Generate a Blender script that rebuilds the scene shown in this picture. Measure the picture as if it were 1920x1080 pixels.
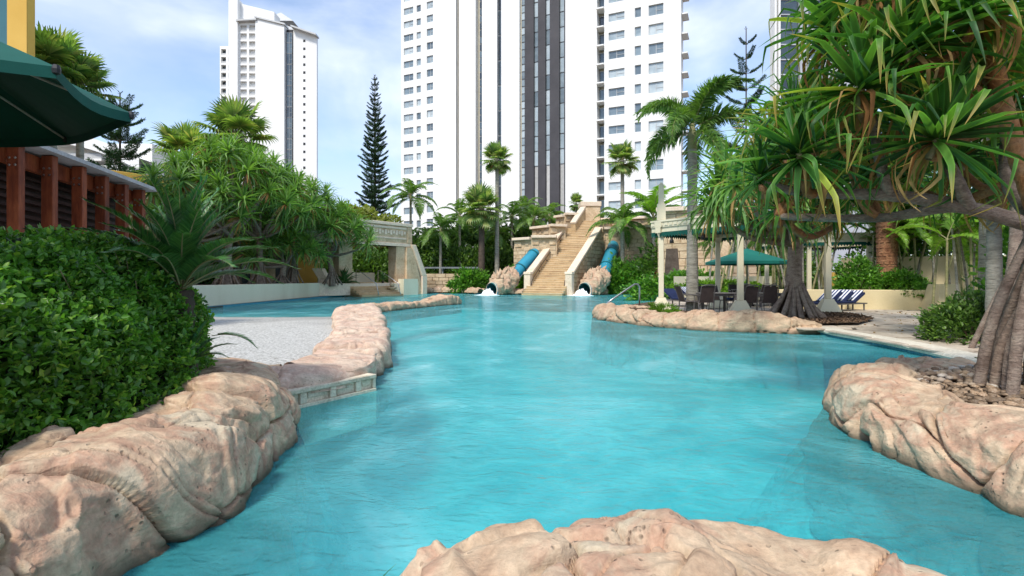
import bpy, math, random
import numpy as np
from mathutils import Vector, Matrix, Euler
from mathutils.geometry import tessellate_polygon
R = math.radians
rnd = random.Random(7)
C = bpy.context.scene.collection
sc = bpy.context.scene
for o in list(bpy.data.objects): bpy.data.objects.remove(o)

# ------------------------------------------------------------------ camera, sky, sun
H = 1.35                                   # eye above the water (z = 0)
cd = bpy.data.cameras.new('camera'); cam = bpy.data.objects.new('camera', cd); C.objects.link(cam)
cd.sensor_width = 36; cd.lens = 18.75; cd.shift_y = -0.0089; cd.clip_start = 0.05; cd.clip_end = 6000
cam.location = (0, 0, H); cam.rotation_euler = (R(90), 0, 0); sc.camera = cam
SUN_EL, SUN_AZ = R(52), R(-150)            # sun behind the camera, a little to the left (azimuth from +Y, clockwise)
wd = bpy.data.worlds.new("World"); sc.world = wd; wd.use_nodes = True
def build_world():
    nt = wd.node_tree; N = nt.nodes; L = nt.links; N.clear()
    out = N.new('ShaderNodeOutputWorld'); bg = N.new('ShaderNodeBackground'); bg.inputs[1].default_value = 0.125
    sky = N.new('ShaderNodeTexSky'); sky.sky_type = 'NISHITA'; sky.sun_disc = False
    sky.sun_elevation = SUN_EL; sky.sun_rotation = SUN_AZ; sky.air_density = 1.0; sky.dust_density = 0.4; sky.ozone_density = 2.0
    tc = N.new('ShaderNodeTexCoord'); mp = N.new('ShaderNodeMapping'); mp.inputs['Scale'].default_value = (1.0, 1.0, 2.0)
    mp.inputs['Location'].default_value = (0.35, 0.0, 0.42); mp.inputs['Rotation'].default_value = (0, R(12), 0)
    n1 = N.new('ShaderNodeTexNoise'); n1.inputs['Scale'].default_value = 2.3; n1.inputs['Detail'].default_value = 7; n1.inputs['Roughness'].default_value = 0.52
    n1.inputs['Distortion'].default_value = 0.35
    rp = N.new('ShaderNodeValToRGB'); rp.color_ramp.elements[0].position = 0.40; rp.color_ramp.elements[1].position = 0.66
    rp.color_ramp.elements[0].color = (0.04, 0.04, 0.04, 1); rp.color_ramp.elements[1].color = (0.90, 0.90, 0.90, 1)
    n2 = N.new('ShaderNodeTexNoise'); n2.inputs['Scale'].default_value = 3.1; n2.inputs['Detail'].default_value = 5
    cr = N.new('ShaderNodeValToRGB'); cr.color_ramp.elements[0].position = 0.35; cr.color_ramp.elements[1].position = 0.68
    cr.color_ramp.elements[0].color = (3.1, 3.65, 4.9, 1); cr.color_ramp.elements[1].color = (6.1, 6.3, 6.8, 1)
    mx = N.new('ShaderNodeMixRGB')
    L.new(tc.outputs['Generated'], mp.inputs[0]); L.new(mp.outputs[0], n1.inputs[0]); L.new(mp.outputs[0], n2.inputs[0])
    L.new(n1.outputs[0], rp.inputs[0]); L.new(n2.outputs[0], cr.inputs[0])
    L.new(rp.outputs[0], mx.inputs[0]); L.new(sky.outputs[0], mx.inputs[1]); L.new(cr.outputs[0], mx.inputs[2])
    L.new(mx.outputs[0], bg.inputs[0]); L.new(bg.outputs[0], out.inputs[0])
build_world()
sl = bpy.data.lights.new('sun', 'SUN'); sl.energy = 2.2; sl.angle = R(10); sl.color = (1, 0.95, 0.87)
so = bpy.data.objects.new('sun', sl); C.objects.link(so); so.location = (0, 0, 60)
sdir = Vector((math.sin(SUN_AZ)*math.cos(SUN_EL), math.cos(SUN_AZ)*math.cos(SUN_EL), math.sin(SUN_EL)))
so.rotation_euler = sdir.to_track_quat('Z', 'Y').to_euler()
vs = sc.view_settings; vs.view_transform = 'Standard'; vs.look = 'None'; vs.gamma = 1; vs.exposure = 0.95
sc.render.resolution_x = 1024; sc.render.resolution_y = 576
sc.cycles.max_bounces = 8; sc.cycles.transparent_max_bounces = 12

# ------------------------------------------------------------------ helpers
def W(px, py, Y): return Vector(((px-960)/1000*Y, Y, H-(py-523)/1000*Y))
def G(px, py, z=0.0):
    Y = 1000*(H-z)/(py-523); return Vector(((px-960)/1000*Y, Y, z))

def _hash(ix, iy, iz, s):
    n = (ix*374761393 + iy*668265263 + iz*2147483647 + s*1274126177) & 0xffffffff
    n = ((n ^ (n >> 13))*1274126177) & 0xffffffff
    n = ((n ^ (n >> 16))*2654435761) & 0xffffffff
    return ((n ^ (n >> 15)) & 0xffffff)/float(0xffffff)
def vnoise(P, s=0):
    P = np.asarray(P, float); I = np.floor(P).astype(np.int64); F = P-I; F = F*F*(3-2*F); r = 0
    for dx in (0, 1):
        for dy in (0, 1):
            for dz in (0, 1):
                w = (F[..., 0] if dx else 1-F[..., 0])*(F[..., 1] if dy else 1-F[..., 1])*(F[..., 2] if dz else 1-F[..., 2])
                r = r+w*_hash(I[..., 0]+dx, I[..., 1]+dy, I[..., 2]+dz, s)
    return r*2-1
def fbm(P, o=4, s=0, g=.5):
    P = np.asarray(P, float); a, r = 1.0, 0
    for k in range(o): r = r+a*vnoise(P*(2**k)+k*17.3, s+k); a *= g
    return r

def mesh_np(name, V, F, mats, smooth=False, mi=None):
    """V (n,3) array, F (m,k) array of one polygon size"""
    V = np.asarray(V, np.float32); F = np.asarray(F, np.int32)
    me = bpy.data.meshes.new(name); me.vertices.add(len(V)); me.vertices.foreach_set('co', V.ravel())
    m, k = F.shape; me.loops.add(m*k); me.loops.foreach_set('vertex_index', F.ravel())
    me.polygons.add(m); me.polygons.foreach_set('loop_start', np.arange(0, m*k, k, dtype=np.int32))
    if smooth: me.polygons.foreach_set('use_smooth', np.ones(m, bool))
    for x in (mats if isinstance(mats, (list, tuple)) else [mats]): me.materials.append(x)
    if mi is not None: me.polygons.foreach_set('material_index', np.asarray(mi, np.int32))
    me.update(calc_edges=True); me.validate(); return me

class MB:
    def __init__(s): s.v = []; s.f = []; s.m = []; s.cur = 0
    def add(s, vs_, fs):
        b = len(s.v); s.v += [tuple(v) for v in vs_]; s.f += [tuple(b+i for i in f) for f in fs]; s.m += [s.cur]*len(fs); return s
    def hexa(s, p):       # 8 points: bottom 4 ccw, top 4 ccw
        return s.add(p, [(3, 2, 1, 0), (4, 5, 6, 7), (0, 1, 5, 4), (1, 2, 6, 5), (2, 3, 7, 6), (3, 0, 4, 7)])
    def box(s, x0, x1, y0, y1, z0, z1):
        return s.hexa([(x0, y0, z0), (x1, y0, z0), (x1, y1, z0), (x0, y1, z0), (x0, y0, z1), (x1, y0, z1), (x1, y1, z1), (x0, y1, z1)])
    def frus(s, c, z0, z1, a0, b0, a1, b1, rz=0):   # tapered block, half sizes a,b
        cs, sn = math.cos(rz), math.sin(rz); p = []
        for z, a, b in ((z0, a0, b0), (z1, a1, b1)):
            for sx, sy in ((-1, -1), (1, -1), (1, 1), (-1, 1)):
                x, y = sx*a, sy*b; p.append((c[0]+x*cs-y*sn, c[1]+x*sn+y*cs, z))
        return s.hexa(p)
    def beam(s, a, b, w, h, up=(0, 0, 1)):   # square bar from a to b
        a, b = Vector(a), Vector(b); d = (b-a).normalized(); r = d.cross(Vector(up))
        if r.length < 1e-4: r = d.cross(Vector((1, 0, 0)))
        r.normalize(); u = r.cross(d); r = r*w/2; u = u*h/2
        return s.hexa([a-r-u, a+r-u, b+r-u, b-r-u, a-r+u, a+r+u, b+r+u, b-r+u])
    def tube(s, pts, rad, n=8, cap=True):
        pts = [Vector(p) for p in pts]; 
        if not isinstance(rad, (list, tuple)): rad = [rad]*len(pts)
        ref = Vector((0.31, 0.17, 0.93)); b0 = len(s.v); vs_ = []; pr = None
        for i, p in enumerate(pts):
            d = (pts[min(i+1, len(pts)-1)]-pts[max(i-1, 0)]).normalized()
            r = (pr - d*pr.dot(d)) if pr else d.cross(ref)
            if r.length < 1e-5: r = d.cross(Vector((1, 0, 0)))
            r.normalize(); pr = r; u = d.cross(r)
            for k in range(n):
                t = 2*math.pi*k/n; vs_.append(p+(r*math.cos(t)+u*math.sin(t))*rad[i])
        fs = [(i*n+k, i*n+(k+1) % n, (i+1)*n+(k+1) % n, (i+1)*n+k) for i in range(len(pts)-1) for k in range(n)]
        if cap: fs += [tuple(range(n))[::-1], tuple((len(pts)-1)*n+k for k in range(n))]
        return s.add(vs_, fs)
    def lathe(s, prof, c=(0, 0, 0), n=16):
        vs_ = [(c[0]+r*math.cos(2*math.pi*k/n), c[1]+r*math.sin(2*math.pi*k/n), c[2]+z) for r, z in prof for k in range(n)]
        return s.add(vs_, [(i*n+k, i*n+(k+1) % n, (i+1)*n+(k+1) % n, (i+1)*n+k) for i in range(len(prof)-1) for k in range(n)])
    def prism(s, poly, z0, z1):
        n = len(poly); vs_ = [(p[0], p[1], z0) for p in poly]+[(p[0], p[1], z1) for p in poly]
        return s.add(vs_, [tuple(range(n))[::-1], tuple(range(n, 2*n))]+[(i, (i+1) % n, n+(i+1) % n, n+i) for i in range(n)])
    def mesh(s, name, mats, smooth=False):
        me = bpy.data.meshes.new(name); me.from_pydata(s.v, [], s.f)
        for x in (mats if isinstance(mats, (list, tuple)) else [mats]): me.materials.append(x)
        if smooth: me.polygons.foreach_set('use_smooth', [True]*len(s.f))
        me.polygons.foreach_set('material_index', s.m); me.update(); return me
    def build(s, name, mats, parent=None, smooth=False, **kw): return inst(name, s.mesh(name, mats, smooth), parent, **kw)

def inst(name, me, parent=None, loc=None, rot=None, scale=None, mat4=None, **props):
    o = bpy.data.objects.new(name, me); C.objects.link(o)
    if parent: o.parent = parent
    if mat4 is not None: o.matrix_local = mat4
    if loc is not None: o.location = loc
    if rot is not None: o.rotation_euler = rot
    if scale is not None: o.scale = scale if hasattr(scale, '__len__') else (scale,)*3
    for k, v in props.items(): o[k] = v
    return o
def thing(name, label, cat, loc=(0, 0, 0), rz=0, group=None):
    o = bpy.data.objects.new(name, None); C.objects.link(o); o.location = loc; o.rotation_euler = (0, 0, rz)
    o.empty_display_size = .2; o['label'] = label; o['category'] = cat
    if group: o['group'] = group
    return o
def tag(o, label, cat, group=None):
    o['label'] = label; o['category'] = cat
    if group: o['group'] = group
    return o
def bevel(o, w=.01, seg=1):
    m = o.modifiers.new('bevel', 'BEVEL'); m.width = w; m.segments = seg; m.limit_method = 'ANGLE'; return o

# ------------------------------------------------------------------ materials
def mk(name):
    m = bpy.data.materials.new(name); m.use_nodes = True; nt = m.node_tree; return m, nt, nt.nodes, nt.links, nt.nodes['Principled BSDF']
def ramp(N, cols, pos=None):
    r = N.new('ShaderNodeValToRGB'); e = r.color_ramp.elements
    n = len(cols); pos = pos or [.3+.4*i/(n-1) for i in range(n)]
    while len(e) < n: e.new(.5)
    for i in range(n): e[i].position = pos[i]; e[i].color = (*cols[i], 1)
    return r
def pmat(name, cols, scale=3, rough=.7, bump=.3, bscale=20, dist=.01, spec=.3, metal=0, pos=None, stretch=(1, 1, 1), vary=.12, detail=6, fine=.25, bdetail=5):
    m, nt, N, L, P = mk(name)
    tc = N.new('ShaderNodeTexCoord'); oi = N.new('ShaderNodeObjectInfo'); vm = N.new('ShaderNodeVectorMath'); vm.operation = 'ADD'
    mu = N.new('ShaderNodeMath'); mu.operation = 'MULTIPLY'; mu.inputs[1].default_value = 31.7
    L.new(oi.outputs['Random'], mu.inputs[0]); L.new(tc.outputs['Object'], vm.inputs[0]); L.new(mu.outputs[0], vm.inputs[1])
    mp = N.new('ShaderNodeMapping'); mp.inputs['Scale'].default_value = stretch; L.new(vm.outputs[0], mp.inputs[0])
    n1 = N.new('ShaderNodeTexNoise'); n1.inputs['Scale'].default_value = scale; n1.inputs['Detail'].default_value = detail; n1.inputs['Roughness'].default_value = .6
    r = ramp(N, cols, pos); L.new(mp.outputs[0], n1.inputs[0]); L.new(n1.outputs[0], r.inputs[0])
    n2 = N.new('ShaderNodeTexNoise'); n2.inputs['Scale'].default_value = bscale; n2.inputs['Detail'].default_value = bdetail; n2.inputs['Roughness'].default_value = .65
    L.new(mp.outputs[0], n2.inputs[0])
    mr = N.new('ShaderNodeMapRange'); mr.inputs[1].default_value = .3; mr.inputs[2].default_value = .7; mr.inputs[3].default_value = 1-fine; mr.inputs[4].default_value = 1+fine*.6
    L.new(n2.outputs[0], mr.inputs[0])
    mr2 = N.new('ShaderNodeMapRange'); mr2.inputs[3].default_value = 1-vary; mr2.inputs[4].default_value = 1+vary; L.new(oi.outputs['Random'], mr2.inputs[0])
    mm = N.new('ShaderNodeMath'); mm.operation = 'MULTIPLY'; L.new(mr.outputs[0], mm.inputs[0]); L.new(mr2.outputs[0], mm.inputs[1])
    vx = N.new('ShaderNodeVectorMath'); vx.operation = 'SCALE'; L.new(r.outputs[0], vx.inputs[0]); L.new(mm.outputs[0], vx.inputs['Scale'])
    L.new(vx.outputs[0], P.inputs['Base Color'])
    P.inputs['Roughness'].default_value = rough; P.inputs['Specular IOR Level'].default_value = spec; P.inputs['Metallic'].default_value = metal
    if bump:
        b = N.new('ShaderNodeBump'); b.inputs['Strength'].default_value = bump; b.inputs['Distance'].default_value = dist
        L.new(n2.outputs[0], b.inputs['Height']); L.new(b.outputs[0], P.inputs['Normal'])
    m['_'] = 1; return m
def leafmat(name, cols, trans=.35, rough=.4, spec=.45, pos=None, objvar=True, tgain=1.6, tip=False):
    """each leaf (mesh island) takes its own tone from cols"""
    m, nt, N, L, P = mk(name)
    g = N.new('ShaderNodeNewGeometry'); oi = N.new('ShaderNodeObjectInfo'); a = N.new('ShaderNodeMath'); a.operation = 'ADD'; f = N.new('ShaderNodeMath'); f.operation = 'FRACT'
    L.new(g.outputs['Random Per Island'], a.inputs[0]); L.new(oi.outputs['Random'], a.inputs[1]); L.new(a.outputs[0], f.inputs[0])
    n = len(cols); pos = pos or [i/(n-1) for i in range(n)]
    r = ramp(N, cols, pos); L.new(f.outputs[0], r.inputs[0])
    tc = N.new('ShaderNodeTexCoord'); n1 = N.new('ShaderNodeTexNoise'); n1.inputs['Scale'].default_value = 2.2; n1.inputs['Detail'].default_value = 3; L.new(tc.outputs['Object'], n1.inputs[0])
    mr = N.new('ShaderNodeMapRange'); mr.inputs[1].default_value = .3; mr.inputs[2].default_value = .7; mr.inputs[3].default_value = .7; mr.inputs[4].default_value = 1.3; L.new(n1.outputs[0], mr.inputs[0])
    vx = N.new('ShaderNodeVectorMath'); vx.operation = 'SCALE'; L.new(r.outputs[0], vx.inputs[0]); L.new(mr.outputs[0], vx.inputs['Scale'])
    if tip:   # dry yellow-brown tips and paler margins
        at = N.new('ShaderNodeAttribute'); at.attribute_name = 'along'; a2 = N.new('ShaderNodeAttribute'); a2.attribute_name = 'across'
        q = N.new('ShaderNodeMath'); q.operation = 'MULTIPLY_ADD'; q.inputs[1].default_value = .35; L.new(f.outputs[0], q.inputs[0]); L.new(at.outputs['Fac'], q.inputs[2])
        k1 = N.new('ShaderNodeMapRange'); k1.inputs[1].default_value = .95; k1.inputs[2].default_value = 1.3; L.new(q.outputs[0], k1.inputs[0])
        x1 = N.new('ShaderNodeMixRGB'); x1.inputs[2].default_value = (.36, .22, .06, 1); L.new(k1.outputs[0], x1.inputs[0]); L.new(vx.outputs[0], x1.inputs[1])
        k2 = N.new('ShaderNodeMapRange'); k2.inputs[1].default_value = .6; k2.inputs[2].default_value = 1.0; k2.inputs[3].default_value = 1; k2.inputs[4].default_value = 1.8; L.new(a2.outputs['Fac'], k2.inputs[0])
        vx = N.new('ShaderNodeVectorMath'); vx.operation = 'SCALE'; L.new(x1.outputs[0], vx.inputs[0]); L.new(k2.outputs[0], vx.inputs['Scale'])
    L.new(vx.outputs[0], P.inputs['Base Color']); P.inputs['Roughness'].default_value = rough; P.inputs['Specular IOR Level'].default_value = spec
    t = N.new('ShaderNodeBsdfTranslucent'); v2 = N.new('ShaderNodeVectorMath'); v2.operation = 'MULTIPLY'; v2.inputs[1].default_value = (tgain*1.1, tgain*1.25, tgain*.5)
    L.new(vx.outputs[0], v2.inputs[0]); L.new(v2.outputs[0], t.inputs[0])
    mx = N.new('ShaderNodeMixShader'); mx.inputs[0].default_value = trans
    L.new(P.outputs[0], mx.inputs[1]); L.new(t.outputs[0], mx.inputs[2]); L.new(mx.outputs[0], N['Material Output'].inputs[0])
    return m

def rockmat(name, cols, wet=True, sc_=1.0, pit=.6):
    m, nt, N, L, P = mk(name)
    tc = N.new('ShaderNodeTexCoord'); geo = N.new('ShaderNodeNewGeometry'); oi = N.new('ShaderNodeObjectInfo')
    mu = N.new('ShaderNodeMath'); mu.operation = 'MULTIPLY'; mu.inputs[1].default_value = 5.0; L.new(oi.outputs['Random'], mu.inputs[0])
    vm = N.new('ShaderNodeVectorMath'); vm.operation = 'ADD'; L.new(tc.outputs['Object'], vm.inputs[0]); L.new(mu.outputs[0], vm.inputs[1])
    n1 = N.new('ShaderNodeTexNoise'); n1.inputs['Scale'].default_value = 1.7*sc_; n1.inputs['Detail'].default_value = 6; n1.inputs['Roughness'].default_value = .6; n1.inputs['Distortion'].default_value = .5
    L.new(vm.outputs[0], n1.inputs[0]); r = ramp(N, cols, [.3+.42*i/(len(cols)-1) for i in range(len(cols))]); L.new(n1.outputs[0], r.inputs[0])
    # fine grain
    n2 = N.new('ShaderNodeTexNoise'); n2.inputs['Scale'].default_value = 45*sc_; n2.inputs['Detail'].default_value = 6; n2.inputs['Roughness'].default_value = .7; L.new(vm.outputs[0], n2.inputs[0])
    mp = N.new('ShaderNodeMapping'); mp.inputs['Scale'].default_value = (3*sc_, 9*sc_, 16*sc_); mp.inputs['Rotation'].default_value = (.5, .35, .6); L.new(vm.outputs[0], mp.inputs[0])
    n3 = N.new('ShaderNodeTexNoise'); n3.inputs['Scale'].default_value = 1.0; n3.inputs['Detail'].default_value = 5; n3.inputs['Distortion'].default_value = .6; L.new(mp.outputs[0], n3.inputs[0])
    vo = N.new('ShaderNodeTexVoronoi'); vo.inputs['Scale'].default_value = 22*sc_; vo.inputs['Randomness'].default_value = 1; L.new(vm.outputs[0], vo.inputs[0])
    n4 = N.new('ShaderNodeTexNoise'); n4.inputs['Scale'].default_value = 3.1*sc_; L.new(vm.outputs[0], n4.inputs[0])
    pr = N.new('ShaderNodeMapRange'); pr.inputs[1].default_value = .05; pr.inputs[2].default_value = .22; L.new(vo.outputs[0], pr.inputs[0])        # pit: 0 in the hole
    pg = N.new('ShaderNodeMapRange'); pg.inputs[1].default_value = .5; pg.inputs[2].default_value = .62; pg.inputs[3].default_value = 1; pg.inputs[4].default_value = 0; L.new(n4.outputs[0], pg.inputs[0])
    pm_ = N.new('ShaderNodeMath'); pm_.operation = 'MAXIMUM'; L.new(pr.outputs[0], pm_.inputs[0]); L.new(pg.outputs[0], pm_.inputs[1])
    # colour
    a = N.new('ShaderNodeMapRange'); a.inputs[1].default_value = .3; a.inputs[2].default_value = .7; a.inputs[3].default_value = .8; a.inputs[4].default_value = 1.13; L.new(n2.outputs[0], a.inputs[0])
    b = N.new('ShaderNodeMapRange'); b.inputs[1].default_value = .3; b.inputs[2].default_value = .65; b.inputs[3].default_value = .76; b.inputs[4].default_value = 1.1; L.new(n3.outputs[0], b.inputs[0])
    c = N.new('ShaderNodeMath'); c.operation = 'MULTIPLY'; L.new(a.outputs[0], c.inputs[0]); L.new(b.outputs[0], c.inputs[1])
    c2 = N.new('ShaderNodeMapRange'); c2.inputs[3].default_value = .5; c2.inputs[4].default_value = 1; L.new(pm_.outputs[0], c2.inputs[0])
    c3 = N.new('ShaderNodeMath'); c3.operation = 'MULTIPLY'; L.new(c.outputs[0], c3.inputs[0]); L.new(c2.outputs[0], c3.inputs[1])
    vx = N.new('ShaderNodeVectorMath'); vx.operation = 'SCALE'; L.new(r.outputs[0], vx.inputs[0]); L.new(c3.outputs[0], vx.inputs['Scale'])
    last = vx.outputs[0]
    if wet:   # algae / tide stain along the water line
        sx = N.new('ShaderNodeSeparateXYZ'); L.new(geo.outputs['Position'], sx.inputs[0])
        ad = N.new('ShaderNodeMath'); ad.operation = 'MULTIPLY_ADD'; ad.inputs[1].default_value = -.10; L.new(n4.outputs[0], ad.inputs[0]); L.new(sx.outputs[2], ad.inputs[2])
        w = N.new('ShaderNodeMapRange'); w.inputs[1].default_value = -.05; w.inputs[2].default_value = .06; w.inputs[3].default_value = 1; w.inputs[4].default_value = 0; L.new(ad.outputs[0], w.inputs[0])
        mx = N.new('ShaderNodeMixRGB'); mx.inputs[2].default_value = (.085, .07, .045, 1); L.new(w.outputs[0], mx.inputs[0]); L.new(last, mx.inputs[1]); last = mx.outputs[0]
        # water's fading of light with depth, painted as rock turning floor turquoise
        w2 = N.new('ShaderNodeMapRange'); w2.inputs[1].default_value = -1.15; w2.inputs[2].default_value = -.65; w2.inputs[3].default_value = 1; w2.inputs[4].default_value = 0; ad2 = N.new('ShaderNodeMath'); ad2.operation = 'MULTIPLY_ADD'; ad2.inputs[1].default_value = -.7; L.new(n1.outputs[0], ad2.inputs[0]); L.new(sx.outputs[2], ad2.inputs[2]); L.new(ad2.outputs[0], w2.inputs[0])
        m2 = N.new('ShaderNodeMixRGB'); m2.inputs[2].default_value = (.05, .50, .54, 1); L.new(w2.outputs[0], m2.inputs[0]); L.new(last, m2.inputs[1]); last = m2.outputs[0]
    L.new(last, P.inputs['Base Color']); P.inputs['Roughness'].default_value = .8; P.inputs['Specular IOR Level'].default_value = .25
    h1 = N.new('ShaderNodeMath'); h1.operation = 'MULTIPLY_ADD'; h1.inputs[1].default_value = 3.0; L.new(n3.outputs[0], h1.inputs[0]); L.new(n2.outputs[0], h1.inputs[2])
    h2 = N.new('ShaderNodeMath'); h2.operation = 'MULTIPLY_ADD'; h2.inputs[1].default_value = pit*3; L.new(pm_.outputs[0], h2.inputs[0]); L.new(h1.outputs[0], h2.inputs[2])
    bp = N.new('ShaderNodeBump'); bp.inputs['Strength'].default_value = .7; bp.inputs['Distance'].default_value = .010/sc_; L.new(h2.outputs[0], bp.inputs['Height']); L.new(bp.outputs[0], P.inputs['Normal'])
    return m

M = {}
M['rock'] = rockmat('salmon sandstone', [(.27, .17, .11), (.47, .32, .205), (.56, .42, .28), (.46, .28, .185), (.52, .43, .30), (.59, .48, .34)])
M['rock_far'] = rockmat('pale sandstone', [(.30, .19, .12), (.52, .38, .25), (.46, .29, .19), (.58, .45, .32)], sc_=.6)
M['flag'] = rockmat('flagstone', [(.42, .26, .18), (.62, .48, .36), (.52, .35, .26), (.66, .55, .43)], wet=True, pit=.2)
M['sandst'] = pmat('temple sandstone', [(.38, .25, .14), (.54, .40, .25), (.62, .48, .32)], scale=1.2, bump=.5, bscale=9, dist=.03, rough=.85, vary=.1)
M['stair'] = pmat('ochre stair stone', [(.34, .21, .11), (.52, .36, .19), (.58, .43, .26)], scale=.8, bump=.4, bscale=14, dist=.02, rough=.8, vary=.12)
M['stairtop'] = pmat('pale stair nosing', [(.58, .42, .25), (.68, .54, .35)], scale=2, bump=.3, bscale=20, rough=.8, vary=.1)
M['coping'] = pmat('sandstone coping', [(.60, .46, .32), (.74, .60, .45), (.66, .50, .38)], scale=1.5, bump=.4, bscale=16, dist=.02, rough=.85, vary=.06)
M['wallside'] = pmat('weathered block', [(.24, .17, .09), (.40, .29, .17), (.46, .35, .22)], scale=1.0, bump=.6, bscale=10, dist=.03, rough=.9, vary=.16)
M['cream'] = pmat('cream render', [(.62, .55, .38), (.70, .63, .46)], scale=.7, bump=.25, bscale=40, dist=.004, rough=.8, vary=.03, fine=.08)
M['cream_wall'] = pmat('cream planter render', [(.58, .53, .38), (.66, .62, .46), (.70, .66, .50)], scale=.5, bump=.2, bscale=30, dist=.004, rough=.8, vary=.02, fine=.08, stretch=(1, 1, .35))
M['yellow'] = pmat('ochre yellow render', [(.60, .36, .07), (.68, .43, .10)], scale=.6, bump=.15, bscale=50, dist=.003, rough=.8, vary=.02, fine=.06)
M['timber'] = pmat('red oiled timber', [(.07, .014, .006), (.17, .038, .013), (.25, .07, .025)], scale=1.6, bump=.4, bscale=8, dist=.01, rough=.55, vary=.2, stretch=(4, 4, .7))
M['timber_dark'] = pmat('dark timber slat', [(.025, .012, .010), (.06, .025, .018)], scale=3, bump=.2, rough=.6)
M['zinc'] = pmat('grey cap sheet', [(.28, .28, .29), (.40, .40, .41)], scale=3, bump=0, rough=.5)
M['white'] = pmat('white tower render', [(.78, .77, .74), (.84, .83, .80)], scale=.08, bump=.1, bscale=2, rough=.85, vary=.01, fine=.03, stretch=(1, 1, .3))
M['tan'] = pmat('tan recess render', [(.42, .38, .29), (.50, .46, .36)], scale=.2, bump=0, rough=.85, fine=.05)
M['charcoal'] = pmat('charcoal cladding', [(.045, .043, .048), (.068, .064, .070)], scale=.3, bump=0, rough=.6, fine=.08)
M['frame'] = pmat('window frame', [(.45, .45, .44), (.55, .55, .54)], scale=2, bump=0, rough=.5, fine=.03)
def glassmat(name, c1, c2, c3, rough=.12, spec=.9):
    m, nt, N, L, P = mk(name); oi = N.new('ShaderNodeObjectInfo'); tc = N.new('ShaderNodeTexCoord')
    r = ramp(N, [c1, c2, c3], [.1, .55, .95]); n = N.new('ShaderNodeTexNoise'); n.inputs['Scale'].default_value = .9
    vm = N.new('ShaderNodeVectorMath'); vm.operation = 'ADD'; mu = N.new('ShaderNodeMath'); mu.operation = 'MULTIPLY'; mu.inputs[1].default_value = 77
    L.new(oi.outputs['Random'], mu.inputs[0]); L.new(tc.outputs['Object'], vm.inputs[0]); L.new(mu.outputs[0], vm.inputs[1]); L.new(vm.outputs[0], n.inputs[0])
    a = N.new('ShaderNodeMath'); a.operation = 'MULTIPLY_ADD'; a.inputs[1].default_value = .8; L.new(oi.outputs['Random'], a.inputs[0])
    b = N.new('ShaderNodeMath'); b.operation = 'MULTIPLY_ADD'; b.inputs[1].default_value = .5; b.inputs[2].default_value = -.15; L.new(n.outputs[0], b.inputs[0]); L.new(b.outputs[0], a.inputs[2])
    L.new(a.outputs[0], r.inputs[0]); L.new(r.outputs[0], P.inputs['Base Color']); P.inputs['Roughness'].default_value = rough; P.inputs['Specular IOR Level'].default_value = spec
    return m
M['glass'] = glassmat('tower window glass', (.09, .12, .14), (.22, .28, .31), (.55, .60, .60))
M['darkglass'] = glassmat('dark curtain wall glass', (.02, .025, .03), (.05, .07, .08), (.12, .16, .18))
M['stripglass'] = glassmat('strip window glass', (.12, .15, .16), (.32, .38, .40), (.48, .54, .56))
M['black'] = pmat('black metal', [(.02, .02, .02), (.04, .04, .045)], rough=.5, bump=0)
M['chrome'] = pmat('brushed steel', [(.5, .5, .5), (.6, .6, .6)], rough=.3, metal=1, bump=0)
M['bronze'] = pmat('grey bronze aluminium', [(.10, .09, .085), (.14, .125, .12)], rough=.5, bump=0, spec=.5)
M['sling'] = pmat('dark sling fabric', [(.055, .04, .038), (.085, .06, .055)], scale=5, rough=.8, bump=.2, bscale=120, dist=.002)
M['navy'] = pmat('navy cushion', [(.012, .02, .06), (.02, .03, .09)], rough=.85, bump=.1)
M['greencloth'] = pmat('green canvas', [(.003, .062, .046), (.005, .088, .065)], scale=1.5, rough=.8, bump=.15, bscale=90, dist=.002, fine=.06, vary=.03)
M['teal'] = pmat('teal fibreglass', [(.02, .20, .29), (.03, .26, .36)], scale=.7, rough=.35, bump=0, spec=.5, fine=.05, vary=.05)
M['tealdark'] = pmat('dark teal tube lining', [(.01, .10, .12), (.015, .14, .15)], rough=.4, bump=0)
M['bark_palm'] = pmat('grey palm bark', [(.18, .16, .125), (.31, .285, .23), (.38, .35, .29)], scale=2.5, bump=.8, bscale=9, dist=.04, rough=.9, stretch=(1, 1, 5), fine=.35)
M['bark_pand'] = pmat('pandanus bark', [(.15, .10, .075), (.27, .20, .155), (.34, .27, .21)], scale=5, bump=.9, bscale=26, dist=.03, rough=.9, stretch=(1, 1, 2.2), fine=.4)
M['bark_orange'] = pmat('orange pandanus bark', [(.22, .09, .03), (.36, .17, .07), (.30, .19, .11)], scale=4, bump=.9, bscale=30, dist=.02, rough=.85, fine=.35)
M['bark_dark'] = pmat('dark trunk bark', [(.05, .035, .025), (.11, .08, .06)], scale=3, bump=.8, bscale=14, dist=.03, rough=.9)
M['bark_date'] = pmat('date palm boot bark', [(.13, .05, .025), (.26, .12, .06), (.34, .19, .10)], scale=5, bump=.8, bscale=16, dist=.04, rough=.9, fine=.4)
M['cane'] = pmat('green cane stem', [(.15, .16, .06), (.26, .24, .11), (.30, .25, .15)], scale=2, bump=.3, bscale=6, rough=.6, stretch=(1, 1, 4))
M['twig'] = pmat('pale twig', [(.16, .12, .07), (.26, .20, .12)], scale=6, bump=.3, rough=.8)
M['soil'] = pmat('mulch soil', [(.06, .038, .022), (.11, .07, .04), (.17, .11, .07)], scale=14, bump=1, bscale=50, dist=.03, rough=.95, fine=.5)
M['chip'] = leafmat('bark chips', [(.06, .035, .02), (.14, .085, .05), (.22, .14, .09), (.10, .07, .05)], trans=0, rough=.9, spec=.1)
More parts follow.
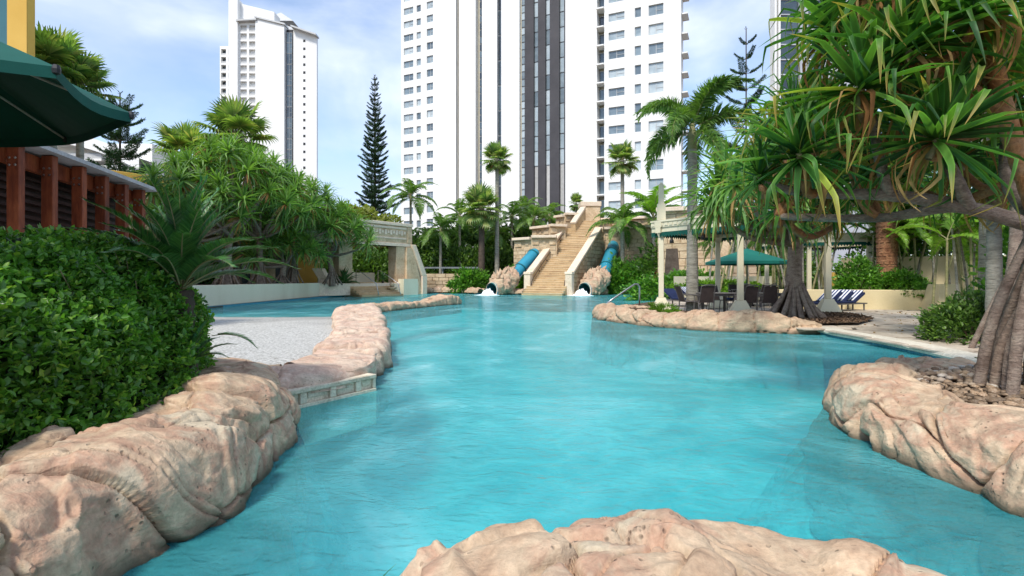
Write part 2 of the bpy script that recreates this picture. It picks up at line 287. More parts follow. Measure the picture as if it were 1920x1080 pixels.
M['sand'] = pmat('white beach gravel', [(.22, .21, .18), (.46, .45, .41), (.58, .57, .53)], scale=22, bump=1, bscale=38, dist=.03, rough=.9, fine=.35, pos=[.36, .47, .58])
M['mortar'] = pmat('grey mortar', [(.05, .04, .03), (.10, .085, .06)], scale=5, bump=.4, bscale=40, rough=.95)
M['paver'] = pmat('crazy paving stone', [(.30, .23, .17), (.44, .37, .29), (.52, .45, .36)], scale=1.8, bump=.5, bscale=12, dist=.01, rough=.8, vary=.24)
M['copestone'] = pmat('pool coping', [(.60, .54, .43), (.70, .64, .53)], scale=2, bump=.3, bscale=25, rough=.75, vary=.06)
M['pebble'] = pmat('river pebble', [(.12, .07, .035), (.27, .18, .11), (.38, .30, .21)], scale=3, bump=.3, bscale=30, rough=.55, vary=.55, spec=.4)
M['pebbles'] = leafmat('river pebbles', [(.13, .08, .05), (.25, .18, .12), (.40, .31, .22), (.30, .20, .12), (.52, .48, .42)], trans=0, rough=.6, spec=.4)
M['foam'] = pmat('white water', [(.80, .86, .88), (.90, .93, .94)], scale=4, rough=.6, bump=.5, bscale=18, dist=.05, fine=.06)
M['slat'] = pmat('grey louvre', [(.16, .17, .18), (.24, .25, .26)], rough=.6, bump=0)
M['roofcream'] = M['cream']
M['pflowers'] = leafmat('red leaves', [(.16, .02, .015), (.22, .06, .03), (.10, .07, .02)])
# foliage tones
M['hedge'] = leafmat('glossy hedge leaf', [(.035, .10, .016), (.07, .19, .025), (.12, .28, .035), (.085, .22, .03), (.26, .42, .06)], trans=.35, rough=.35, spec=.5, pos=[0, .25, .5, .82, .96])
M['pand'] = leafmat('pandanus leaf', [(.02, .068, .018), (.045, .125, .024), (.085, .19, .03), (.06, .15, .03), (.28, .31, .045)], trans=.35, rough=.52, spec=.3, pos=[0, .3, .62, .93, 1], tip=True)
M['pand_mid'] = leafmat('pandanus leaf mid', [(.05, .12, .028), (.115, .22, .045), (.19, .32, .07), (.14, .26, .08)], trans=.35, rough=.4)
M['dead'] = leafmat('dry leaf', [(.16, .07, .025), (.30, .16, .06), (.40, .27, .12), (.22, .10, .035)], trans=.35, rough=.8, spec=.1, tgain=1.2)
M['cycad'] = leafmat('cycad leaf', [(.02, .075, .022), (.04, .13, .03), (.075, .19, .04)], trans=.15, rough=.35, spec=.5)
M['fan'] = leafmat('fan palm leaf', [(.06, .12, .03), (.12, .20, .045), (.20, .29, .07), (.34, .33, .12)], trans=.35, rough=.45)
M['feather'] = leafmat('feather palm leaf', [(.05, .11, .025), (.10, .19, .035), (.17, .27, .06)], trans=.35, rough=.45)
M['lime'] = leafmat('lime palm leaf', [(.09, .18, .02), (.15, .28, .03), (.22, .36, .05)], trans=.45, rough=.4)
M['pine'] = leafmat('norfolk pine needle', [(.02, .05, .022), (.035, .085, .032), (.06, .12, .045)], trans=.1, rough=.6, spec=.2)
M['shrub'] = leafmat('shrub leaf', [(.04, .12, .02), (.09, .22, .025), (.18, .36, .045)], trans=.35, rough=.4)
M['thicket'] = leafmat('dark thicket leaf', [(.04, .09, .02), (.09, .17, .03), (.16, .26, .05)], trans=.3, rough=.45)
M['olive'] = leafmat('yellow green leaf', [(.10, .13, .025), (.20, .22, .04), (.28, .30, .06)], trans=.4, rough=.5)
# ------------------------------------------------------------------ ground, pool, water
POOL = [(-1.0, .8), (-2.0, 1.0), (-2.3, 2.6), (-2.5, 4.2), (-3.3, 5.6), (-3.6, 6.6), (-6, 8), (-13.9, 10), (-13.9, 25), (-13.55, 39.8), (-13.2, 40.6), (-9.0, 49.2), (-8.2, 50.3),
        (-4.5, 50.6), (-2.4, 47.6), (.8, 46.9), (5.6, 45.6), (8.2, 48.0), (12, 49.5), (14.2, 44.5), (12.7, 40.5), (8.7, 31.0), (6.2, 26.8), (4.7, 23.2), (3.7, 20.8), (3.45, 18.6),
        (4.0, 16.2), (5.2, 14.6), (6.4, 14.0), (7.6, 13.5), (7.45, 12.2), (7.42, 10.6), (7.2, 9.0), (6.85, 7.6), (6.3, 6.7), (5.0, 6.3), (4.0, 5.6), (3.6, 4.6), (3.75, 3.6), (3.9, 2.2), (3.4, 1.2), (2.6, .75)]
def ground():
    S = 2500; outer = [(-S, -S), (S, -S), (S, S), (-S, S)]
    vs_ = [Vector((x, y, 0)) for x, y in outer]+[Vector((x, y, 0)) for x, y in POOL]
    tri = tessellate_polygon([vs_[:4], vs_[4:]])
    b = MB(); b.add([(v.x, v.y, .10) for v in vs_], [tuple(t) for t in tri]); o = b.build('ground', M['soil'], kind='structure')
    me = o.data
    for p in me.polygons:
        if p.normal.z < 0: p.flip()
    n = len(POOL); b = MB()
    b.add([(x, y, -1.4) for x, y in POOL]+[(x, y, .09) for x, y in POOL], [(i, (i+1) % n, n+(i+1) % n, n+i) for i in range(n)])
    b.build('pool_wall', M['poolwall'], kind='structure')
    tri = tessellate_polygon([[Vector((x, y, 0)) for x, y in POOL]])
    b = MB(); b.add([(x, y, -1.35) for x, y in POOL], [tuple(t) for t in tri]); b.build('pool_floor', M['poolfloor'], kind='structure')
    b = MB(); b.add([(x, y, 0) for x, y in POOL], [tuple(t) for t in tri]); o = b.build('pool_water', M['water'], kind='structure')
    for p in o.data.polygons:
        if p.normal.z < 0: p.flip()
def water_mats():
    m, nt, N, L, P = mk('pool floor plaster')
    tc = N.new('ShaderNodeTexCoord'); n1 = N.new('ShaderNodeTexNoise'); n1.inputs['Scale'].default_value = .9; n1.inputs['Detail'].default_value = 4; n1.inputs['Distortion'].default_value = 1.5
    L.new(tc.outputs['Object'], n1.inputs[0]); r = ramp(N, [(.06, .48, .52), (.10, .57, .61), (.22, .68, .70)], [.35, .52, .72]); L.new(n1.outputs[0], r.inputs[0]); L.new(r.outputs[0], P.inputs['Base Color'])
    P.inputs['Roughness'].default_value = .8; M['poolfloor'] = m
    M['poolwall'] = pmat('blue mosaic pool wall', [(.02, .12, .20), (.04, .24, .32), (.10, .40, .45)], scale=18, bump=0, rough=.5, fine=.3)
    m, nt, N, L, P = mk('pool water'); N.remove(P)
    tc = N.new('ShaderNodeTexCoord')
    def noise(scale, det, sx, sy, dist=0.0, rough=.5):
        mp = N.new('ShaderNodeMapping'); mp.inputs['Scale'].default_value = (sx, sy, 1); L.new(tc.outputs['Object'], mp.inputs[0])
        n = N.new('ShaderNodeTexNoise'); n.inputs['Scale'].default_value = scale; n.inputs['Detail'].default_value = det; n.inputs['Distortion'].default_value = dist; n.inputs['Roughness'].default_value = rough
        L.new(mp.outputs[0], n.inputs[0]); return n
    a = noise(4.2, 4, 1, 1.5, .8, .55); b = noise(15, 3, 1, 1.7, .4); c = noise(.5, 5, 1, .8, 1.6, .55)
    h = N.new('ShaderNodeMath'); h.operation = 'MULTIPLY_ADD'; h.inputs[1].default_value = .3; L.new(b.outputs[0], h.inputs[0]); L.new(a.outputs[0], h.inputs[2])
    bp = N.new('ShaderNodeBump'); bp.inputs['Strength'].default_value = .55; bp.inputs['Distance'].default_value = .05; L.new(h.outputs[0], bp.inputs['Height'])
    fr0 = N.new('ShaderNodeFresnel'); fr0.inputs['IOR'].default_value = 1.33; L.new(bp.outputs[0], fr0.inputs['Normal']); fr = N.new('ShaderNodeMath'); fr.operation = 'MULTIPLY'; fr.inputs[1].default_value = .6; L.new(fr0.outputs[0], fr.inputs[0])
    gl = N.new('ShaderNodeBsdfGlossy'); gl.inputs['Roughness'].default_value = .09; L.new(bp.outputs[0], gl.inputs['Normal'])
    tr = N.new('ShaderNodeBsdfTransparent'); tr.inputs[0].default_value = (.60, .95, .95, 1)
    # milky water; sky reflected in wind ripples is painted as paler patches
    df = N.new('ShaderNodeBsdfDiffuse'); rr = ramp(N, [(.07, .47, .52), (.12, .55, .59), (.34, .69, .72)], [.34, .55, .78]); L.new(c.outputs[0], rr.inputs[0]); L.new(rr.outputs[0], df.inputs[0]); L.new(bp.outputs[0], df.inputs['Normal'])
    f = N.new('ShaderNodeMapRange'); f.inputs[1].default_value = .42; f.inputs[2].default_value = .75; f.inputs[3].default_value = .34; f.inputs[4].default_value = .62; L.new(c.outputs[0], f.inputs[0])
    m1 = N.new('ShaderNodeMixShader'); L.new(f.outputs[0], m1.inputs[0]); L.new(tr.outputs[0], m1.inputs[1]); L.new(df.outputs[0], m1.inputs[2])
    m2 = N.new('ShaderNodeMixShader'); L.new(fr.outputs[0], m2.inputs[0]); L.new(m1.outputs[0], m2.inputs[1]); L.new(gl.outputs[0], m2.inputs[2])
    L.new(m2.outputs[0], N['Material Output'].inputs[0]); M['water'] = m
water_mats(); ground()

def sheet(name, poly, z, mat, **kw):
    tri = tessellate_polygon([[Vector((x, y, 0)) for x, y in poly]]); b = MB(); b.add([(p[0], p[1], z) for p in poly], [tuple(t) for t in tri])
    o = b.build(name, mat, **kw)
    for p in o.data.polygons:
        if p.normal.z < 0: p.flip()
    return o
def beach():
    ys = np.concatenate([np.linspace(4.6, 20, 120), np.linspace(20.3, 34, 20)]); V = []; nx = 60
    cy = [4, 5.9, 8, 11, 15.5, 18.6, 20.5, 27, 40]; cx = [-2.2, -2.3, -2.4, -3.05, -4.3, -5.3, -5.6, -6.8, -8]
    zy = [4, 8, 14, 18.75, 26, 34]; zz = [.20, .17, .10, 0.0, -.35, -1.34]
    for y in ys:
        x1 = np.interp(y, cy, cx); z = np.interp(y, zy, zz)
        for k in range(nx): V.append((-14.2+(x1+14.2)*k/(nx-1), y, z))
    V = np.array(V); V[:, 2] += .025*fbm(V*[.8, .8, 0], 3)
    F = [(j*nx+i, j*nx+i+1, (j+1)*nx+i+1, (j+1)*nx+i) for j in range(len(ys)-1) for i in range(nx-1)]
    inst('beach_gravel', mesh_np('beach', V, F, M['sand'], True), kind='structure')
def wet_edge(mat, z0, z1, f):
    nt = mat.node_tree; N = nt.nodes; L = nt.links; P = N['Principled BSDF']; src = P.inputs['Base Color'].links[0].from_socket
    g = N.new('ShaderNodeNewGeometry'); sx = N.new('ShaderNodeSeparateXYZ'); L.new(g.outputs['Position'], sx.inputs[0]); n = N.new('ShaderNodeTexNoise'); n.inputs['Scale'].default_value = 1.1; L.new(g.outputs['Position'], n.inputs[0])
    a = N.new('ShaderNodeMath'); a.operation = 'MULTIPLY_ADD'; a.inputs[1].default_value = -.05; L.new(n.outputs[0], a.inputs[0]); L.new(sx.outputs[2], a.inputs[2])
    r = N.new('ShaderNodeMapRange'); r.inputs[1].default_value = z0; r.inputs[2].default_value = z1; r.inputs[3].default_value = f; r.inputs[4].default_value = 1; L.new(a.outputs[0], r.inputs[0])
    v = N.new('ShaderNodeVectorMath'); v.operation = 'SCALE'; L.new(src, v.inputs[0]); L.new(r.outputs[0], v.inputs['Scale']); L.new(v.outputs[0], P.inputs['Base Color'])
wet_edge(M['sand'], -.02, .05, .62)
beach()

# ------------------------------------------------------------------ moulded rock edging
def catmull(P, ds):
    P = np.asarray(P, float); out = []
    Q = np.vstack([2*P[0]-P[1], P, 2*P[-1]-P[-2]])
    for i in range(1, len(Q)-2):
        n = max(2, int(np.linalg.norm((Q[i+1]-Q[i])[:2])/ds)); t = np.linspace(0, 1, n, endpoint=False)[:, None]
        out.append(.5*((2*Q[i])+(-Q[i-1]+Q[i+1])*t+(2*Q[i-1]-5*Q[i]+4*Q[i+1]-Q[i+2])*t*t+(-Q[i-1]+3*Q[i]-3*Q[i+1]+Q[i+2])*t**3))
    return np.vstack(out+[P[-1:]])
PROF = [(1.12, -.55), (1.04, -.15), (1.0, .05), (.96, .35), (.84, .72), (.6, .95), (.2, 1.02), (-.25, .98), (-.65, .86), (-.95, .6), (-1.1, .2)]
def rock_band(name, label, cat, path, cell, seed, res=.03, amp=.05, groove=.05, gw=.035, skirt=0, prof=None, mat='rock', aniso=1.0, tilt=.08, facet=0, cracks=0, part='boulder', group=None, rough=.03, under=1.0, lump=.0, lumpf=1.4):
    """path rows: x, y, half width, height; the water lies on the left of the path"""
    C_ = catmull(path, res); n = len(C_); xy = C_[:, :2]; d = np.gradient(xy, axis=0); d /= np.linalg.norm(d, axis=1)[:, None]+1e-9
    nrm = np.stack([-d[:, 1], d[:, 0]], 1); s = np.concatenate([[0], np.cumsum(np.linalg.norm(np.diff(xy, axis=0), axis=1))])
    pr = list(prof or PROF)
    if skirt: pr = [(1+skirt, -2.32), (1+skirt*.7, -1.95), (1+skirt*.38, -1.15), (1+skirt*.12, -.45)]+pr[1:]
    pr = catmull(np.array(pr), .06); hw = C_[:, 2].mean(); hh = C_[:, 3].mean()
    seg = np.linalg.norm(np.diff(pr*[hw, hh], axis=0), axis=1); tl = np.concatenate([[0], np.cumsum(seg)]); m = max(8, int(tl[-1]/res))
    tt = np.linspace(0, tl[-1], m); U = np.interp(tt, tl, pr[:, 0]); Z = np.interp(tt, tl, pr[:, 1])
    X = xy[:, None, 0]+nrm[:, None, 0]*U[None]*C_[:, 2:3]; Y = xy[:, None, 1]+nrm[:, None, 1]*U[None]*C_[:, 2:3]
    ZZ = np.where(Z[None] > 0, Z[None]*C_[:, 3:4], Z[None]*.6*under)
    P = np.stack([X, Y, ZZ], -1)
    if lump: ZZ2 = lump*fbm(P*lumpf, 2, seed+5)*np.clip(Z[None], 0, 1); P[..., 2] += ZZ2
    def normals(P):
        a = np.gradient(P, axis=0); b = np.gradient(P, axis=1); N_ = np.cross(b, a); return N_/(np.linalg.norm(N_, axis=-1)[..., None]+1e-9)
    N0 = normals(P)
    if N0[:, m//2, 2].mean() < 0: N0 = -N0
    rs = np.random.RandomState(seed)
    ns = max(1, round(s[-1]/cell)); nt_ = max(1, round(tl[-1]/(cell*aniso))); S = []
    for i in range(ns):
        for j in range(nt_): S.append(((i+.5+rs.uniform(-.38, .38)+(.3 if j % 2 else 0))*s[-1]/ns, (j+.5+rs.uniform(-.38, .38))*tl[-1]/nt_))
    S = np.array(S); q = np.stack(np.broadcast_arrays(s[:, None], tt[None]), -1)
    wv = np.stack([fbm(P*1.6/cell*.5, 3, seed), fbm(P*1.6/cell*.5+9, 3, seed+3)], -1); q = q+wv*cell*.28
    D = np.full(q.shape[:2]+(2,), 1e9); I = np.zeros(q.shape[:2], int)
    for k, sd in enumerate(S):
        e = q-sd; dd = np.sqrt((e[..., 0])**2+(e[..., 1]/aniso)**2); c = dd < D[..., 0]
        D[..., 1] = np.where(c, D[..., 0], np.minimum(D[..., 1], dd)); D[..., 0] = np.where(c, dd, D[..., 0]); I[c] = k
    e = D[..., 1]-D[..., 0]
    tv = rs.uniform(-1, 1, (len(S), 2)); off = rs.uniform(-.5, 1, len(S)); lq = (q-S[I])/cell
    pf = (.35+.65*_sm(e/(cell*.5))); win = _sm(e/(cell*.055))
    disp = amp*(_sm(e/(cell*.35))*.35+win*.5-.5)+win*(amp*.9*off[I]+tilt*cell*(lq*tv[I]).sum(-1)*pf)
    disp += -groove*np.exp(-(e/gw)**2)+rough*fbm(P*3.2, 4, seed+9)+rough*.35*np.abs(fbm(P*[7, 7, 12], 3, seed+11))
    if facet:   # smaller flat-faced breaks inside each boulder
        for sc_, am, sd_ in ((.42, 1.0, 1), (.2, .45, 2)):
            A_ = s[-1]*(tl[-1] if not skirt else tl[-1]); S2 = rs.uniform(0, 1, (min(420, int(A_/(cell*sc_)**2)+4), 2))*[s[-1], tl[-1]]; J = np.zeros(q.shape[:2], int); D1 = np.full(q.shape[:2], 1e9); D2 = D1.copy()
            q2 = q+wv*cell*.12*sd_
            for k, sd in enumerate(S2):
                dd = np.sqrt(((q2-sd)**2).sum(-1)); c = dd < D1; D2 = np.where(c, D1, np.minimum(D2, dd)); D1 = np.where(c, dd, D1); J[c] = k
            e2 = D2-D1; w2 = _sm(e2/(cell*sc_*.11))
            t2 = rs.uniform(-1, 1, (len(S2), 2)); o2 = rs.uniform(-1, 1, len(S2)); disp += facet*cell*am*w2*(((q2-S2[J])*t2[J]).sum(-1)/(cell*sc_)+o2[J]*.5)*.6
            if sd_ == 1:   # hairline cracks along some of the breaks
                mk_ = _sm((vnoise(P*2.1/cell*.6+31, seed+21)+.2)*3); disp -= groove*.5*np.exp(-(e2/(gw*.8))**2)*mk_
    for _ in range(cracks):   # single long cracks wandering over the stone
        p0 = np.array([rs.uniform(0, s[-1]), rs.uniform(.15, .8)*tl[-1]]); a_ = rs.uniform(0, math.pi); L_c = rs.uniform(.25, .75)*cell*1.3; dv = np.array([math.cos(a_), math.sin(a_)])
        qq = q+wv*cell*.18-p0; u_ = np.clip((qq*dv).sum(-1), 0, L_c); dd = np.linalg.norm(qq-u_[..., None]*dv, axis=-1); disp -= .036*np.exp(-(dd/.0080)**2)*np.sqrt(np.clip(u_/L_c*(1-u_/L_c)*4, 0, 1)+.15)
    P = P+N0*disp[..., None]
    # objects, one per stone
    th = thing(name, label, cat, group=group)
    idx = np.arange(n*m).reshape(n, m); qd = np.stack([idx[:-1, :-1], idx[1:, :-1], idx[1:, 1:], idx[:-1, 1:]], -1).reshape(-1, 4)
    ci = I[:-1, :-1].reshape(-1); Pf = P.reshape(-1, 3)
    a, b, c_ = Pf[qd[:, 0]], Pf[qd[:, 1]], Pf[qd[:, 2]]
    if np.cross(b-a, c_-a)[:, 2].mean() < 0: qd = qd[:, ::-1]
    for k in range(len(S)):
        f = qd[ci == k]
        if len(f) < 6: continue
        u, inv = np.unique(f, return_inverse=True); V = Pf[u]; cen = V.mean(0)
        inst(part, mesh_np(part, V-cen, inv.reshape(f.shape), M[mat], True), th, loc=cen)
    return th
def _sm(x): x = np.clip(x, 0, 1); return x*x*(3-2*x)

# foreground left: water lies to the right, so the path runs back to front
def rev(p): return p[::-1]
L_ = [(-3.0, 5.75, .5, .36), (-2.82, 5.25, .52, .40), (-2.52, 4.75, .52, .44), (-2.32, 4.2, .52, .48), (-2.24, 3.7, .52, .50), (-2.22, 3.2, .52, .48), (-2.28, 2.7, .52, .47), (-2.36, 2.3, .56, .47), (-2.4, 1.7, .60, .48), (-2.4, .7, .7, .6)]
rock_band('rock_edging', 'large salmon pink moulded boulders below the leafy hedge, beside the water', 'rock edging', L_, .82, 11, res=.011, amp=.055, groove=.065, gw=.012, rough=.022, cracks=38, skirt=1.1, lump=.07, tilt=.14, facet=.05)
F_ = [(1.9, .5, .3, .0), (1.72, .95, .32, .12), (1.48, 1.38, .38, .27), (1.2, 1.66, .42, .37), (.88, 1.78, .45, .43), (.5, 1.78, .46, .44), (.15, 1.72, .45, .42), (-.15, 1.56, .42, .36), (-.5, 1.27, .4, .29), (-.9, .8, .4, .15)]
rock_band('rock_edging', 'pale pink pitted boulders along the bottom edge in the nearest foreground', 'rock edging', rev(F_)[::-1], .75, 23, res=.009, amp=.05, groove=.045, gw=.009, rough=.028, lump=.08, lumpf=2.2, cracks=16, tilt=.14, facet=.075)
Rr = [(5.9, 6.85, .4, .28), (4.9, 6.45, .34, .34), (4.1, 5.95, .36, .36), (3.62, 5.3, .40, .36), (3.35, 4.6, .42, .38), (3.30, 4.0, .42, .38), (3.42, 3.3, .46, .38), (3.5, 2.6, .5, .38), (3.4, 1.7, .5, .36)]
rock_band('rock_edging', 'brown pink boulders curving round the pebble bed at the right', 'rock edging', rev(Rr), .82, 37, res=.012, amp=.05, groove=.06, gw=.011, rough=.028, cracks=20, skirt=2.4, lump=.04, under=1.0, tilt=.15, facet=.075)
# pergola island edging
I_ = [(5.35, 21.3, .35, .25), (4.5, 20.9, .4, .28), (3.75, 20.3, .4, .30), (3.35, 19.2, .42, .32), (3.35, 17.9, .45, .34), (3.75, 16.6, .5, .36), (4.35, 15.5, .55, .36), (5.1, 14.6, .6, .42), (5.8, 14.1, .6, .46), (6.6, 13.75, .55, .42), (7.2, 13.55, .5, .30), (7.7, 13.3, .3, .2)]
rock_band('rock_edging', 'cracked tan boulders edging the island below the cream pergola', 'rock edging', rev(I_), .7, 5, res=.03, amp=.05, groove=.07, gw=.022, rough=.05, mat='rock_far', lump=.07, facet=.06, tilt=.16, skirt=.3)
# far shore
rock_band('rock_edging', 'row of pale rocks on the far shore left of the slides', 'rock edging', rev([(-8.6, 49.7, .35, .5), (-6.5, 50.0, .4, .55), (-4.4, 49.6, .4, .5), (-2.6, 47.3, .4, .42)][::-1])[::1], .9, 8, res=.08, amp=.14, groove=.12, gw=.08, rough=.06, mat='rock_far')
rock_band('rock_edging', 'small pale rocks between the left slide mouth and the stairs', 'rock edging', [(-.6, 46.4, .4, .4), (.9, 46.0, .45, .42), (1.3, 45.6, .4, .35)], .8, 9, res=.07, amp=.12, groove=.1, gw=.07, rough=.06, mat='rock_far')
rock_band('rock_edging', 'pale rocks on the far shore right of the slides', 'rock edging', [(7.0, 45.9, .4, .45), (8.6, 47.0, .45, .5), (10.4, 47.6, .45, .42), (12.2, 47.6, .45, .4), (13.8, 46.5, .4, .3)][::-1], .9, 10, res=.08, amp=.14, groove=.12, gw=.08, rough=.06, mat='rock_far')

# flagstone dividing wall and its spit
FP = [(1.05, -.8), (1.0, -.1), (.98, .5), (.95, .85), (.86, 1.0), (.4, 1.02), (-.4, 1.02), (-.86, 1.0), (-.97, .8), (-1.02, .2)]
D_ = [(-2.42, 6.30, .34, .26), (-2.32, 6.48, .42, .29), (-2.22, 6.7, .50, .31), (-2.35, 7.6, .46, .31), (-2.62, 9.2, .46, .30), (-3.15, 11.2, .50, .30), (-3.95, 13.8, .60, .30), (-4.8, 16.6, .68, .30), (-5.4, 18.8, .66, .29), (-5.75, 20.2, .45, .28)]
rock_band('dividing_wall', 'low wall of worn flagstone slabs between the gravel beach and the pool', 'stone wall', rev(D_), .55, 3, res=.022, amp=.085, groove=.07, gw=.026, rough=.03, prof=FP, mat='flag', aniso=2.6, tilt=.07, part='slab', facet=.03)
rock_band('stone_spit', 'narrow curved stone spit ending in a low rounded boulder', 'stone wall', rev([(-5.9, 20.6, .38, .27), (-5.5, 22.3, .42, .27), (-4.9, 24.3, .42, .26), (-4.2, 26.2, .42, .27), (-3.75, 27.4, .5, .42), (-3.3, 28.3, .45, .45), (-2.9, 28.9, .25, .15)]), .6, 6, res=.04, amp=.05, groove=.05, gw=.04, rough=.04, prof=FP, mat='rock_far', aniso=1.6, part='stone')

# near end of the dividing wall: carved panel frieze with a rock slope over it
def frieze():
    th = thing('carved_wall', 'cream carved wall with four recessed panels at the water below the rock slope', 'carved wall')
    A = Vector((-2.42, 5.28, 0)); B = Vector((-1.66, 6.46, 0)); d = (B-A).normalized(); n = Vector((d.y, -d.x, 0)); Lw = (B-A).length; top = .2
    def pt(u, z, o=0): p = A+d*u+n*o; return (p.x, p.y, z)
    def blk(name, u0, u1, z0, z1, o0, o1, mat='cream2'):
        b = MB(); b.hexa([pt(u0, z0, o0), pt(u0, z0, o1), pt(u1, z0, o1), pt(u1, z0, o0), pt(u0, z1, o0), pt(u0, z1, o1), pt(u1, z1, o1), pt(u1, z1, o0)][::1])
        o = b.build(name, M[mat], th); bevel(o, .006); return o
    blk('backing', 0, Lw, -.4, top, -.15, -.02)
    blk('base_course', 0, Lw, -.4, .035, -.018, .03); blk('top_course', 0, Lw, top-.045, top, -.018, .028)
    us = [0, .06, .36, .44, .74, .82, 1.10, 1.18, 1.36, Lw]
    for i in range(0, 9, 2):
        if us[i+1] > us[i]: blk('pilaster', us[i], us[i+1], .037, top-.047, -.018, .02)
    for i, (a, b_) in enumerate(((.06, .36), (.44, .74), (.82, 1.10), (1.18, 1.36))): blk('recessed_panel', a+.03, b_-.03, .037+(.04 if i % 2 else .0), top-.07+(.015 if i % 2 else 0), -.018, -.006)
M['cream2'] = pmat('weathered cream stucco', [(.46, .39, .27), (.64, .56, .42), (.72, .64, .49)], scale=5, bump=.5, bscale=40, dist=.008, rough=.85)
frieze()
SP = [(.96, .80), (.92, .86), (.8, .95), (.4, 1.0), (0, 1.08), (-.5, 1.1), (-1.0, .9), (-1.2, .4)]
rock_band('rock_slope', 'smooth pink rock slope above the carved panels at the beach corner', 'rock edging', [(-3.0, 5.55, .5, .38), (-2.78, 5.85, .50, .35), (-2.36, 6.35, .48, .31), (-2.12, 6.62, .38, .28)][::1], .8, 15, res=.02, amp=.03, groove=.035, gw=.02, rough=.03, prof=SP[:], mat='flag')
rock_band('rock_slope', 'pink boulder beside the cycad at the corner of the gravel beach', 'rock edging', [(-4.1, 6.7, .4, .30), (-3.5, 6.35, .5, .36), (-3.1, 6.1, .5, .36), (-2.7, 6.2, .45, .30)][::-1], .9, 17, res=.022, amp=.05, groove=.03, gw=.02, rough=.035, mat='rock')
# ------------------------------------------------------------------ paving, beds and coping
def clip_poly(P, a, b, c):   # keep a*x+b*y<=c
    out = []
    for i in range(len(P)):
        p, q = P[i], P[(i+1) % len(P)]; fp = a*p[0]+b*p[1]-c; fq = a*q[0]+b*q[1]-c
        if fp <= 0: out.append(p)
        if fp*fq < 0: t = fp/(fp-fq); out.append((p[0]+(q[0]-p[0])*t, p[1]+(q[1]-p[1])*t))
    return out
def inpoly(x, y, P):
    c = False; n = len(P)
    for i in range(n):
        x1, y1 = P[i]; x2, y2 = P[(i+1) % n]
        if (y1 > y) != (y2 > y) and x < (x2-x1)*(y-y1)/(y2-y1)+x1: c = not c
    return c
def crazy(parent, region, cell, seed, z, gap=.048, h=.03, name='paving_stone', limit=300):
    rs = random.Random(seed); xs = [p[0] for p in region]; ys = [p[1] for p in region]; S = []
    x = min(xs)
    while x < max(xs):
        y = min(ys)
        while y < max(ys):
            px, py = x+rs.uniform(-.36, .36)*cell, y+rs.uniform(-.36, .36)*cell
            if inpoly(px, py, region): S.append((px, py))
            y += cell
        x += cell
    S.sort(key=lambda p: p[0]**2+p[1]**2)
    for i, s in enumerate(S):
        P = [(s[0]-cell, s[1]-cell), (s[0]+cell, s[1]-cell), (s[0]+cell, s[1]+cell), (s[0]-cell, s[1]+cell)]
        for j, q in enumerate(S):
            if j == i or abs(q[0]-s[0]) > 2*cell+.1 or abs(q[1]-s[1]) > 2*cell+.1: continue
            dx, dy = q[0]-s[0], q[1]-s[1]; l = math.hypot(dx, dy)
            P = clip_poly(P, dx/l, dy/l, (dx*(s[0]+q[0])+dy*(s[1]+q[1]))/2/l-gap)
            if len(P) < 3: break
        if len(P) < 3 or i >= limit: continue
        n = len(P); dz = rs.uniform(0, .006); b = MB()
        inner = [(p[0]+(s[0]-p[0])*.04, p[1]+(s[1]-p[1])*.04) for p in P]
        b.add([(p[0]-s[0], p[1]-s[1], -h) for p in P]+[(p[0]-s[0], p[1]-s[1], -.006) for p in P]+[(p[0]-s[0], p[1]-s[1], 0) for p in inner],
              [(k, (k+1) % n, n+(k+1) % n, n+k) for k in range(n)]+[(n+k, n+(k+1) % n, 2*n+(k+1) % n, 2*n+k) for k in range(n)]+[tuple(range(2*n, 3*n))])
        b.build(name, M['paver'], parent, loc=(s[0], s[1], z+dz))
COPE = [(7.35, 13.75), (7.55, 13.0), (7.45, 12.2), (7.42, 10.6), (7.2, 9.0), (6.85, 7.6), (6.3, 6.7)]
PATH = [(7.6, 13.9), (8.0, 14.4), (8.1, 15.6), (7.0, 16.2), (6.2, 17.5), (5.6, 19.5), (6.2, 23), (7.2, 26.8), (9.2, 31), (13.2, 40.5), (14.2, 44.0), (20, 44), (20.0, 22.0), (17.2, 20.9), (16.4, 18.0), (12.0, 15.2), (9.8, 10.8), (8.3, 7.7), (6.9, 6.5), (7.2, 7.6), (7.55, 9.0), (7.77, 10.6), (7.8, 12.2), (7.9, 13.2)]
dk = sheet('pool_deck', PATH, .125, M['mortar'], kind='structure')
near = [(7.7, 13.9), (8.3, 14.4), (8.9, 16.4), (9.4, 19.5), (12, 20.6), (17, 20.8), (16.2, 18.0), (12.0, 15.2), (9.7, 10.9), (8.2, 7.8), (7.1, 6.75), (7.3, 7.6), (7.62, 9.0), (7.85, 10.6), (7.88, 12.2), (8.0, 13.0)]
crazy(dk, near, .85, 4, .15)
def far_deck():
    # pale timber-look paving strips further back
    for i in range(34):
        y = 17.2+i*.8
        x0 = np.interp(y, [16, 19.5, 23, 26.8, 31, 40.5, 44], [7.2, 5.7, 6.3, 7.3, 9.3, 13.3, 14.3])+.05; x1 = 9.0 if y < 20 else 19.9
        for k in range(2):
            xm = x0+(x1-x0)*(.35+.1*((i*7) % 4)); a, b_ = (x0, xm-.02) if k == 0 else (xm+.02, x1)
            b = MB(); b.box(a, b_, y+.02, y+.78, .10, .148); b.build('paving_slab', M['paver'], dk)
far_deck()
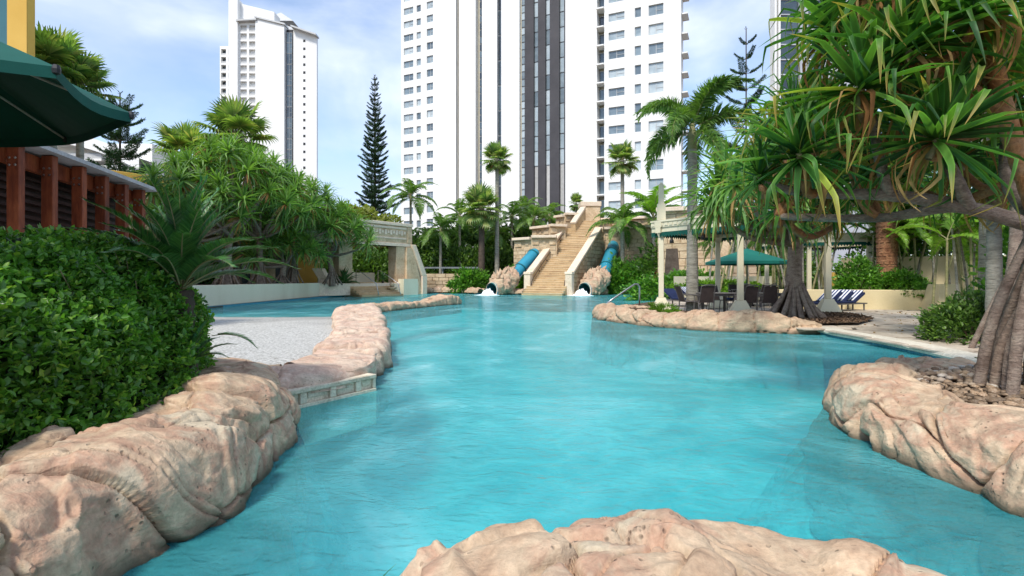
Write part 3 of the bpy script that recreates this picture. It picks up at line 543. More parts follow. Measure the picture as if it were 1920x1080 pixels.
def coping():
    th = thing('pool_coping', 'smooth cream coping stones curving between the water and the paved path', 'coping')
    c = catmull(np.array(COPE+[(5.9, 6.3)]), .05); s = np.concatenate([[0], np.cumsum(np.linalg.norm(np.diff(c, axis=0), axis=1))]); n = int(s[-1]/.55)
    def at(t): return np.array([np.interp(t, s, c[:, 0]), np.interp(t, s, c[:, 1])])
    for k in range(n):
        b = MB(); m = 4; pts = []
        for i in range(m+1):
            t = (k+.012+(1-.024)*i/m)*s[-1]/n; p = at(t); q = at(min(t+.05, s[-1])); p0 = at(max(t-.05, 0)); d = (q-p0)/np.linalg.norm(q-p0); nn = np.array([-d[1], d[0]])
            for o, z in ((-.07, .05), (-.09, .09), (-.07, .135), (-.03, .155), (.30, .160), (.33, .15), (.33, .05)): pts.append((*(p+nn*o), z))
        fs = [(i*7+j, (i+1)*7+j, (i+1)*7+j+1, i*7+j+1) for i in range(m) for j in range(6)]+[tuple(range(7)), tuple(range(m*7, m*7+7))[::-1]]
        b.add(pts, fs); b.build('coping_stone', M['copestone'], th)
    b = MB()
    for i in range(0, len(c)-6, 6): b.beam((c[i][0]-.0, c[i][1], 0.0), (c[i+6][0], c[i+6][1], 0.0), .03, .12)
    o = b.build('waterline_tiles', M['poolwall'], th)
coping()
# beds
sheet('pebble_bed', [(3.4, 1.0), (3.3, 3.0), (3.2, 4.6), (3.6, 5.5), (4.3, 6.1), (5.5, 6.5), (7.2, 6.8), (8.4, 7.6), (9.9, 10.7), (14, 8), (9, 1)], .29, M['soil'], kind='structure')
sheet('island_bed', [(4.2, 20.6), (3.6, 19.2), (3.7, 17.6), (4.6, 15.8), (5.6, 14.7), (7.0, 14.0), (7.9, 13.6), (8.9, 13.7), (10.3, 15.2), (11.0, 17.0), (10.7, 18.4), (9.7, 17.7), (8.5, 16.5), (7.2, 16.5), (6.2, 17.8), (5.6, 19.4), (5.4, 21.0)], .22, M['soil'], kind='structure')
sheet('garden_bed', [(9.8, 10.7), (12.0, 15.2), (16.4, 18.0), (17.2, 20.9), (20, 22), (40, 24), (40, 8), (14, 7.5)], .17, M['soil'], kind='structure')
def pebbles():
    V0 = []; F0 = []
    for i, (r, z) in enumerate(((.0, -1), (.75, -.6), (1, .0), (.75, .6), (0, 1))):
        for k in range(6): V0.append((r*math.cos(k*math.pi/3+i*.5), r*math.sin(k*math.pi/3+i*.5), z))
    for i in range(4):
        for k in range(6): F0.append((i*6+k, i*6+(k+1) % 6, (i+1)*6+(k+1) % 6, (i+1)*6+k))
    V0 = np.array(V0); F0 = np.array(F0); rs = np.random.RandomState(3)
    mes = [mesh_np('pebble', V0*(1+.12*rs.randn(len(V0), 1)), F0, M['pebble'], True) for _ in range(8)]
    bed = [(3.35, 3.0), (3.4, 4.6), (3.75, 5.4), (4.4, 5.95), (5.5, 6.3), (6.6, 6.5), (8.2, 7.3), (8.6, 5.2), (8, 3)]
    pts = []
    while len(pts) < 3600:
        x, y = rs.uniform(3.2, 8), rs.uniform(3, 7.3)
        if inpoly(x, y, bed): pts.append((x, y))
    pts.sort(key=lambda p: (abs(p[0]/p[1]-.86) > .13, math.hypot(*p)))
    th = thing('pebble_mulch', 'brown and tan river pebbles spread at the foot of the prop roots', 'pebbles')
    Vs = []; Fs = []
    for i, (x, y) in enumerate(pts):
        r = rs.uniform(.022, .05); sx, sy, sz = r*rs.uniform(.9, 1.5), r, r*rs.uniform(.5, .8); a = rs.uniform(0, 6.3); z = .305+rs.uniform(0, .04)
        if i < 295: inst('pebble', mes[i % 8], th, (x, y, z), (rs.uniform(-.3, .3), rs.uniform(-.3, .3), a), (sx, sy, sz))
        else:
            v = V0*[sx, sy, sz]; c, s = math.cos(a), math.sin(a); v = np.stack([v[:, 0]*c-v[:, 1]*s+x, v[:, 0]*s+v[:, 1]*c+y, v[:, 2]+z], 1); Fs.append(F0+len(Vs)*len(V0)); Vs.append(v)
    inst('pebbles', mesh_np('pebbles', np.vstack(Vs), np.vstack(Fs), M['pebbles'], True), th, kind='stuff')
pebbles()
def chips(name, poly, z, n, size, seed, mat='chip', mound=0.0):
    rs = np.random.RandomState(seed); P = np.array(poly); lo, hi = P.min(0), P.max(0); pts = []
    while len(pts) < n:
        x, y = rs.uniform(lo[0], hi[0]), rs.uniform(lo[1], hi[1])
        if inpoly(x, y, poly): pts.append((x, y, z+rs.uniform(0, .02)))
    leaf_cloud(name, np.array(pts), rs.randn(n, 3)*[1, 1, .35], size, .6, M[mat], seed, kind='stuff')
def leaf_mesh(name, pts, dirs, size, ratio, mat, seed, ups=None, fold=.25, curl=.2):
    """one small folded leaf at every point"""
    rs = np.random.RandomState(seed); n = len(pts); d = dirs/(np.linalg.norm(dirs, axis=1)[:, None]+1e-9)
    up = rs.randn(n, 3)*.6+[0, 0, .8] if ups is None else ups
    r = np.cross(d, up); r /= np.linalg.norm(r, axis=1)[:, None]+1e-9; u = np.cross(r, d)
    L = size*rs.uniform(.7, 1.3, n)[:, None]; w = L*ratio*.5
    b = pts; t = pts+d*L-u*L*curl; m1 = pts+d*L*.34; m2 = pts+d*L*.72-u*L*curl*.45
    V = np.stack([b, m1+r*w*.95+u*w*fold, m2+r*w*.75+u*w*fold, t, m2-r*w*.75+u*w*fold, m1-r*w*.95+u*w*fold], 1).reshape(-1, 3)
    k = np.arange(n)[:, None]*6; F = np.concatenate([k+[0, 1, 2, 3], k+[0, 3, 4, 5]], 1).reshape(-1, 4)
    return mesh_np(name, V, F, mat)
def leaf_cloud(name, pts, dirs, size, ratio, mat, seed, parent=None, **kw):
    return inst(name, leaf_mesh(name, pts, dirs, size, ratio, mat, seed), parent, **kw)
chips('mulch_chips', [(7.0, 14.0), (7.9, 13.6), (8.9, 13.7), (10.3, 15.2), (11.0, 17.0), (10.7, 18.4), (9.7, 17.7), (8.5, 16.5), (7.2, 16.5), (6.2, 17.8), (5.6, 19.4), (4.2, 20.2), (3.8, 19), (4.2, 16.6), (5.4, 15.0)], .235, 12000, .06, 2)
chips('leaf_litter', [(8.7, 7.8), (9.9, 10.8), (12.1, 15.3), (16.4, 18.1), (19, 18), (15, 9), (9.5, 7)], .18, 9000, .06, 5)

# ------------------------------------------------------------------ facades with real openings
def facade(name, O, d, w, h, openings, mat, parent, depth=.3, z0=0):
    """wall sheet of width w along d from O with rectangular holes (u0,u1,z0,z1), reveals going back"""
    d = Vector(d).normalized(); n = Vector((-d.y, d.x, 0))   # away from the viewer
    us = sorted({0, w}|{round(v, 4) for o in openings for v in o[:2]}); zs = sorted({z0, h}|{round(v, 4) for o in openings for v in o[2:4]})
    ui = {u: i for i, u in enumerate(us)}; zi = {z: i for i, z in enumerate(zs)}; hole = set(); b = MB()
    for o in openings:
        for i in range(ui[round(o[0], 4)], ui[round(o[1], 4)]):
            for j in range(zi[round(o[2], 4)], zi[round(o[3], 4)]): hole.add((i, j))
    def p(u, z, k=0): v = O+d*u+n*k; return (v.x, v.y, z)
    for i in range(len(us)-1):
        j = 0
        while j < len(zs)-1:
            if (i, j) in hole: j += 1; continue
            j2 = j
            while j2+1 < len(zs)-1 and (i, j2+1) not in hole: j2 += 1
            b.add([p(us[i], zs[j]), p(us[i+1], zs[j]), p(us[i+1], zs[j2+1]), p(us[i], zs[j2+1])], [(0, 1, 2, 3)]); j = j2+1
    for o in openings:
        u0, u1, a, c = o[:4]
        b.add([p(u0, a), p(u1, a), p(u1, c), p(u0, c), p(u0, a, depth), p(u1, a, depth), p(u1, c, depth), p(u0, c, depth)], [(0, 1, 5, 4), (1, 2, 6, 5), (2, 3, 7, 6), (3, 0, 4, 7)])
    return b.build(name, mat, parent)
_wm = {}
def window_meshes(w, h, split, mat='glass'):
    k = (round(w, 2), round(h, 2), split, mat)
    if k not in _wm:
        b = MB(); b.add([(0, 0, 0), (w, 0, 0), (w, 0, h), (0, 0, h)], [(0, 1, 2, 3)]); g = b.mesh('pane', M[mat])
        f = MB(); t = .07
        f.box(0, w, -.05, -.002, 0, t); f.box(0, w, -.05, -.002, h-t, h); f.box(0, t, -.05, -.002, t, h-t); f.box(w-t, w, -.05, -.002, t, h-t)
        if split:
            x = w*split; f.box(x-t/2, x+t/2, -.055, -.003, t, h-t); f.box(x+t/2, w-t, -.05, -.002, h*.45, h*.45+t*.7)
        _wm[k] = (g, f.mesh('window_frame', M['frame']))
    return _wm[k]
def put_windows(parent, O, d, openings, depth, split=.5, mat='glass', frame=True, name='window'):
    d = Vector(d).normalized(); n = Vector((-d.y, d.x, 0)); a = math.atan2(d.y, d.x)
    for i, o in enumerate(openings):
        g, f = window_meshes(o[1]-o[0], o[3]-o[2], split, mat); p = O+d*o[0]+n*depth
        w = inst(name, g, parent, (p.x, p.y, o[2]), (0, 0, a))
        if frame: inst('frame', f, w)

# ------------------------------------------------------------------ main tower
def main_tower():
    th = thing('apartment_tower', 'widest white tower block with dark vertical window bands, behind the water slides', 'tower')
    FH = 3.0; HT = 88
    O = Vector((-25.0, 120.8, 0)); d = Vector((1, -.46, 0)).normalized()
    def u_at(px): k = (px-960)/1000; return (k*O.y-O.x)/(d.x-k*d.y)
    u = {p: u_at(p) for p in (752, 757, 775, 781, 789, 800, 812, 855, 862, 893, 898, 905, 933, 941, 975, 977, 984, 1001, 1009, 1023, 1031, 1049, 1058, 1064)}
    op = []; mid = []; strips = []
    W0 = u[752]; fl = int(HT/FH)
    for k in range(4, fl):
        z = k*FH+.3
        op.append((u[757]-W0, u[775]-W0, z+.6, z+2.1)); mid.append((u[781]-W0, u[789]-W0, z+.6, z+2.1)); op.append((u[800]-W0, u[812]-W0, z+.7, z+2.3))
    O0 = O+d*W0
    facade('left_wing_wall', O0, d, u[855]-W0, HT, op+mid, M['white'], th, .25)
    put_windows(th, O0, d, op, .25, .55); put_windows(th, O0, d, mid, .25, 0)
    n = Vector((-d.y, d.x, 0))
    def slab(name, a, b_, mat, off=0, top=HT, dep=6):
        b = MB(); p = O+d*a+n*off; q = O+d*b_+n*off; r = q+n*dep; s = p+n*dep
        b.hexa([(p.x, p.y, 0), (q.x, q.y, 0), (r.x, r.y, 0), (s.x, s.y, 0), (p.x, p.y, top), (q.x, q.y, top), (r.x, r.y, top), (s.x, s.y, top)]); return b.build(name, M[mat], th)
    slab('left_wing_core', u[752], u[855], 'white', .5, HT, 14)
    slab('recess_wall', u[855], u[862], 'tan', 1.2); slab('shaft_wall', u[862], u[893], 'white', -.3, HT, 8)
    slab('recess_wall', u[893], u[898], 'tan', .8); slab('shaft_wall', u[905], u[933], 'white', -.3, HT, 8); slab('shaft_wall', u[941], u[975], 'white', -.3, HT, 8)
    slab('recess_wall', u[975], u[977], 'tan', .3)
    for a, b_ in ((984, 1001), (1009, 1023), (1031, 1049), (1058, 1064)): slab('dark_pier', u[a], u[b_], 'charcoal', -.1, HT, 6)
    for a, b_, m, per in ((898, 905, 'darkglass', 1.0), (933, 941, 'darkglass', 1.0), (977, 984, 'stripglass', 1.5), (1001, 1009, 'stripglass', 1.0), (1023, 1031, 'stripglass', 1.0), (1049, 1058, 'stripglass', 1.0)):
        if m == 'stripglass' or a == 898:
            ops = []
            for k in range(8, fl*2 if a in (898, 977) else fl):
                hh = FH/2 if a in (898, 977) else FH
                if hh*k < 12: continue
                ops.append((u[a], u[b_], k*hh+.12, k*hh+hh-.12))
        else: ops = [(u[a], u[b_], k*5.2+.1, k*5.2+5.0) for k in range(3, 17)]
        put_windows(th, O, d, ops, .35, 0, m, frame=False, name='strip_window')
        b = MB(); p = O+d*u[a]+n*.5; q = O+d*u[b_]+n*.5; b.hexa([(p.x, p.y, 0), (q.x, q.y, 0), (q.x+n.x, q.y+n.y, 0), (p.x+n.x, p.y+n.y, 0), (p.x, p.y, HT), (q.x, q.y, HT), (q.x+n.x, q.y+n.y, HT), (p.x+n.x, p.y+n.y, HT)])
        b.build('window_strip_backing', M['frame'], th)
    # nearer right wing
    O = Vector((8.84, 88.4, 0)); d = Vector((1, -.44, 0)).normalized(); n = Vector((-d.y, d.x, 0)); HT2 = 70
    def u2(px): k = (px-960)/1000; return (k*O.y-O.x)/(d.x-k*d.y)
    a0, a1, a2, a3 = u2(1060), u2(1119), u2(1133), u2(1277)
    b = MB(); 
    def hx(a, b_, off, dep, z0=0, z1=HT2):
        p = O+d*a+n*off; q = O+d*b_+n*off; r = q+n*dep; s = p+n*dep
        b.hexa([(p.x, p.y, z0), (q.x, q.y, z0), (r.x, r.y, z0), (s.x, s.y, z0), (p.x, p.y, z1), (q.x, q.y, z1), (r.x, r.y, z1), (s.x, s.y, z1)])
    hx(a0, a1, 0, 14); b.build('blank_wall', M['white'], th)
    b = MB(); hx(a1, a2, 1.6, 8); b.build('balcony_back_wall', M['tan'], th)
    ops = []; o2 = []; ob = []
    e = 1155, 
    cols = ((1141, 1171, .85, 2.15), (1216, 1244, .55, 2.2)); midc = (1190, 1202, .75, 2.25)
    for k in range(3, 23):
        z = k*FH-.35
        for c0, c1, z0, z1 in cols: ops.append((u2(c0)-a2, u2(c1)-a2, z+z0, z+z1))
        o2.append((u2(midc[0])-a2, u2(midc[1])-a2, z+midc[2], z+midc[3]))
        ob.append((a1+.05, a2-.05, z+.5, z+2.6))
        b = MB(); hx(a1, a2, -.5, 1.95, z+.1, z+.3); b.build('balcony_slab', M['white'], th)
        b = MB(); hx(a3+.02, a3+.9, .5, 2.5, z+.1, z+.3); b.build('balcony_slab', M['white'], th)
    O2 = O+d*a2
    facade('right_wing_wall', O2, d, a3-a2, HT2, ops+o2, M['white'], th, .25)
    put_windows(th, O2, d, ops, .25, .5); put_windows(th, O2, d, o2, .25, 0); put_windows(th, O, d, ob, 1.2, 0, 'darkglass', name='balcony_door')
    b = MB(); hx(a2, a3, .5, 2.5); hx(a2, a2+.25, -.02, .6); hx(a3-.25, a3, -.02, .6); b.build('right_wing_core', M['white'], th)
main_tower()

def left_tower():
    th = thing('hotel_tower', 'white stepped tower with balcony grid and single dark glass strip, at the upper left', 'tower')
    Y = 200; s = Y/1000.
    X = lambda px: (px-960)*s
    Z = lambda py: H-(py-523)*s
    def bx_(name, x0, x1, y0, y1, zt, mat='white', z0=0, slope=None):
        b = MB(); zl = zt; zr = slope if slope is not None else zt
        b.hexa([(x0, y0, z0), (x1, y0, z0), (x1, y1, z0), (x0, y1, z0), (x0, y0, zl), (x1, y0, zr), (x1, y1, zr), (x0, y1, zl)]); return b.build(name, M[mat], th)
    # low wing
    def grid(px0, px1, ytop, ncol, off, nrow, tag_):
        O = Vector((X(px0), Y+off, 0)); d = Vector((1, 0, 0)); w = X(px1)-X(px0); ops = []
        cw = w/ncol
        for r in range(nrow):
            z1 = Z(ytop)-1.1-r*3.0
            for c in range(ncol): ops.append((c*cw+.45, (c+1)*cw-.35, z1-2.35, z1))
        facade(tag_, O, d, w, Z(ytop), ops, M['white'], th, 1.4)
        for o in ops:
            g = window_meshes(o[1]-o[0], o[3]-o[2], 0, 'darkglass')[0]
            inst('balcony_door', g, th, (O.x+o[0], O.y+1.38, o[2]))
            if 'rail' not in _wm:
                b = MB(); b.box(0, o[1]-o[0], 0, .06, .0, .75); _wm['rail'] = b.mesh('balustrade', M['frame'])
            inst('balustrade', _wm['rail'], th, (O.x+o[0], O.y+.1, o[2]), scale=((o[1]-o[0])/(_wm['rail'].vertices[1].co.x or 1), 1, 1))
    grid(404, 431, 80, 2, 3, 13, 'low_wing_wall'); bx_('low_wing_core', X(404), X(432), Y+4.6, Y+20, Z(80)); 
    bx_('tall_slab', X(431), X(448), Y-1, Y+6, Z(3), slope=Z(-1))
    grid(448, 481, 42, 2, 0, 17, 'balcony_wall'); bx_('balcony_core', X(448), X(481), Y+1.6, Y+22, Z(42))
    bx_('upper_block', X(448), X(512), Y+1, Y+6, Z(4), slope=Z(20))
    bx_('shaft', X(481), X(535), Y-1, Y+8, Z(36), slope=Z(50))
    bx_('end_block', X(549), X(593), Y+.5, Y+1.6, Z(52), slope=Z(68))
    bx_('strip_core', X(535), X(549), Y+1.2, Y+8, Z(52))
    # cornices and hipped roofs
    for a, b_, y0, y1 in ((446, 484, 40, 38), (480, 537, 33, 47), (548, 595, 50, 66)):
        b = MB(); b.hexa([(X(a), Y-1.6, Z(y0+3)), (X(b_), Y-1.6, Z(y1+3)), (X(b_), Y+2, Z(y1+3)), (X(a), Y+2, Z(y0+3)), (X(a), Y-1.6, Z(y0)), (X(b_), Y-1.6, Z(y1)), (X(b_), Y+2, Z(y1)), (X(a), Y+2, Z(y0))]); b.build('cornice', M['frame'], th)
    for x0, x1, zb, zt, y0 in ((446, 500, 42, 28, -1), (470, 535, 22, -4, 7), (500, 552, 50, 34, 2)):
        b = MB(); xc = (X(x0)+X(x1))/2; y1 = Y+y0+8
        b.add([(X(x0), Y+y0, Z(zb)), (X(x1), Y+y0, Z(zb)), (X(x1), y1, Z(zb)), (X(x0), y1, Z(zb)), (xc, (Y+y0+y1)/2, Z(zt))], [(0, 1, 4), (1, 2, 4), (2, 3, 4), (3, 0, 4)]); b.build('hipped_roof', M['frame'], th)
    ops = [(X(536.5), X(547.5), z, z+3.85) for z in np.arange(18, Z(56)-4, 4.0)]
    put_windows(th, Vector((0, Y, 0)), (1, 0, 0), ops, .2, .5, 'darkglass')
    b = MB(); b.box(X(536), X(548), Y+.7, Y+1.0, 0, Z(54)); b.build('strip_backing', M['black'], th)
    g = MB(); g.box(0, .85, -.04, .0, 0, .95); gm = g.mesh('small_window', M['black'])
    for k in range(17):
        inst('small_window', gm, th, (X(567.5), Y+.5, Z(78+k*14.9)))
left_tower()

def right_tower():
    th = thing('glass_tower', 'dark glass and pale grey tower at the upper right behind the pandanus', 'tower')
    Y = 110; s = Y/1000.; X = lambda px: (px-960)*s; HT = 80
    def bx_(name, a, b_, y0, y1, mat): b = MB(); b.box(X(a), X(b_), Y+y0, Y+y1, 0, HT); return b.build(name, M[mat], th)
    bx_('edge_frame', 1448, 1452, -1, 1, 'white'); bx_('edge_frame', 1457, 1461, -.6, 1, 'white'); bx_('glass_core', 1452, 1457, .2, 1, 'darkglass')
    bx_('grey_pier', 1498, 1513, -.5, 1, 'slat2'); bx_('grey_panel_wall', 1541, 1642, -.3, 4, 'slat2')
    for k in range(0, 24):
        z = k*3.1
        for a, b_ in ((1461, 1498), (1513, 1541)):
            b = MB(); b.box(X(a), X(b_), Y+.2, Y+1, z+.25, z+3.0); b.build('glass_band', M['darkglass'], th)
            b = MB(); b.box(X(a), X(b_), Y, Y+1, z-.02, z+.22); b.build('spandrel', M['white' if a > 1500 else 'slat2'], th)
    for k in range(14):
        if k % 3 == 0: b = MB(); b.box(X(1596), X(1607), Y-.34, Y-.31, 40+k*3.1-12, 42+k*3.1-12); b.build('small_window', M['darkglass'], th)
M['slat2'] = pmat('pale grey cladding', [(.42, .43, .46), (.50, .51, .54)], scale=.5, bump=0, rough=.6, fine=.05)
right_tower()

def white_hotel():
    th = thing('white_hotel', 'low white curved-roof hotel with balconies beyond the timber pergola', 'hotel')
    Y = 80; s = Y/1000.; X = lambda px: (px-960)*s; Z = lambda py: H-(py-523)*s
    b = MB(); b.box(X(30), X(265), Y+2.4, Y+14, 0, Z(262)); b.build('wall', M['white'], th)
    # floors stepping down to the right
    for k, (yy, x1) in enumerate(((300, 190), (322, 262), (345, 268), (368, 270), (391, 270))):
        b = MB(); b.box(X(30), X(x1), Y, Y+2.4, Z(yy)-.12, Z(yy)+.2); b.build('balcony_slab', M['white'], th)
        b = MB(); b.box(X(30), X(x1), Y+.05, Y+.12, Z(yy)+.2, Z(yy)+1.0); b.build('balustrade', M['frame'], th)
        for j in range(7):
            xa = 40+j*33
            if xa+22 < x1: inst('balcony_door', window_meshes(1.9, 1.35, .5, 'darkglass')[0], th, (X(xa), Y+2.38, Z(yy)+.25))
            if xa+28 < x1: b = MB(); b.box(X(xa+26), X(xa+26)+.25, Y+.2, Y+2.4, Z(yy)-1.7, Z(yy)-.12); b.build('party_wall', M['white'], th)
    b = MB(); n = 14; pts = []
    for i in range(n+1):
        t = i/n; px = 60+t*205; py = 248+50*t**1.6-8*math.sin(t*math.pi)
        pts += [(X(px), Y-.5, Z(py)), (X(px), Y+14, Z(py)), (X(px), Y+14, Z(py+22)), (X(px), Y-.5, Z(py+22))]
    b.add(pts, [(4*i+j, 4*i+(j+1) % 4, 4*i+4+(j+1) % 4, 4*i+4+j) for i in range(n) for j in range(4)]); b.build('curved_roof', M['white'], th)
white_hotel()
def yellow_building():
    th = thing('yellow_building', 'ochre yellow building corner with tall green-tinted window at the left edge', 'building')
    X1 = -14.35; Y = 16
    b = MB(); b.prism([(-15.15, Y), (-14.56, Y), (-14.58, Y+.25), (-17.2, Y+3), (-24, Y+3), (-24, Y+.9), (-15.15, Y+.9)], 0, 14); b.build('wall', M['yellow'], th)
    b = MB(); b.prism([(-14.555, Y+.01), (-14.54, Y+.26), (-14.56, Y+.27), (-14.575, Y+.26)], 0, 14); b.build('corner_strip', M['yellow'], th)
    b = MB(); b.box(-24, -15.2, Y+.7, Y+.8, 4, 14); b.build('window_glass', M['tealglass'], th)
    for z in (6.0, 8.4, 11.0):
        b = MB(); b.box(-24, -15.2, Y+.6, Y+.69, z, z+.12); b.build('window_frame', M['frame'], th)
    b = MB(); b.box(-15.3, -15.2, Y+.58, Y+.69, 4, 14); b.build('window_frame', M['frame'], th)
    b = MB(); b.box(-24, -16.0, Y-.3, Y+.5, 0, 3.6); b.build('stucco_base', M['wallside'], th)
M['tealglass'] = glassmat('green tinted glass', (.02, .10, .10), (.03, .16, .15), (.06, .25, .22))
yellow_building()

def timber_pergola():
    th = thing('timber_pergola', 'heavy red timber pergola with bolted posts and grey cap above the hedge', 'pergola')
    D = 10.0; pxs = [(12, 47, 262), (78, 108, 284), (135, 162, 304), (180, 203, 322), (218, 240, 337), (250, 272, 347)]
    prev = None; zt = 4.0
    tops = []
    pm_ = None
    for i, (a, b_, ty) in enumerate(pxs):
        w = .34; Y0 = -(-D)/((960-(a+b_)/2)/1000.); x = -D
        z1 = H+(523-ty-9)/1000*Y0
        b = MB(); b.box(x-.13, x+.13, Y0-.07, Y0+.07, 0, z1); o = b.build('post', M['timber'], th); bevel(o, .012)
        for dz in (.28, .42):
            for dx in (-.06, .06):
                q = MB(); q.lathe([(0, 0), (.022, .0), (.028, .012), (0, .02)], n=8); q.build('bolt', M['chrome'], o, loc=(x+dx, Y0-.072, z1-dz), rot=(R(90), 0, 0))
        b = MB(); b.beam((x-.14, Y0+.02, z1-.17), (x-4, Y0+.6, z1-.17), .12, .24); o = b.build('rafter', M['timber'], th)
        tops.append((x, Y0, z1))
    a, c = Vector(tops[0])+Vector((0, -3, .05)), Vector(tops[-1])+Vector((0, .5, .05))
    a.z = tops[0][2]+.30*((tops[0][2]-tops[-1][2]))/(1) + .03
    b = MB(); dz = (tops[-1][2]-tops[0][2])/(tops[-1][1]-tops[0][1])
    y0, y1 = tops[0][1]-3, tops[-1][1]+.35; za = tops[0][2]+dz*(y0-tops[0][1])+.03; zb = tops[-1][2]+dz*.35+.03
    b.hexa([(-14.5, y0, za), (-9.72, y0, za), (-9.72, y1, zb), (-14.5, y1, zb), (-14.5, y0, za+.09), (-9.72, y0, za+.09), (-9.72, y1, zb+.09), (-14.5, y1, zb+.09)]); b.build('cap_sheet', M['zinc'], th)
    b = MB(); b.beam((-10.25, y0, za-.22), (-10.25, y1, zb-.22), .12, .34); b.build('ring_beam', M['timber'], th)
    for k in range(9):
        z = -.45-.17*k
        b = MB(); b.beam((-10.6, y0, za+z), (-10.6, y1, zb+z), .05, .07); b.build('slat', M['timber_dark'], th)
    b = MB(); b.hexa([(-10.75, y0, za-2.6), (-10.7, y0, za-2.6), (-10.7, y1, zb-1.3), (-10.75, y1, zb-1.3), (-10.75, y0, za-.2), (-10.7, y0, za-.2), (-10.7, y1, zb-.2), (-10.75, y1, zb-.2)]); b.build('backing_board', M['timber_dark'], th)
timber_pergola()

def umbrella_big():
    th = thing('cantilever_umbrella', 'large dark green market umbrella overhead at the upper left corner', 'umbrella', (-4.3, 3.5, 0))
    rim = [(23, 1.50), (77, 1.32), (128, 1.4), (180, 1.45), (232, 1.45), (288, 1.5), (349, 1.6)]; zr = 2.62; zt = 3.22
    R_ = [Vector((r*math.cos(R(a)), r*math.sin(R(a)), zr)) for a, r in rim]; A = Vector((0, 0, zt)); n = len(rim)
    def canopy(dz, nm, mat):
        b = MB(); m = 8
        for i in range(n):
            p, q = R_[i], R_[(i+1) % n]; vs_ = []; fs = []
            for j in range(m+1):
                t = j/m
                for k in range(m+1):
                    s = k/m; e = p.lerp(q, s); v = A.lerp(e, t); v = v+Vector((0, 0, dz-.05*math.sin(s*math.pi)*t*(1)+.04*math.sin(t*math.pi)))
                    v.x *= 1-.03*math.sin(s*math.pi)*t; v.y *= 1-.03*math.sin(s*math.pi)*t; vs_.append(v)
            for j in range(m):
                for k in range(m): fs.append((j*(m+1)+k, (j+1)*(m+1)+k, (j+1)*(m+1)+k+1, j*(m+1)+k+1))
            b.add(vs_, fs)
        return b.build(nm, M[mat], th)
    canopy(0, 'canopy', 'greencloth')
    for i in range(n):
        p, q = R_[i], R_[(i+1) % n]; b = MB(); pts = []
        for k in range(9):
            s = k/8; e = p.lerp(q, s); f = 1-.03*math.sin(s*math.pi); e = Vector((e.x*f, e.y*f, e.z-.05*math.sin(s*math.pi))); pts += [e*1.0, e+Vector((0, 0, -.07))]
        b.add(pts, [(2*k, 2*k+1, 2*k+3, 2*k+2) for k in range(8)]); b.build('valance', M['greencloth'], th)
        b = MB(); b.tube([A+Vector((0, 0, -.06)), R_[i]+Vector((0, 0, -.02))], .009, 6); b.build('rib', M['frame'], th)
        b = MB(); b.lathe([(0, -.035), (.020, -.025), (.024, 0), (.018, .025), (0, .03)], n=8); b.build('rib_cap', M['black'], th, loc=R_[i]+Vector((0, 0, -.015)))
    b = MB(); b.lathe([(.0, 3.3), (.07, 3.28), (.08, 3.1), (.03, 3.05), (.03, 0.1), (.3, .1), (.3, 0)], n=12); b.build('pole', M['black'], th)
umbrella_big()

# ------------------------------------------------------------------ block walls
_ub = None
def ublock():
    global _ub
    if _ub is None:
        b = MB(); s = .5; e = .06
        import itertools
        b.hexa([(-s+e*.3, -s, -s+e*.6), (s-e*.3, -s, -s+e*.6), (s, s, -s), (-s, s, -s), (-s+e*.3, -s, s-e*.6), (s-e*.3, -s, s-e*.6), (s, s, s), (-s, s, s)])
        _ub = b
    return _ub
_bm = {}
def blocks(parent, A, B, z0, top, ch=.4, bl=.8, thick=.12, mat='sandst', seed=0, gap=.015, name='block'):
    """stone blocks facing right-hand side of A->B; top(u) gives wall height along it"""
    A = Vector((A[0], A[1], 0)); B = Vector((B[0], B[1], 0)); d = (B-A); Lw = d.length; d.normalize(); n = Vector((d.y, -d.x, 0)); a = math.atan2(d.y, d.x)
    if mat not in _bm: _bm[mat] = ublock().mesh(name, M[mat])
    rs = random.Random(seed); z = z0; r = 0; tf = top if callable(top) else (lambda u: top)
    while z < max(tf(0), tf(Lw), tf(Lw/2))-.05:
        u = -(bl*.5 if r % 2 else 0)
        while u < Lw:
            l = bl*rs.uniform(.75, 1.25); u0, u1 = max(u, 0), min(u+l, Lw); u += l
            if u1-u0 < .12: continue
            t = min(tf(u0), tf(u1)); h = min(ch, t-z)
            if h < .08: continue
            c = A+d*(u0+u1)/2+n*(thick/2+rs.uniform(-.012, .012)); inst(name, _bm[mat], parent, (c.x, c.y, z+h/2), (0, 0, a), (u1-u0-gap, thick, h-gap))
        z += ch; r += 1
def core(parent, A, B, thick, z0, ztA, ztB, mat='mortar', name='core', off=0):
    A = Vector((A[0], A[1], 0)); B = Vector((B[0], B[1], 0)); d = (B-A).normalized(); n = Vector((d.y, -d.x, 0)); A = A+n*off; B = B+n*off; b = MB(); q = n*-thick
    b.hexa([(A.x, A.y, z0), (B.x, B.y, z0), (B.x+q.x, B.y+q.y, z0), (A.x+q.x, A.y+q.y, z0), (A.x, A.y, ztA), (B.x, B.y, ztB), (B.x+q.x, B.y+q.y, ztB), (A.x+q.x, A.y+q.y, ztA)]); return b.build(name, M[mat], parent)
def coping_bar(parent, A, B, zA, zB, w=.5, h=.2, mat='coping', name='coping', bev=.03):
    b = MB(); b.beam((A[0], A[1], zA), (B[0], B[1], zB), w, h); o = b.build(name, M[mat], parent); bevel(o, bev, 2); return o

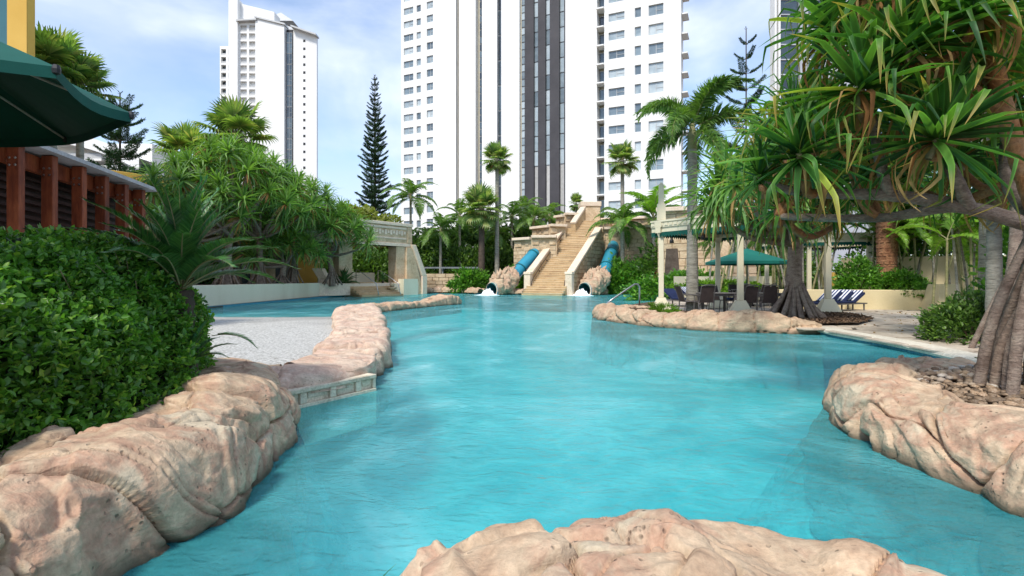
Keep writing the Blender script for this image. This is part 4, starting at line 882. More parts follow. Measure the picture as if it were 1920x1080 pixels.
# ------------------------------------------------------------------ the great stair
def stair():
    th = thing('stone_staircase', 'steep ochre stone staircase rising between the two teal slides', 'staircase')
    O = Vector((3.22, 45.0, 0)); a = Vector((.468, .884, 0)); r = Vector((.884, -.468, 0))
    def P(l, v, z): q = O+r*l+a*v; return Vector((q.x, q.y, z))
    rise, tread, n = .19, .306, 38
    for i in range(n):
        v = -1.6+i*tread; z = (i+1)*rise
        lo, hi = (-1.62, 1.62) if v < 7.8 else (-.72, 1.35)
        if i < 4: lo, hi = -1.9, 1.75
        def hb(nm, l0, l1, v0, v1, z0, z1, mat): b = MB(); b.hexa([P(l0, v0, z0), P(l1, v0, z0), P(l1, v1, z0), P(l0, v1, z0), P(l0, v0, z1), P(l1, v0, z1), P(l1, v1, z1), P(l0, v1, z1)]); return b.build(nm, M[mat], th)
        st = hb('step', lo, hi, v, v+tread+.3, z-.5 if z > .5 else -.3, z-.052, 'stair')
        k = 3; xs = [lo]+[lo+(hi-lo)*(j+1+rnd.uniform(-.2, .2))/k for j in range(k-1)]+[hi]
        for j in range(k):
            b = MB(); v0, v1, z0, z1 = v-.03, v+tread+.02, z-.05, z; l0, l1 = xs[j]+.006, xs[j+1]-.006
            b.hexa([P(l0, v0, z0), P(l1, v0, z0), P(l1, v1, z0), P(l0, v1, z0), P(l0, v0, z1), P(l1, v0, z1), P(l1, v1, z1), P(l0, v1, z1)]); b.build('tread', M['stairtop'], st)
    def slopewall(l0, l1, v0, v1, z0, z1, top, mat='stair', nm='cheek_wall'):
        b = MB(); b.hexa([P(l0, v0, 0), P(l1, v0, 0), P(l1, v1, 0), P(l0, v1, 0), P(l0, v0, z0), P(l1, v0, z0), P(l1, v1, z1), P(l0, v1, z1)]); o = b.build(nm, M[mat], th)
        cb = MB(); cb.beam(P((l0+l1)/2, v0-.06, z0+top/2), P((l0+l1)/2, v1, z1+top/2), abs(l1-l0)+.12, top, up=(0, 0, 1)); c = cb.build('sloping_coping', M['coping'], th); bevel(c, .05, 2)
    sl = .62
    slopewall(-2.15, -1.62, -.1, 7.7, 1.75, 1.75+sl*7.6, .22); slopewall(1.62, 2.15, -.1, 7.0, 1.75, 1.75+sl*6.9, .22)
    slopewall(-1.2, -.72, 7.75, 10.6, 6.7, 8.6, .22)
    # front end blocks
    for l in (-1.885, 1.885):
        b = MB(); q = P(l, -.35, 0); b.frus((q.x, q.y), -.3, 1.72, .31, .27, .29, .26, math.atan2(r.y, r.x)); o = b.build('newel', M['coping'], th); bevel(o, .03)
        b = MB(); b.frus((q.x, q.y), 1.725, 1.95, .34, .31, .33, .28, math.atan2(r.y, r.x)); o = b.build('newel_cap', M['coping'], th); bevel(o, .04, 2)
    # link wall where the stair narrows
    b = MB(); b.hexa([P(-2.1, 7.72, 4), P(-.7, 7.72, 4), P(-.7, 8.2, 4), P(-2.1, 8.2, 4), P(-2.1, 7.72, 6.35), P(-.7, 7.72, 6.35), P(-.7, 8.2, 6.35), P(-2.1, 8.2, 6.35)]); b.build('return_wall', M['stair'], th)
    # right side wall of blocks
    A = P(2.16, -.1, 0); B = P(2.16, 7.6, 0)
    blocks(th, (A.x, A.y), (B.x, B.y), 0, lambda u: 1.72+sl*u, .36, .75, .06, 'wallside', 4)
    # iron handrails
    for l, s in ((-1.5, 1), (1.5, -1)):
        pts = [P(l, -.5, .55), P(l, -.55, .8), P(l, -.45, 1.15), P(l, -.05, 1.5), P(l, .5, 1.9)]+[P(l, v, 1.55+sl*v+.1) for v in (1.5, 3, 5, 7)]
        b = MB(); b.tube(pts, .03, 6); b.build('handrail', M['black'], th, True)
        for v in (1.2, 2.8, 4.4, 6.0): b = MB(); q = P(l*1.075, v, 1.55+sl*v-.25); b.tube([q, q-r*.12*(1 if l > 0 else -1)], .05, 6); b.build('wall_light', M['black'], th)
    # top pedestals
    for x0, x1, yy, z0, z1 in ((7.35, 9.3, 56.2, 5, 9.0),):
        b = MB(); b.box(x0, x1, yy, yy+2, z0, z1); b.build('top_pedestal', M['sandst'], th); b = MB(); b.box(x0-.12, x1+.12, yy-.12, yy+2.1, z1+.003, z1+.5); o = b.build('pedestal_cap', M['coping'], th); bevel(o, .04)
    b = MB(); b.hexa([P(-.72, 10.0, 0), P(1.4, 10.0, 0), P(1.4, 13, 0), P(-.72, 13, 0), P(-.72, 10.0, 7.2), P(1.4, 10.0, 7.2), P(1.4, 13, 7.2), P(-.72, 13, 7.2)]); b.build('landing', M['stair'], th)
    return P
SP_ = stair()
def terraces():
    th = thing('stone_terrace', 'stepped sandstone terraces with carved parapets left of the staircase', 'terrace')
    def par(x0, y0, x1, y1, ztop, zb, seed):
        L_ = math.hypot(x1-x0, y1-y0); blocks(th, (x0, y0), (x1, y1), zb, ztop-1.0, .36, .7, .08, 'sandst', seed); core(th, (x0, y0), (x1, y1), .8, 0, ztop-.25, ztop-.25, 'sandst', 'wall_core', .0)
        coping_bar(th, (x0, y0), (x1, y1), ztop-.12, ztop-.12, .75, .24)
        d = Vector((x1-x0, y1-y0, 0)).normalized(); n = Vector((d.y, -d.x, 0)); k = max(2, int(L_/.75))
        for i in range(k):
            u0, u1 = L_*(i+.12)/k, L_*(i+.88)/k
            if i % 2 == 0: p = Vector((x0, y0, 0))+d*(u0+u1)/2+n*.05; inst('relief_panel', _bm['sandst'], th, (p.x, p.y, ztop-.62), (0, 0, math.atan2(d.y, d.x)), (u1-u0, .1, .5))
            else:
                p = Vector((x0, y0, 0))+d*(u0+u1)/2+n*.03; inst('relief_panel', _bm['sandst'], th, (p.x, p.y, ztop-.62), (0, 0, math.atan2(d.y, d.x)), ((u1-u0)*.5, .06, .3))
        q = MB(); 
    par(.2, 50.5, 1.8, 49.2, 5.2, 0, 1); par(1.8, 49.2, 4.1, 48.8, 5.35, 0, 2)
    par(2.0, 53.0, 3.6, 51.0, 6.5, 3, 3); par(3.6, 51.0, 5.2, 51.6, 6.6, 3, 4)
    par(4.5, 54.6, 5.3, 53.6, 7.8, 4, 5); par(5.3, 53.6, 6.6, 53.9, 8.0, 4, 6)
    b = MB(); b.box(.6, 5, 50.6, 60, 0, 4.4); b.box(3, 7, 54, 60, 4.4, 6.4); b.build('terrace_fill', M['sandst'], th)
    th = thing('stone_terrace', 'sandstone terrace wall with palms in front, right of the staircase', 'terrace')
    par(8.0, 51.5, 10.8, 50.2, 6.3, 0, 7); par(10.8, 50.2, 15.0, 47.5, 6.3, 0, 8); par(9.4, 56, 14, 54, 7.7, 3, 9)
    b = MB(); b.box(9, 15, 54.2, 60, 0, 6.6); b.build('terrace_fill', M['sandst'], th)
    th = thing('stone_temple', 'sandstone temple front with a tapered doorway and torch behind the cream pergola', 'temple')
    blocks(th, (11.0, 40.2), (13.0, 39.0), .1, 6.4, .55, 1.1, .1, 'sandst', 11); core(th, (11.0, 40.2), (13.0, 39.0), 1.5, 0, 6.4, 6.4, 'sandst', 'wall_core', 0)
    blocks(th, (13.0, 39.0), (14.4, 38.6), .1, 6.4, .55, 1.1, .1, 'sandst', 12); core(th, (13.0, 39.0), (16, 38.6), 1.5, 0, 6.4, 6.4, 'sandst', 'wall_core', 0)
    blocks(th, (14.4, 38.6), (18.5, 40.5), .1, 4.6, .55, 1.1, .1, 'sandst', 13); core(th, (14.4, 38.6), (18.5, 40.5), 1.5, 0, 4.7, 4.7, 'sandst', 'wall_core', 0)
    coping_bar(th, (10.9, 40.1), (14.5, 38.5), 6.5, 6.5, 1, .3); coping_bar(th, (14.4, 38.5), (18.6, 40.4), 4.8, 4.8, .9, .25)
    b = MB(); b.hexa([(11.3, 39.8, .2), (12.4, 39.1, .2), (12.4, 39.5, .2), (11.3, 40.2, .2), (11.5, 39.72, 3.6), (12.2, 39.28, 3.6), (12.2, 39.6, 3.6), (11.5, 40, 3.6)]); b.build('doorway', M['bark_dark'], th)
    for x in (15.6, 16.5, 17.4):
        y = 38.6+(x-14.4)*.463; b = MB(); b.box(x-.22, x+.22, y-.16, y+.1, 3.1, 3.7); b.build('small_window', M['black'], th)
    b = MB(); b.lathe([(.0, -.45), (.05, -.4), (.17, 0), (.2, .02), (.12, .05), (0, .1)], n=8); o = b.build('wall_torch', M['black'], loc=(13.0, 38.75, 3.7)); tag(o, 'black cone wall torch on the sandstone temple wall', 'torch')
    th = thing('stone_steps', 'short flight of wide stone steps up to the temple doorway', 'steps')
    for i in range(6):
        b = MB(); b.box(10.6+i*.07, 13.0+i*.05, 34.8+i*.42, 38.6, .12+i*.19, .12+(i+1)*.19-.003); o = b.build('step', M['coping'], th); bevel(o, .02)
terraces()

# ------------------------------------------------------------------ slides
def slide(lbl, pts, rad, headlbl, yaw, foam_lbl):
    th = thing('slide_tube', lbl, 'water slide')
    pts = [Vector(p) for p in pts]; b = MB()
    b.tube(pts, rad, 24, cap=False); b.build('tube', M['teal'], th, True)
    n = len(pts)
    for i in range(1, n-1):
        d = (pts[i+1]-pts[i-1]).normalized(); b = MB(); b.tube([pts[i]-d*.06, pts[i]+d*.06], rad+.05, 24); b.build('joint_collar', M['tealdark'], th)
    d = (pts[1]-pts[0]).normalized(); lat = d.cross(Vector((0, 0, 1))).normalized()
    b = MB(); q0 = pts[0]+lat*rad*.93-Vector((0, 0, .35*rad)); q1 = pts[-1]+lat*rad*.93-Vector((0, 0, .35*rad)); b.tube([q0, q1], .035, 6); b.build('seam', M['frame'], th)
    # carved head
    base = pts[0]+d*.35; f = Vector((math.sin(yaw), -math.cos(yaw), 0)); mouth = Vector((base.x, base.y, 0))+f*2.4+Vector((0, 0, .42)); 
    rs = np.random.RandomState(int(abs(base.x)*10)); hd = thing('carved_head', headlbl, 'carved head')
    m, k = 40, 60; cen = []; V = np.zeros((m, k, 3)); side = Vector((f.y, -f.x, 0))
    for i in range(m):
        t = i/(m-1); c = mouth.lerp(base, t); rr = .66+.32*math.sin(min(t*1.5, 1)*math.pi/2)-.12*max(0, t-.7)/.3
        for j in range(k):
            a = 2*math.pi*j/k; up = Vector((0, 0, 1)); v = c+side*math.cos(a)*rr*1.02+up*math.sin(a)*rr*1.0
            V[i, j] = v
    Nn = V-np.array([[*mouth.lerp(base, i/(m-1))] for i in range(m)])[:, None]; Nn /= np.linalg.norm(Nn, axis=-1)[..., None]
    t = np.linspace(0, 1, m)[:, None]; ang = np.linspace(0, 2*math.pi, k, endpoint=False)[None]
    disp = .16*fbm(V*[1.7, 1.7, 1.7], 4, 3)+.10*np.abs(fbm(V*[3.5, 3.5, 3.5]+5, 3, 7))*2-.05+.12*np.clip(np.sin(ang), 0, 1)*np.sin(t*math.pi)
    disp = disp*np.clip(t*6, .15, 1); V = V+Nn*disp[..., None]
    idx = np.arange(m*k).reshape(m, k); nx = np.roll(idx, -1, 1); F = np.stack([idx[:-1], nx[:-1], nx[1:], idx[1:]], -1).reshape(-1, 4)
    inst('head', mesh_np('head', V.reshape(-1, 3), F, M['rock_far'], True), hd)
    b = MB(); b.tube([mouth+f*.02, mouth-f*.12], .69, 28, cap=False); o = b.build('mouth_rim', M['teal'], hd, True)
    b = MB(); b.tube([mouth+f*.03, mouth-f*1.4+Vector((0, 0, .4))], .60, 28, cap=False); b.build('mouth_tube', M['tealdark'], hd, True)
    b = MB(); vs_ = []; nn = 28
    for rr in (.60, .69):
        for j in range(nn): a = 2*math.pi*j/nn; vs_.append(mouth+f*.03+side*math.cos(a)*rr+Vector((0, 0, math.sin(a)*rr)))
    b.add(vs_, [(j, (j+1) % nn, nn+(j+1) % nn, nn+j) for j in range(nn)]); b.build('mouth_lip', M['coping'], hd)
    # crest spikes
    for q in range(13):
        t = .22+.72*(q % 7)/6+rs.uniform(-.03, .03); row = q//7; c = mouth.lerp(base, t); a = R(90+(-26 if row else 8)+rs.uniform(-12, 12)); rr = .95
        o = side*math.cos(a)*rr+Vector((0, 0, math.sin(a)*rr)); tip = c+o*(1.28+.2*math.sin(t*3))-f*rs.uniform(-.1, .35)*1; b = MB(); b.tube([c+o*.85, c+o*1.1-f*.02, tip], [.2, .15, .02], 6); b.build('crest_spike', M['rock_far'], hd)
    for s_ in (-1, 1):
        c = mouth.lerp(base, .28)+side*s_*.55+Vector((0, 0, .75)); b = MB(); b.lathe([(0, -.14), (.12, -.09), (.16, 0), (.12, .09), (0, .14)], n=10); b.build('eye_knob', M['rock_far'], hd, True, loc=c)
    b = MB(); b.tube([base-d*.15, base+d*.12], rad+.14, 24); b.build('collar', M['coping'], hd, False)
    # splash
    V = []; n1, n2 = 30, 40
    for i in range(n1):
        r_ = (i/(n1-1))
        for j in range(n2):
            a = 2*math.pi*j/n2; V.append((r_*math.cos(a), r_*math.sin(a), 0))
    V = np.array(V); sc_ = np.array([1.15, 1.05, 1]); p = V*sc_; rr = np.linalg.norm(V[:, :2], axis=1)
    p[:, 2] = .36*np.exp(-(rr/.42)**2)*(1+.8*fbm(V*6, 3, 4))+.03*fbm(V*9, 3, 8)+.025-.06*rr**3
    p[:, 0] *= 1+.15*fbm(V*3, 2, 9); c = mouth+f*.45; p += [c.x, c.y, 0]
    idx = np.arange(n1*n2).reshape(n1, n2); nx = np.roll(idx, -1, 1); F = np.stack([idx[:-1], idx[1:], nx[1:], nx[:-1]], -1).reshape(-1, 4)
    o = inst('water_splash', mesh_np('splash', p, F, M['foam'], True)); tag(o, foam_lbl, 'splash')
def P2(l, v, z): q = Vector((3.22, 45.0, 0))+Vector((.884, -.468, 0))*l+Vector((.468, .884, 0))*v; return Vector((q.x, q.y, z))
b0 = W(955, 527, 46.3); t0 = W(1014, 463, 50.2)
slide('left teal enclosed slide tube coming down beside the staircase', [b0, b0.lerp(t0, .33), b0.lerp(t0, .74), t0+(t0-b0)*.22], .56, 'carved spiky sandstone creature head at the mouth of the left slide', R(-43), 'white splash of water in front of the left slide mouth')
b1 = W(1127, 527, 45.3); t1 = W(1153, 455, 51.5)
slide('right teal slide tube half hidden by the shrub', [b1, b1.lerp(t1, .33), b1.lerp(t1, .7), t1+(t1-b1)*.25], .56, 'carved spiky sandstone creature head at the mouth of the right slide', R(-45), 'white splash of water in front of the right slide mouth')

# ------------------------------------------------------------------ left pavilion and planter wall
def pavilion():
    th = thing('stone_pavilion', 'long sandstone pavilion with carved frieze and open bays behind the pandanus grove', 'pavilion')
    d = Vector((.593, .805, 0)); n = Vector((d.y, -d.x, 0)); E = Vector((-8.93, 47.0, 0))
    def P(u, o, z): q = E-d*u+n*o; return Vector((q.x, q.y, z))
    def bx_(nm, u0, u1, o0, o1, z0, z1, mat='sandst', bev=.02):
        b = MB(); b.hexa([P(u1, o0, z0), P(u1, o1, z0), P(u0, o1, z0), P(u0, o0, z0), P(u1, o0, z1), P(u1, o1, z1), P(u0, o1, z1), P(u0, o0, z1)]); o = b.build(nm, M[mat], th); bevel(o, bev); return o
    bx_('entablature', 0, 26, -1.2, 0, 4.15, 5.9); bx_('cornice', -.15, 26.1, -1.3, .16, 5.903, 6.15, 'coping'); bx_('lower_band', -.05, 26, -1.25, .06, 4.15, 4.42, 'coping')
    bx_('frieze_end', -.1, .45, -.1, .10, 4.45, 5.88); bx_('frieze_edge', .5, 26, .001, .07, 5.62, 5.8, 'coping')
    fm = MB(); fm.box(-.11, .11, -.03, .03, -.2, .2); fm = fm.mesh('frieze_tile', M['coping']); a = math.atan2(d.y, d.x)
    for k in range(52):
        q = P(.75+k*.3, .035, 5.3+(0 if k % 2 else .03)); inst('frieze_tile', fm, th, q, (0, 0, a), (1, 1, 1 if k % 2 else .6))
    bx_('frieze_edge', .5, 26, .001, .05, 4.75, 4.9, 'coping')
    for u in (.55, 6.1, 12.5, 18.8, 24.5): bx_('pillar', u, u+(1.25 if u > 1 else 1.05), -1.1, -.06, 0, 4.148)
    bx_('back_wall', 5.6, 26, -6, -5.5, 0, 7.6, 'yellow'); bx_('upper_room', 8, 26, -5.4, -1.6, 6.153, 7.6, 'yellow'); bx_('ceiling', 0, 26, -6, -1.21, 4.3, 4.5, 'sandst')
    bx_('rear_opening', 7.5, 24, -5.48, -5.4, .9, 3.6, 'darkglass', 0); bx_('floor', 0, 26, -6, 1.0, .1, 1.0, 'coping')
    # leaning buttress
    def butt(u, w, z1, run, nm):
        b = MB(); b.hexa([P(u, -.6, -.3), P(u, .1+run, -.3), P(u-w, .1+run, -.3), P(u-w, -.6, -.3), P(u, -.6, z1), P(u, .1, z1), P(u-w, .1, z1), P(u-w, -.6, z1)]); o = b.build(nm, M['sandst'], th); bevel(o, .03)
    q = MB(); 
    b = MB(); b.hexa([P(.6, -.9, -.3), P(.6, .15, -.3), P(-1.55, .15, -.3), P(-1.55, -.9, -.3), P(.6, -.9, 4.1), P(.6, .15, 4.1), P(-.15, .15, 4.1), P(-.15, -.9, 4.1)]); o = b.build('buttress', M['sandst'], th); bevel(o, .02)
    b = MB(); b.hexa([P(-1.15, -1.0, -.3), P(-1.15, .3, -.3), P(-1.75, .3, -.3), P(-1.75, -1.0, -.3), P(-1.15, -1.0, 1.6), P(-1.15, .3, 1.6), P(-1.75, .3, 1.6), P(-1.75, -1.0, 1.6)]); o = b.build('buttress_foot', M['coping'], th); bevel(o, .04)
    b = MB(); b.hexa([P(-1.15, -1.0, 1.603), P(-1.15, .3, 1.603), P(-1.75, .3, 1.603), P(-1.75, -1.0, 1.603), P(.1, -1.0, 4.35), P(.1, .3, 4.35), P(-.4, .3, 4.35), P(-.4, -1.0, 4.35)]); o = b.build('buttress_coping', M['coping'], th); bevel(o, .04)
    bx_('low_wall', 1.6, 6, -3.2, -2.9, 1.0, 1.9, 'cream')
    # entry steps
    st = thing('entry_steps', 'sandstone steps rising from the water into the pavilion', 'steps')
    for i in range(7):
        b = MB(); o0 = 2.4-i*.34; b.hexa([P(7.1, -.2, -.3), P(7.1, o0, -.3), P(3.0, o0, -.3), P(3.0, -.2, -.3), P(7.1, -.2, (i+1)*.155), P(7.1, o0, (i+1)*.155), P(3.0, o0, (i+1)*.155), P(3.0, -.2, (i+1)*.155)]); o = b.build('step', M['stair'], st); bevel(o, .02)
    for u, lb in ((3.4, 'right'), (5.6, 'left')):
        b = MB(); b.tube([P(u, 2.5, .1), P(u, 2.2, .9+.1), P(u, 0, 2.05), P(u, -.25, 2.05), P(u, -.3, 1.1)], .03, 6); o = b.build('handrail', M['chrome'], smooth=True); tag(o, f'steel handrail on the {lb} side of the pavilion entry steps', 'handrail')
    # white planter and urn
    b = MB(); q = P(1.3, 1.1, 0); b.frus((q.x, q.y), -.2, 1.35, .8, .35, .8, .35, a); o = b.build('planter_box', M['cream_wall']); tag(o, 'pale square planter box beside the pavilion steps', 'planter')
    bx = MB(); q = W(735, 549, 43.2); bx.lathe([(.28, -.1), (.3, .0), (.22, .1), (.16, .3), (.2, .42), (.38, .52), (.42, .6), (.3, .64)], n=10); o = bx.build('urn', M['sandst'], smooth=True, loc=(q.x, q.y, .05)); 
    st = thing('stone_urn', 'small tan stone urn topped with a ball at the water edge', 'urn', (q.x, q.y, .05)); o.parent = st; o.location = (0, 0, 0)
    b = MB(); b.lathe([(0, .62), (.16, .66), (.22, .82), (.16, .98), (0, 1.02)], n=10); b.build('ball', M['sandst'], st, True)
pavilion()
def planter_wall():
    th = thing('planter_wall', 'long pale green-cream planter wall holding the pandanus grove at the beach', 'wall')
    b = MB(); b.box(-14.3, -13.92, 9, 39.6, -1.4, 1.06); o = b.build('wall', M['cream_wall'], th); bevel(o, .02)
    b = MB(); b.box(-14.34, -13.885, 9, 39.6, -1.4, .06); o = b.build('plinth', M['mortar'], th)
    b = MB(); b.hexa([(-14.4, 39.6, -.4), (-13.6, 39.6, -.4), (-13.6, 40.6, -.4), (-14.4, 40.6, -.4), (-14.4, 39.6, 1.35), (-13.75, 39.6, 1.35), (-13.75, 40.4, 1.35), (-14.4, 40.4, 1.35)]); o = b.build('end_pier_foot', M['coping'], th); bevel(o, .03)
    b = MB(); b.hexa([(-14.4, 39.6, 1.353), (-13.75, 39.6, 1.353), (-13.75, 40.4, 1.353), (-14.4, 40.4, 1.353), (-14.9, 39.6, 2.15), (-14.15, 39.6, 2.15), (-14.15, 40.4, 2.15), (-14.9, 40.4, 2.15)]); o = b.build('end_pier', M['coping'], th); bevel(o, .03)
    sheet('planter_soil', [(-14.3, 9), (-14.3, 39.6), (-15, 41), (-24, 38), (-34, 20), (-30, 9)], 1.0, M['soil'], kind='structure')
    th = thing('brick_wall', 'low tan block wall with a dark rail on the far shore by the bushes', 'wall')
    blocks(th, (-8.6, 51.5), (-3.2, 51.5), .45, 1.85, .35, .8, .12, 'sandst', 31); core(th, (-8.6, 51.5), (-3.2, 51.5), .4, 0, 1.85, 1.85, 'mortar')
    b = MB(); b.box(-8.6, -3.2, 51.3, 51.4, 2.35, 2.5); b.build('top_rail', M['slat'], th)
    for x in (-8.4, -6.7, -5, -3.4): b = MB(); b.box(x-.05, x+.05, 51.5, 51.6, 1.8, 2.36); b.build('rail_post', M['slat'], th)
planter_wall()
# ------------------------------------------------------------------ plants
def strap_geo(L, W, elev, droop, segs=7, kink=None, fold=.35, twist=0, power=1.5, tipw=.06, az=0.0):
    """a strap leaf from the origin; returns verts (3 across) and quads"""
    x = z = 0.0; V = []; ds = L/segs; pts = []
    for i in range(segs+1):
        s = i/segs; e = elev-droop*s**power
        if kink and s > kink[0]: e -= kink[1]
        pts.append((x, z, e)); x += ds*math.cos(e); z += ds*math.sin(e)
    for i, (x, z, e) in enumerate(pts):
        s = i/segs; w = W*.5*min(1, .55+s*3)*(1-s**2.2)+W*tipw*.5; t = twist*s
        nx, nz = -math.sin(e), math.cos(e); f = fold*w
        for sg in (-1, 0, 1):
            yy = sg*w*math.cos(t); hh = (abs(sg)*f)+sg*w*math.sin(t)
            V.append((x+nx*hh, yy, z+nz*hh))
    F = [(3*i+j, 3*i+j+1, 3*i+4+j, 3*i+3+j) for i in range(segs) for j in (0, 1)]
    V = np.array(V)
    if az: c, s_ = math.cos(az), math.sin(az); V = np.stack([V[:, 0]*c-V[:, 1]*s_, V[:, 0]*s_+V[:, 1]*c, V[:, 2]], 1)
    return V, np.array(F)
def join_geo(parts):
    V = []; F = []; n = 0
    for v, f in parts: V.append(v); F.append(f+n); n += len(v)
    return np.vstack(V), np.vstack(F)
def rosette_mesh(name, nleaf, L, W, seed, mats, dead=4, segs=5):
    rs = random.Random(seed); g = []; mi = []
    for k in range(nleaf):
        t = k/nleaf; el = R(82)-t*R(125)+rs.uniform(-.15, .15); l = L*(.6+.45*math.sin(min(1, t*1.3+.15)*math.pi/2))*rs.uniform(.8, 1.12)
        v, f = strap_geo(l, W*rs.uniform(.8, 1.1), el, R(rs.uniform(35, 110))*(.5+t*.6), segs, (rs.uniform(.45, .7), R(rs.uniform(0, 50))) if rs.random() < .5 else None, az=k*2.39996+rs.uniform(-.2, .2))
        v[:, 2] += (1-t)*.12*L; g.append((v, f)); mi += [0]*len(f)
    for k in range(dead):
        v, f = strap_geo(L*rs.uniform(.6, .9), W*.8, R(-50), R(35), segs, az=rs.uniform(0, 6.3)); g.append((v, f)); mi += [1]*len(f)
    V, F = join_geo(g); return mesh_np(name, V, F, mats, mi=mi)
def feather_mesh(name, L, n, ll, lw, elev, droop, seed, mat, plumose=0, stem='cane', vee=.5, dl=.6):
    rs = random.Random(seed); pts = []; x = z = 0; N_ = 14
    for i in range(N_+1):
        s = i/N_; e = elev-droop*s**1.3; pts.append(Vector((x, 0, z))); x += L/N_*math.cos(e); z += L/N_*math.sin(e)
    def at(s): f = s*N_; i = min(int(f), N_-1); return pts[i].lerp(pts[i+1], f-i), (pts[i+1]-pts[i]).normalized()
    V = []; F = []
    for k in range(n):
        s = .13+.87*k/(n-1); p, d = at(s); up = Vector((-d.z, 0, d.x)); l = ll*(math.sin(min(1, s*.85+.2)*math.pi)**.6 if s < .98 else .4)*rs.uniform(.85, 1.1); l = max(l, ll*.22)
        for sg in (-1, 1):
            ph = rs.uniform(-1.2, 1.2)*plumose; out = (Vector((0, sg, 0))*math.cos(vee+ph)+up*math.sin(vee+ph)); fwd = .55+.5*s
            dr = (out+d*fwd).normalized(); q1 = p+dr*l*.5; q2 = p+(dr-Vector((0, 0, dl))).normalized()*l*.98+dr*.0; q2 = q1+(dr-Vector((0, 0, dl*1.3))).normalized()*l*.5
            w = d*lw*.5+up*lw*.18*rs.uniform(-1, 1); b = len(V)
            V += [p-w*.6, p+w*.6, q1+w, q1-w, q2+w*.12, q2-w*.12]; F += [(b, b+1, b+2, b+3), (b+3, b+2, b+4, b+5)]
    nl = len(F); mb = MB(); mb.tube(pts, [L*.011*(1-.8*i/N_) for i in range(N_+1)], 4, cap=False)
    b = len(V); V += [Vector(v) for v in mb.v]; F += [tuple(b+i for i in f) for f in mb.f]
    return mesh_np(name, np.array([tuple(v) for v in V]), np.array(F), [M[mat], M[stem]], mi=[0]*nl+[1]*(len(F)-nl))
def fan_mesh(name, Rr, pet, seed, mat, n=26, droop=.9, stem='cane'):
    """petiole then a round pleated fan whose tips hang"""
    rs = random.Random(seed); g = []; mi = []
    mb = MB(); mb.tube([(0, 0, 0), (pet*.5, 0, pet*.05), (pet, 0, 0)], [.03*Rr, .022*Rr, .014*Rr], 4, cap=False); g.append((np.array(mb.v), np.array(mb.f))); mi += [1]*len(mb.f)
    for k in range(n):
        a = R(-150+300*k/(n-1)); v, f = strap_geo(Rr*(1-.25*abs(a)/R(150))*rs.uniform(.9, 1.08), Rr*.15, R(8)+.1*math.cos(a), R(90)*droop*rs.uniform(.8, 1.3), 4, (.6, R(25)*droop), fold=.5, power=2.2, az=a); v[:, 0] += pet; g.append((v, f)); mi += [0]*len(f)
    V, F = join_geo(g); return mesh_np(name, V, F, [M[mat], M[stem]], mi=mi)
def trunk(parent, pts, rad, mat='bark_palm', n=10, name='trunk', ring=0.0, ringd=.12, wob=0.0):
    c = catmull(np.array([(*p, r) for p, r in zip(pts, rad)], float)[:, [0, 1, 2, 3]], .2) if len(pts) > 1 else None
    # catmull spaces by plan distance, so subdivide by hand along the length
    P = [Vector(p) for p in pts]; out = []; rr = []
    for i in range(len(P)-1):
        m = max(2, min(40, int((P[i+1]-P[i]).length/max(ringd, .03))))
        for k in range(m):
            t = k/m; p0 = P[max(i-1, 0)]; p1 = P[i]; p2 = P[i+1]; p3 = P[min(i+2, len(P)-1)]
            q = .5*((2*p1)+(p2-p0)*t+(2*p0-5*p1+4*p2-p3)*t*t+(3*p1-p0-3*p2+p3)*t**3); out.append(q); r = rad[i]+(rad[i+1]-rad[i])*t
            rr.append(r*(1+(ring if (len(rr) % 2) else 0)+wob*math.sin(len(rr)*1.7)))
    out.append(P[-1]); rr.append(rad[-1]); b = MB(); b.tube(out, rr, n); return b.build(name, M[mat], parent, True)
FM = {}
def setup_fronds():
    FM['ros'] = [rosette_mesh('leaf_rosette', 48, .95, .075, 100+i, [M['pand_mid'], M['dead']], 7) for i in range(5)]
    FM['feather'] = [feather_mesh('frond', 1, 42, .27, .03, R(e), R(dp), i, 'feather', 0, vee=.35, dl=.7) for i, (e, dp) in enumerate(((70, 95), (50, 100), (28, 90), (5, 70)))]
    FM['lime'] = [feather_mesh('frond', 1, 46, .24, .03, R(e), R(dp), i, 'lime', 0, vee=.45, dl=.55) for i, (e, dp) in enumerate(((75, 80), (55, 90), (35, 95)))]
    FM['fox'] = [feather_mesh('frond', 1, 210, .20, .020, R(e), R(dp), i, 'feather', 1, vee=.3, dl=.5) for i, (e, dp) in enumerate(((72, 100), (52, 115), (32, 110), (12, 95)))]
    FM['fan'] = [fan_mesh('fan_leaf', .5, .5, i, 'fan', droop=dr) for i, dr in enumerate((.35, .7, 1.1))]
    FM['deadfan'] = [fan_mesh('dead_fan_leaf', .42, .35, 9+i, 'dead', n=16, droop=1.3, stem='dead') for i in range(2)]
setup_fronds()
def crown(parent, top, meshes, n, L, e0=70, e1=-35, seed=0, name='frond', flat=0, r0=.05):
    rs = random.Random(seed)
    for k in range(n):
        t = k/max(1, n-1); i = min(len(meshes)-1, int(t*len(meshes))); el = R(e0+(e1-e0)*t+rs.uniform(-8, 8)) if flat else R(rs.uniform(-9, 9)-18*t)
        q = Matrix.Translation(Vector(top)-Vector((0, 0, t*r0*2))) @ Euler((rs.uniform(-.25, .25), 0, k*2.39996+rs.uniform(-.25, .25)), 'XYZ').to_matrix().to_4x4() @ Matrix.Rotation(-el, 4, 'Y') @ Matrix.Scale(L*rs.uniform(.85, 1.12), 4)
        inst(name, meshes[i], parent, mat4=q)
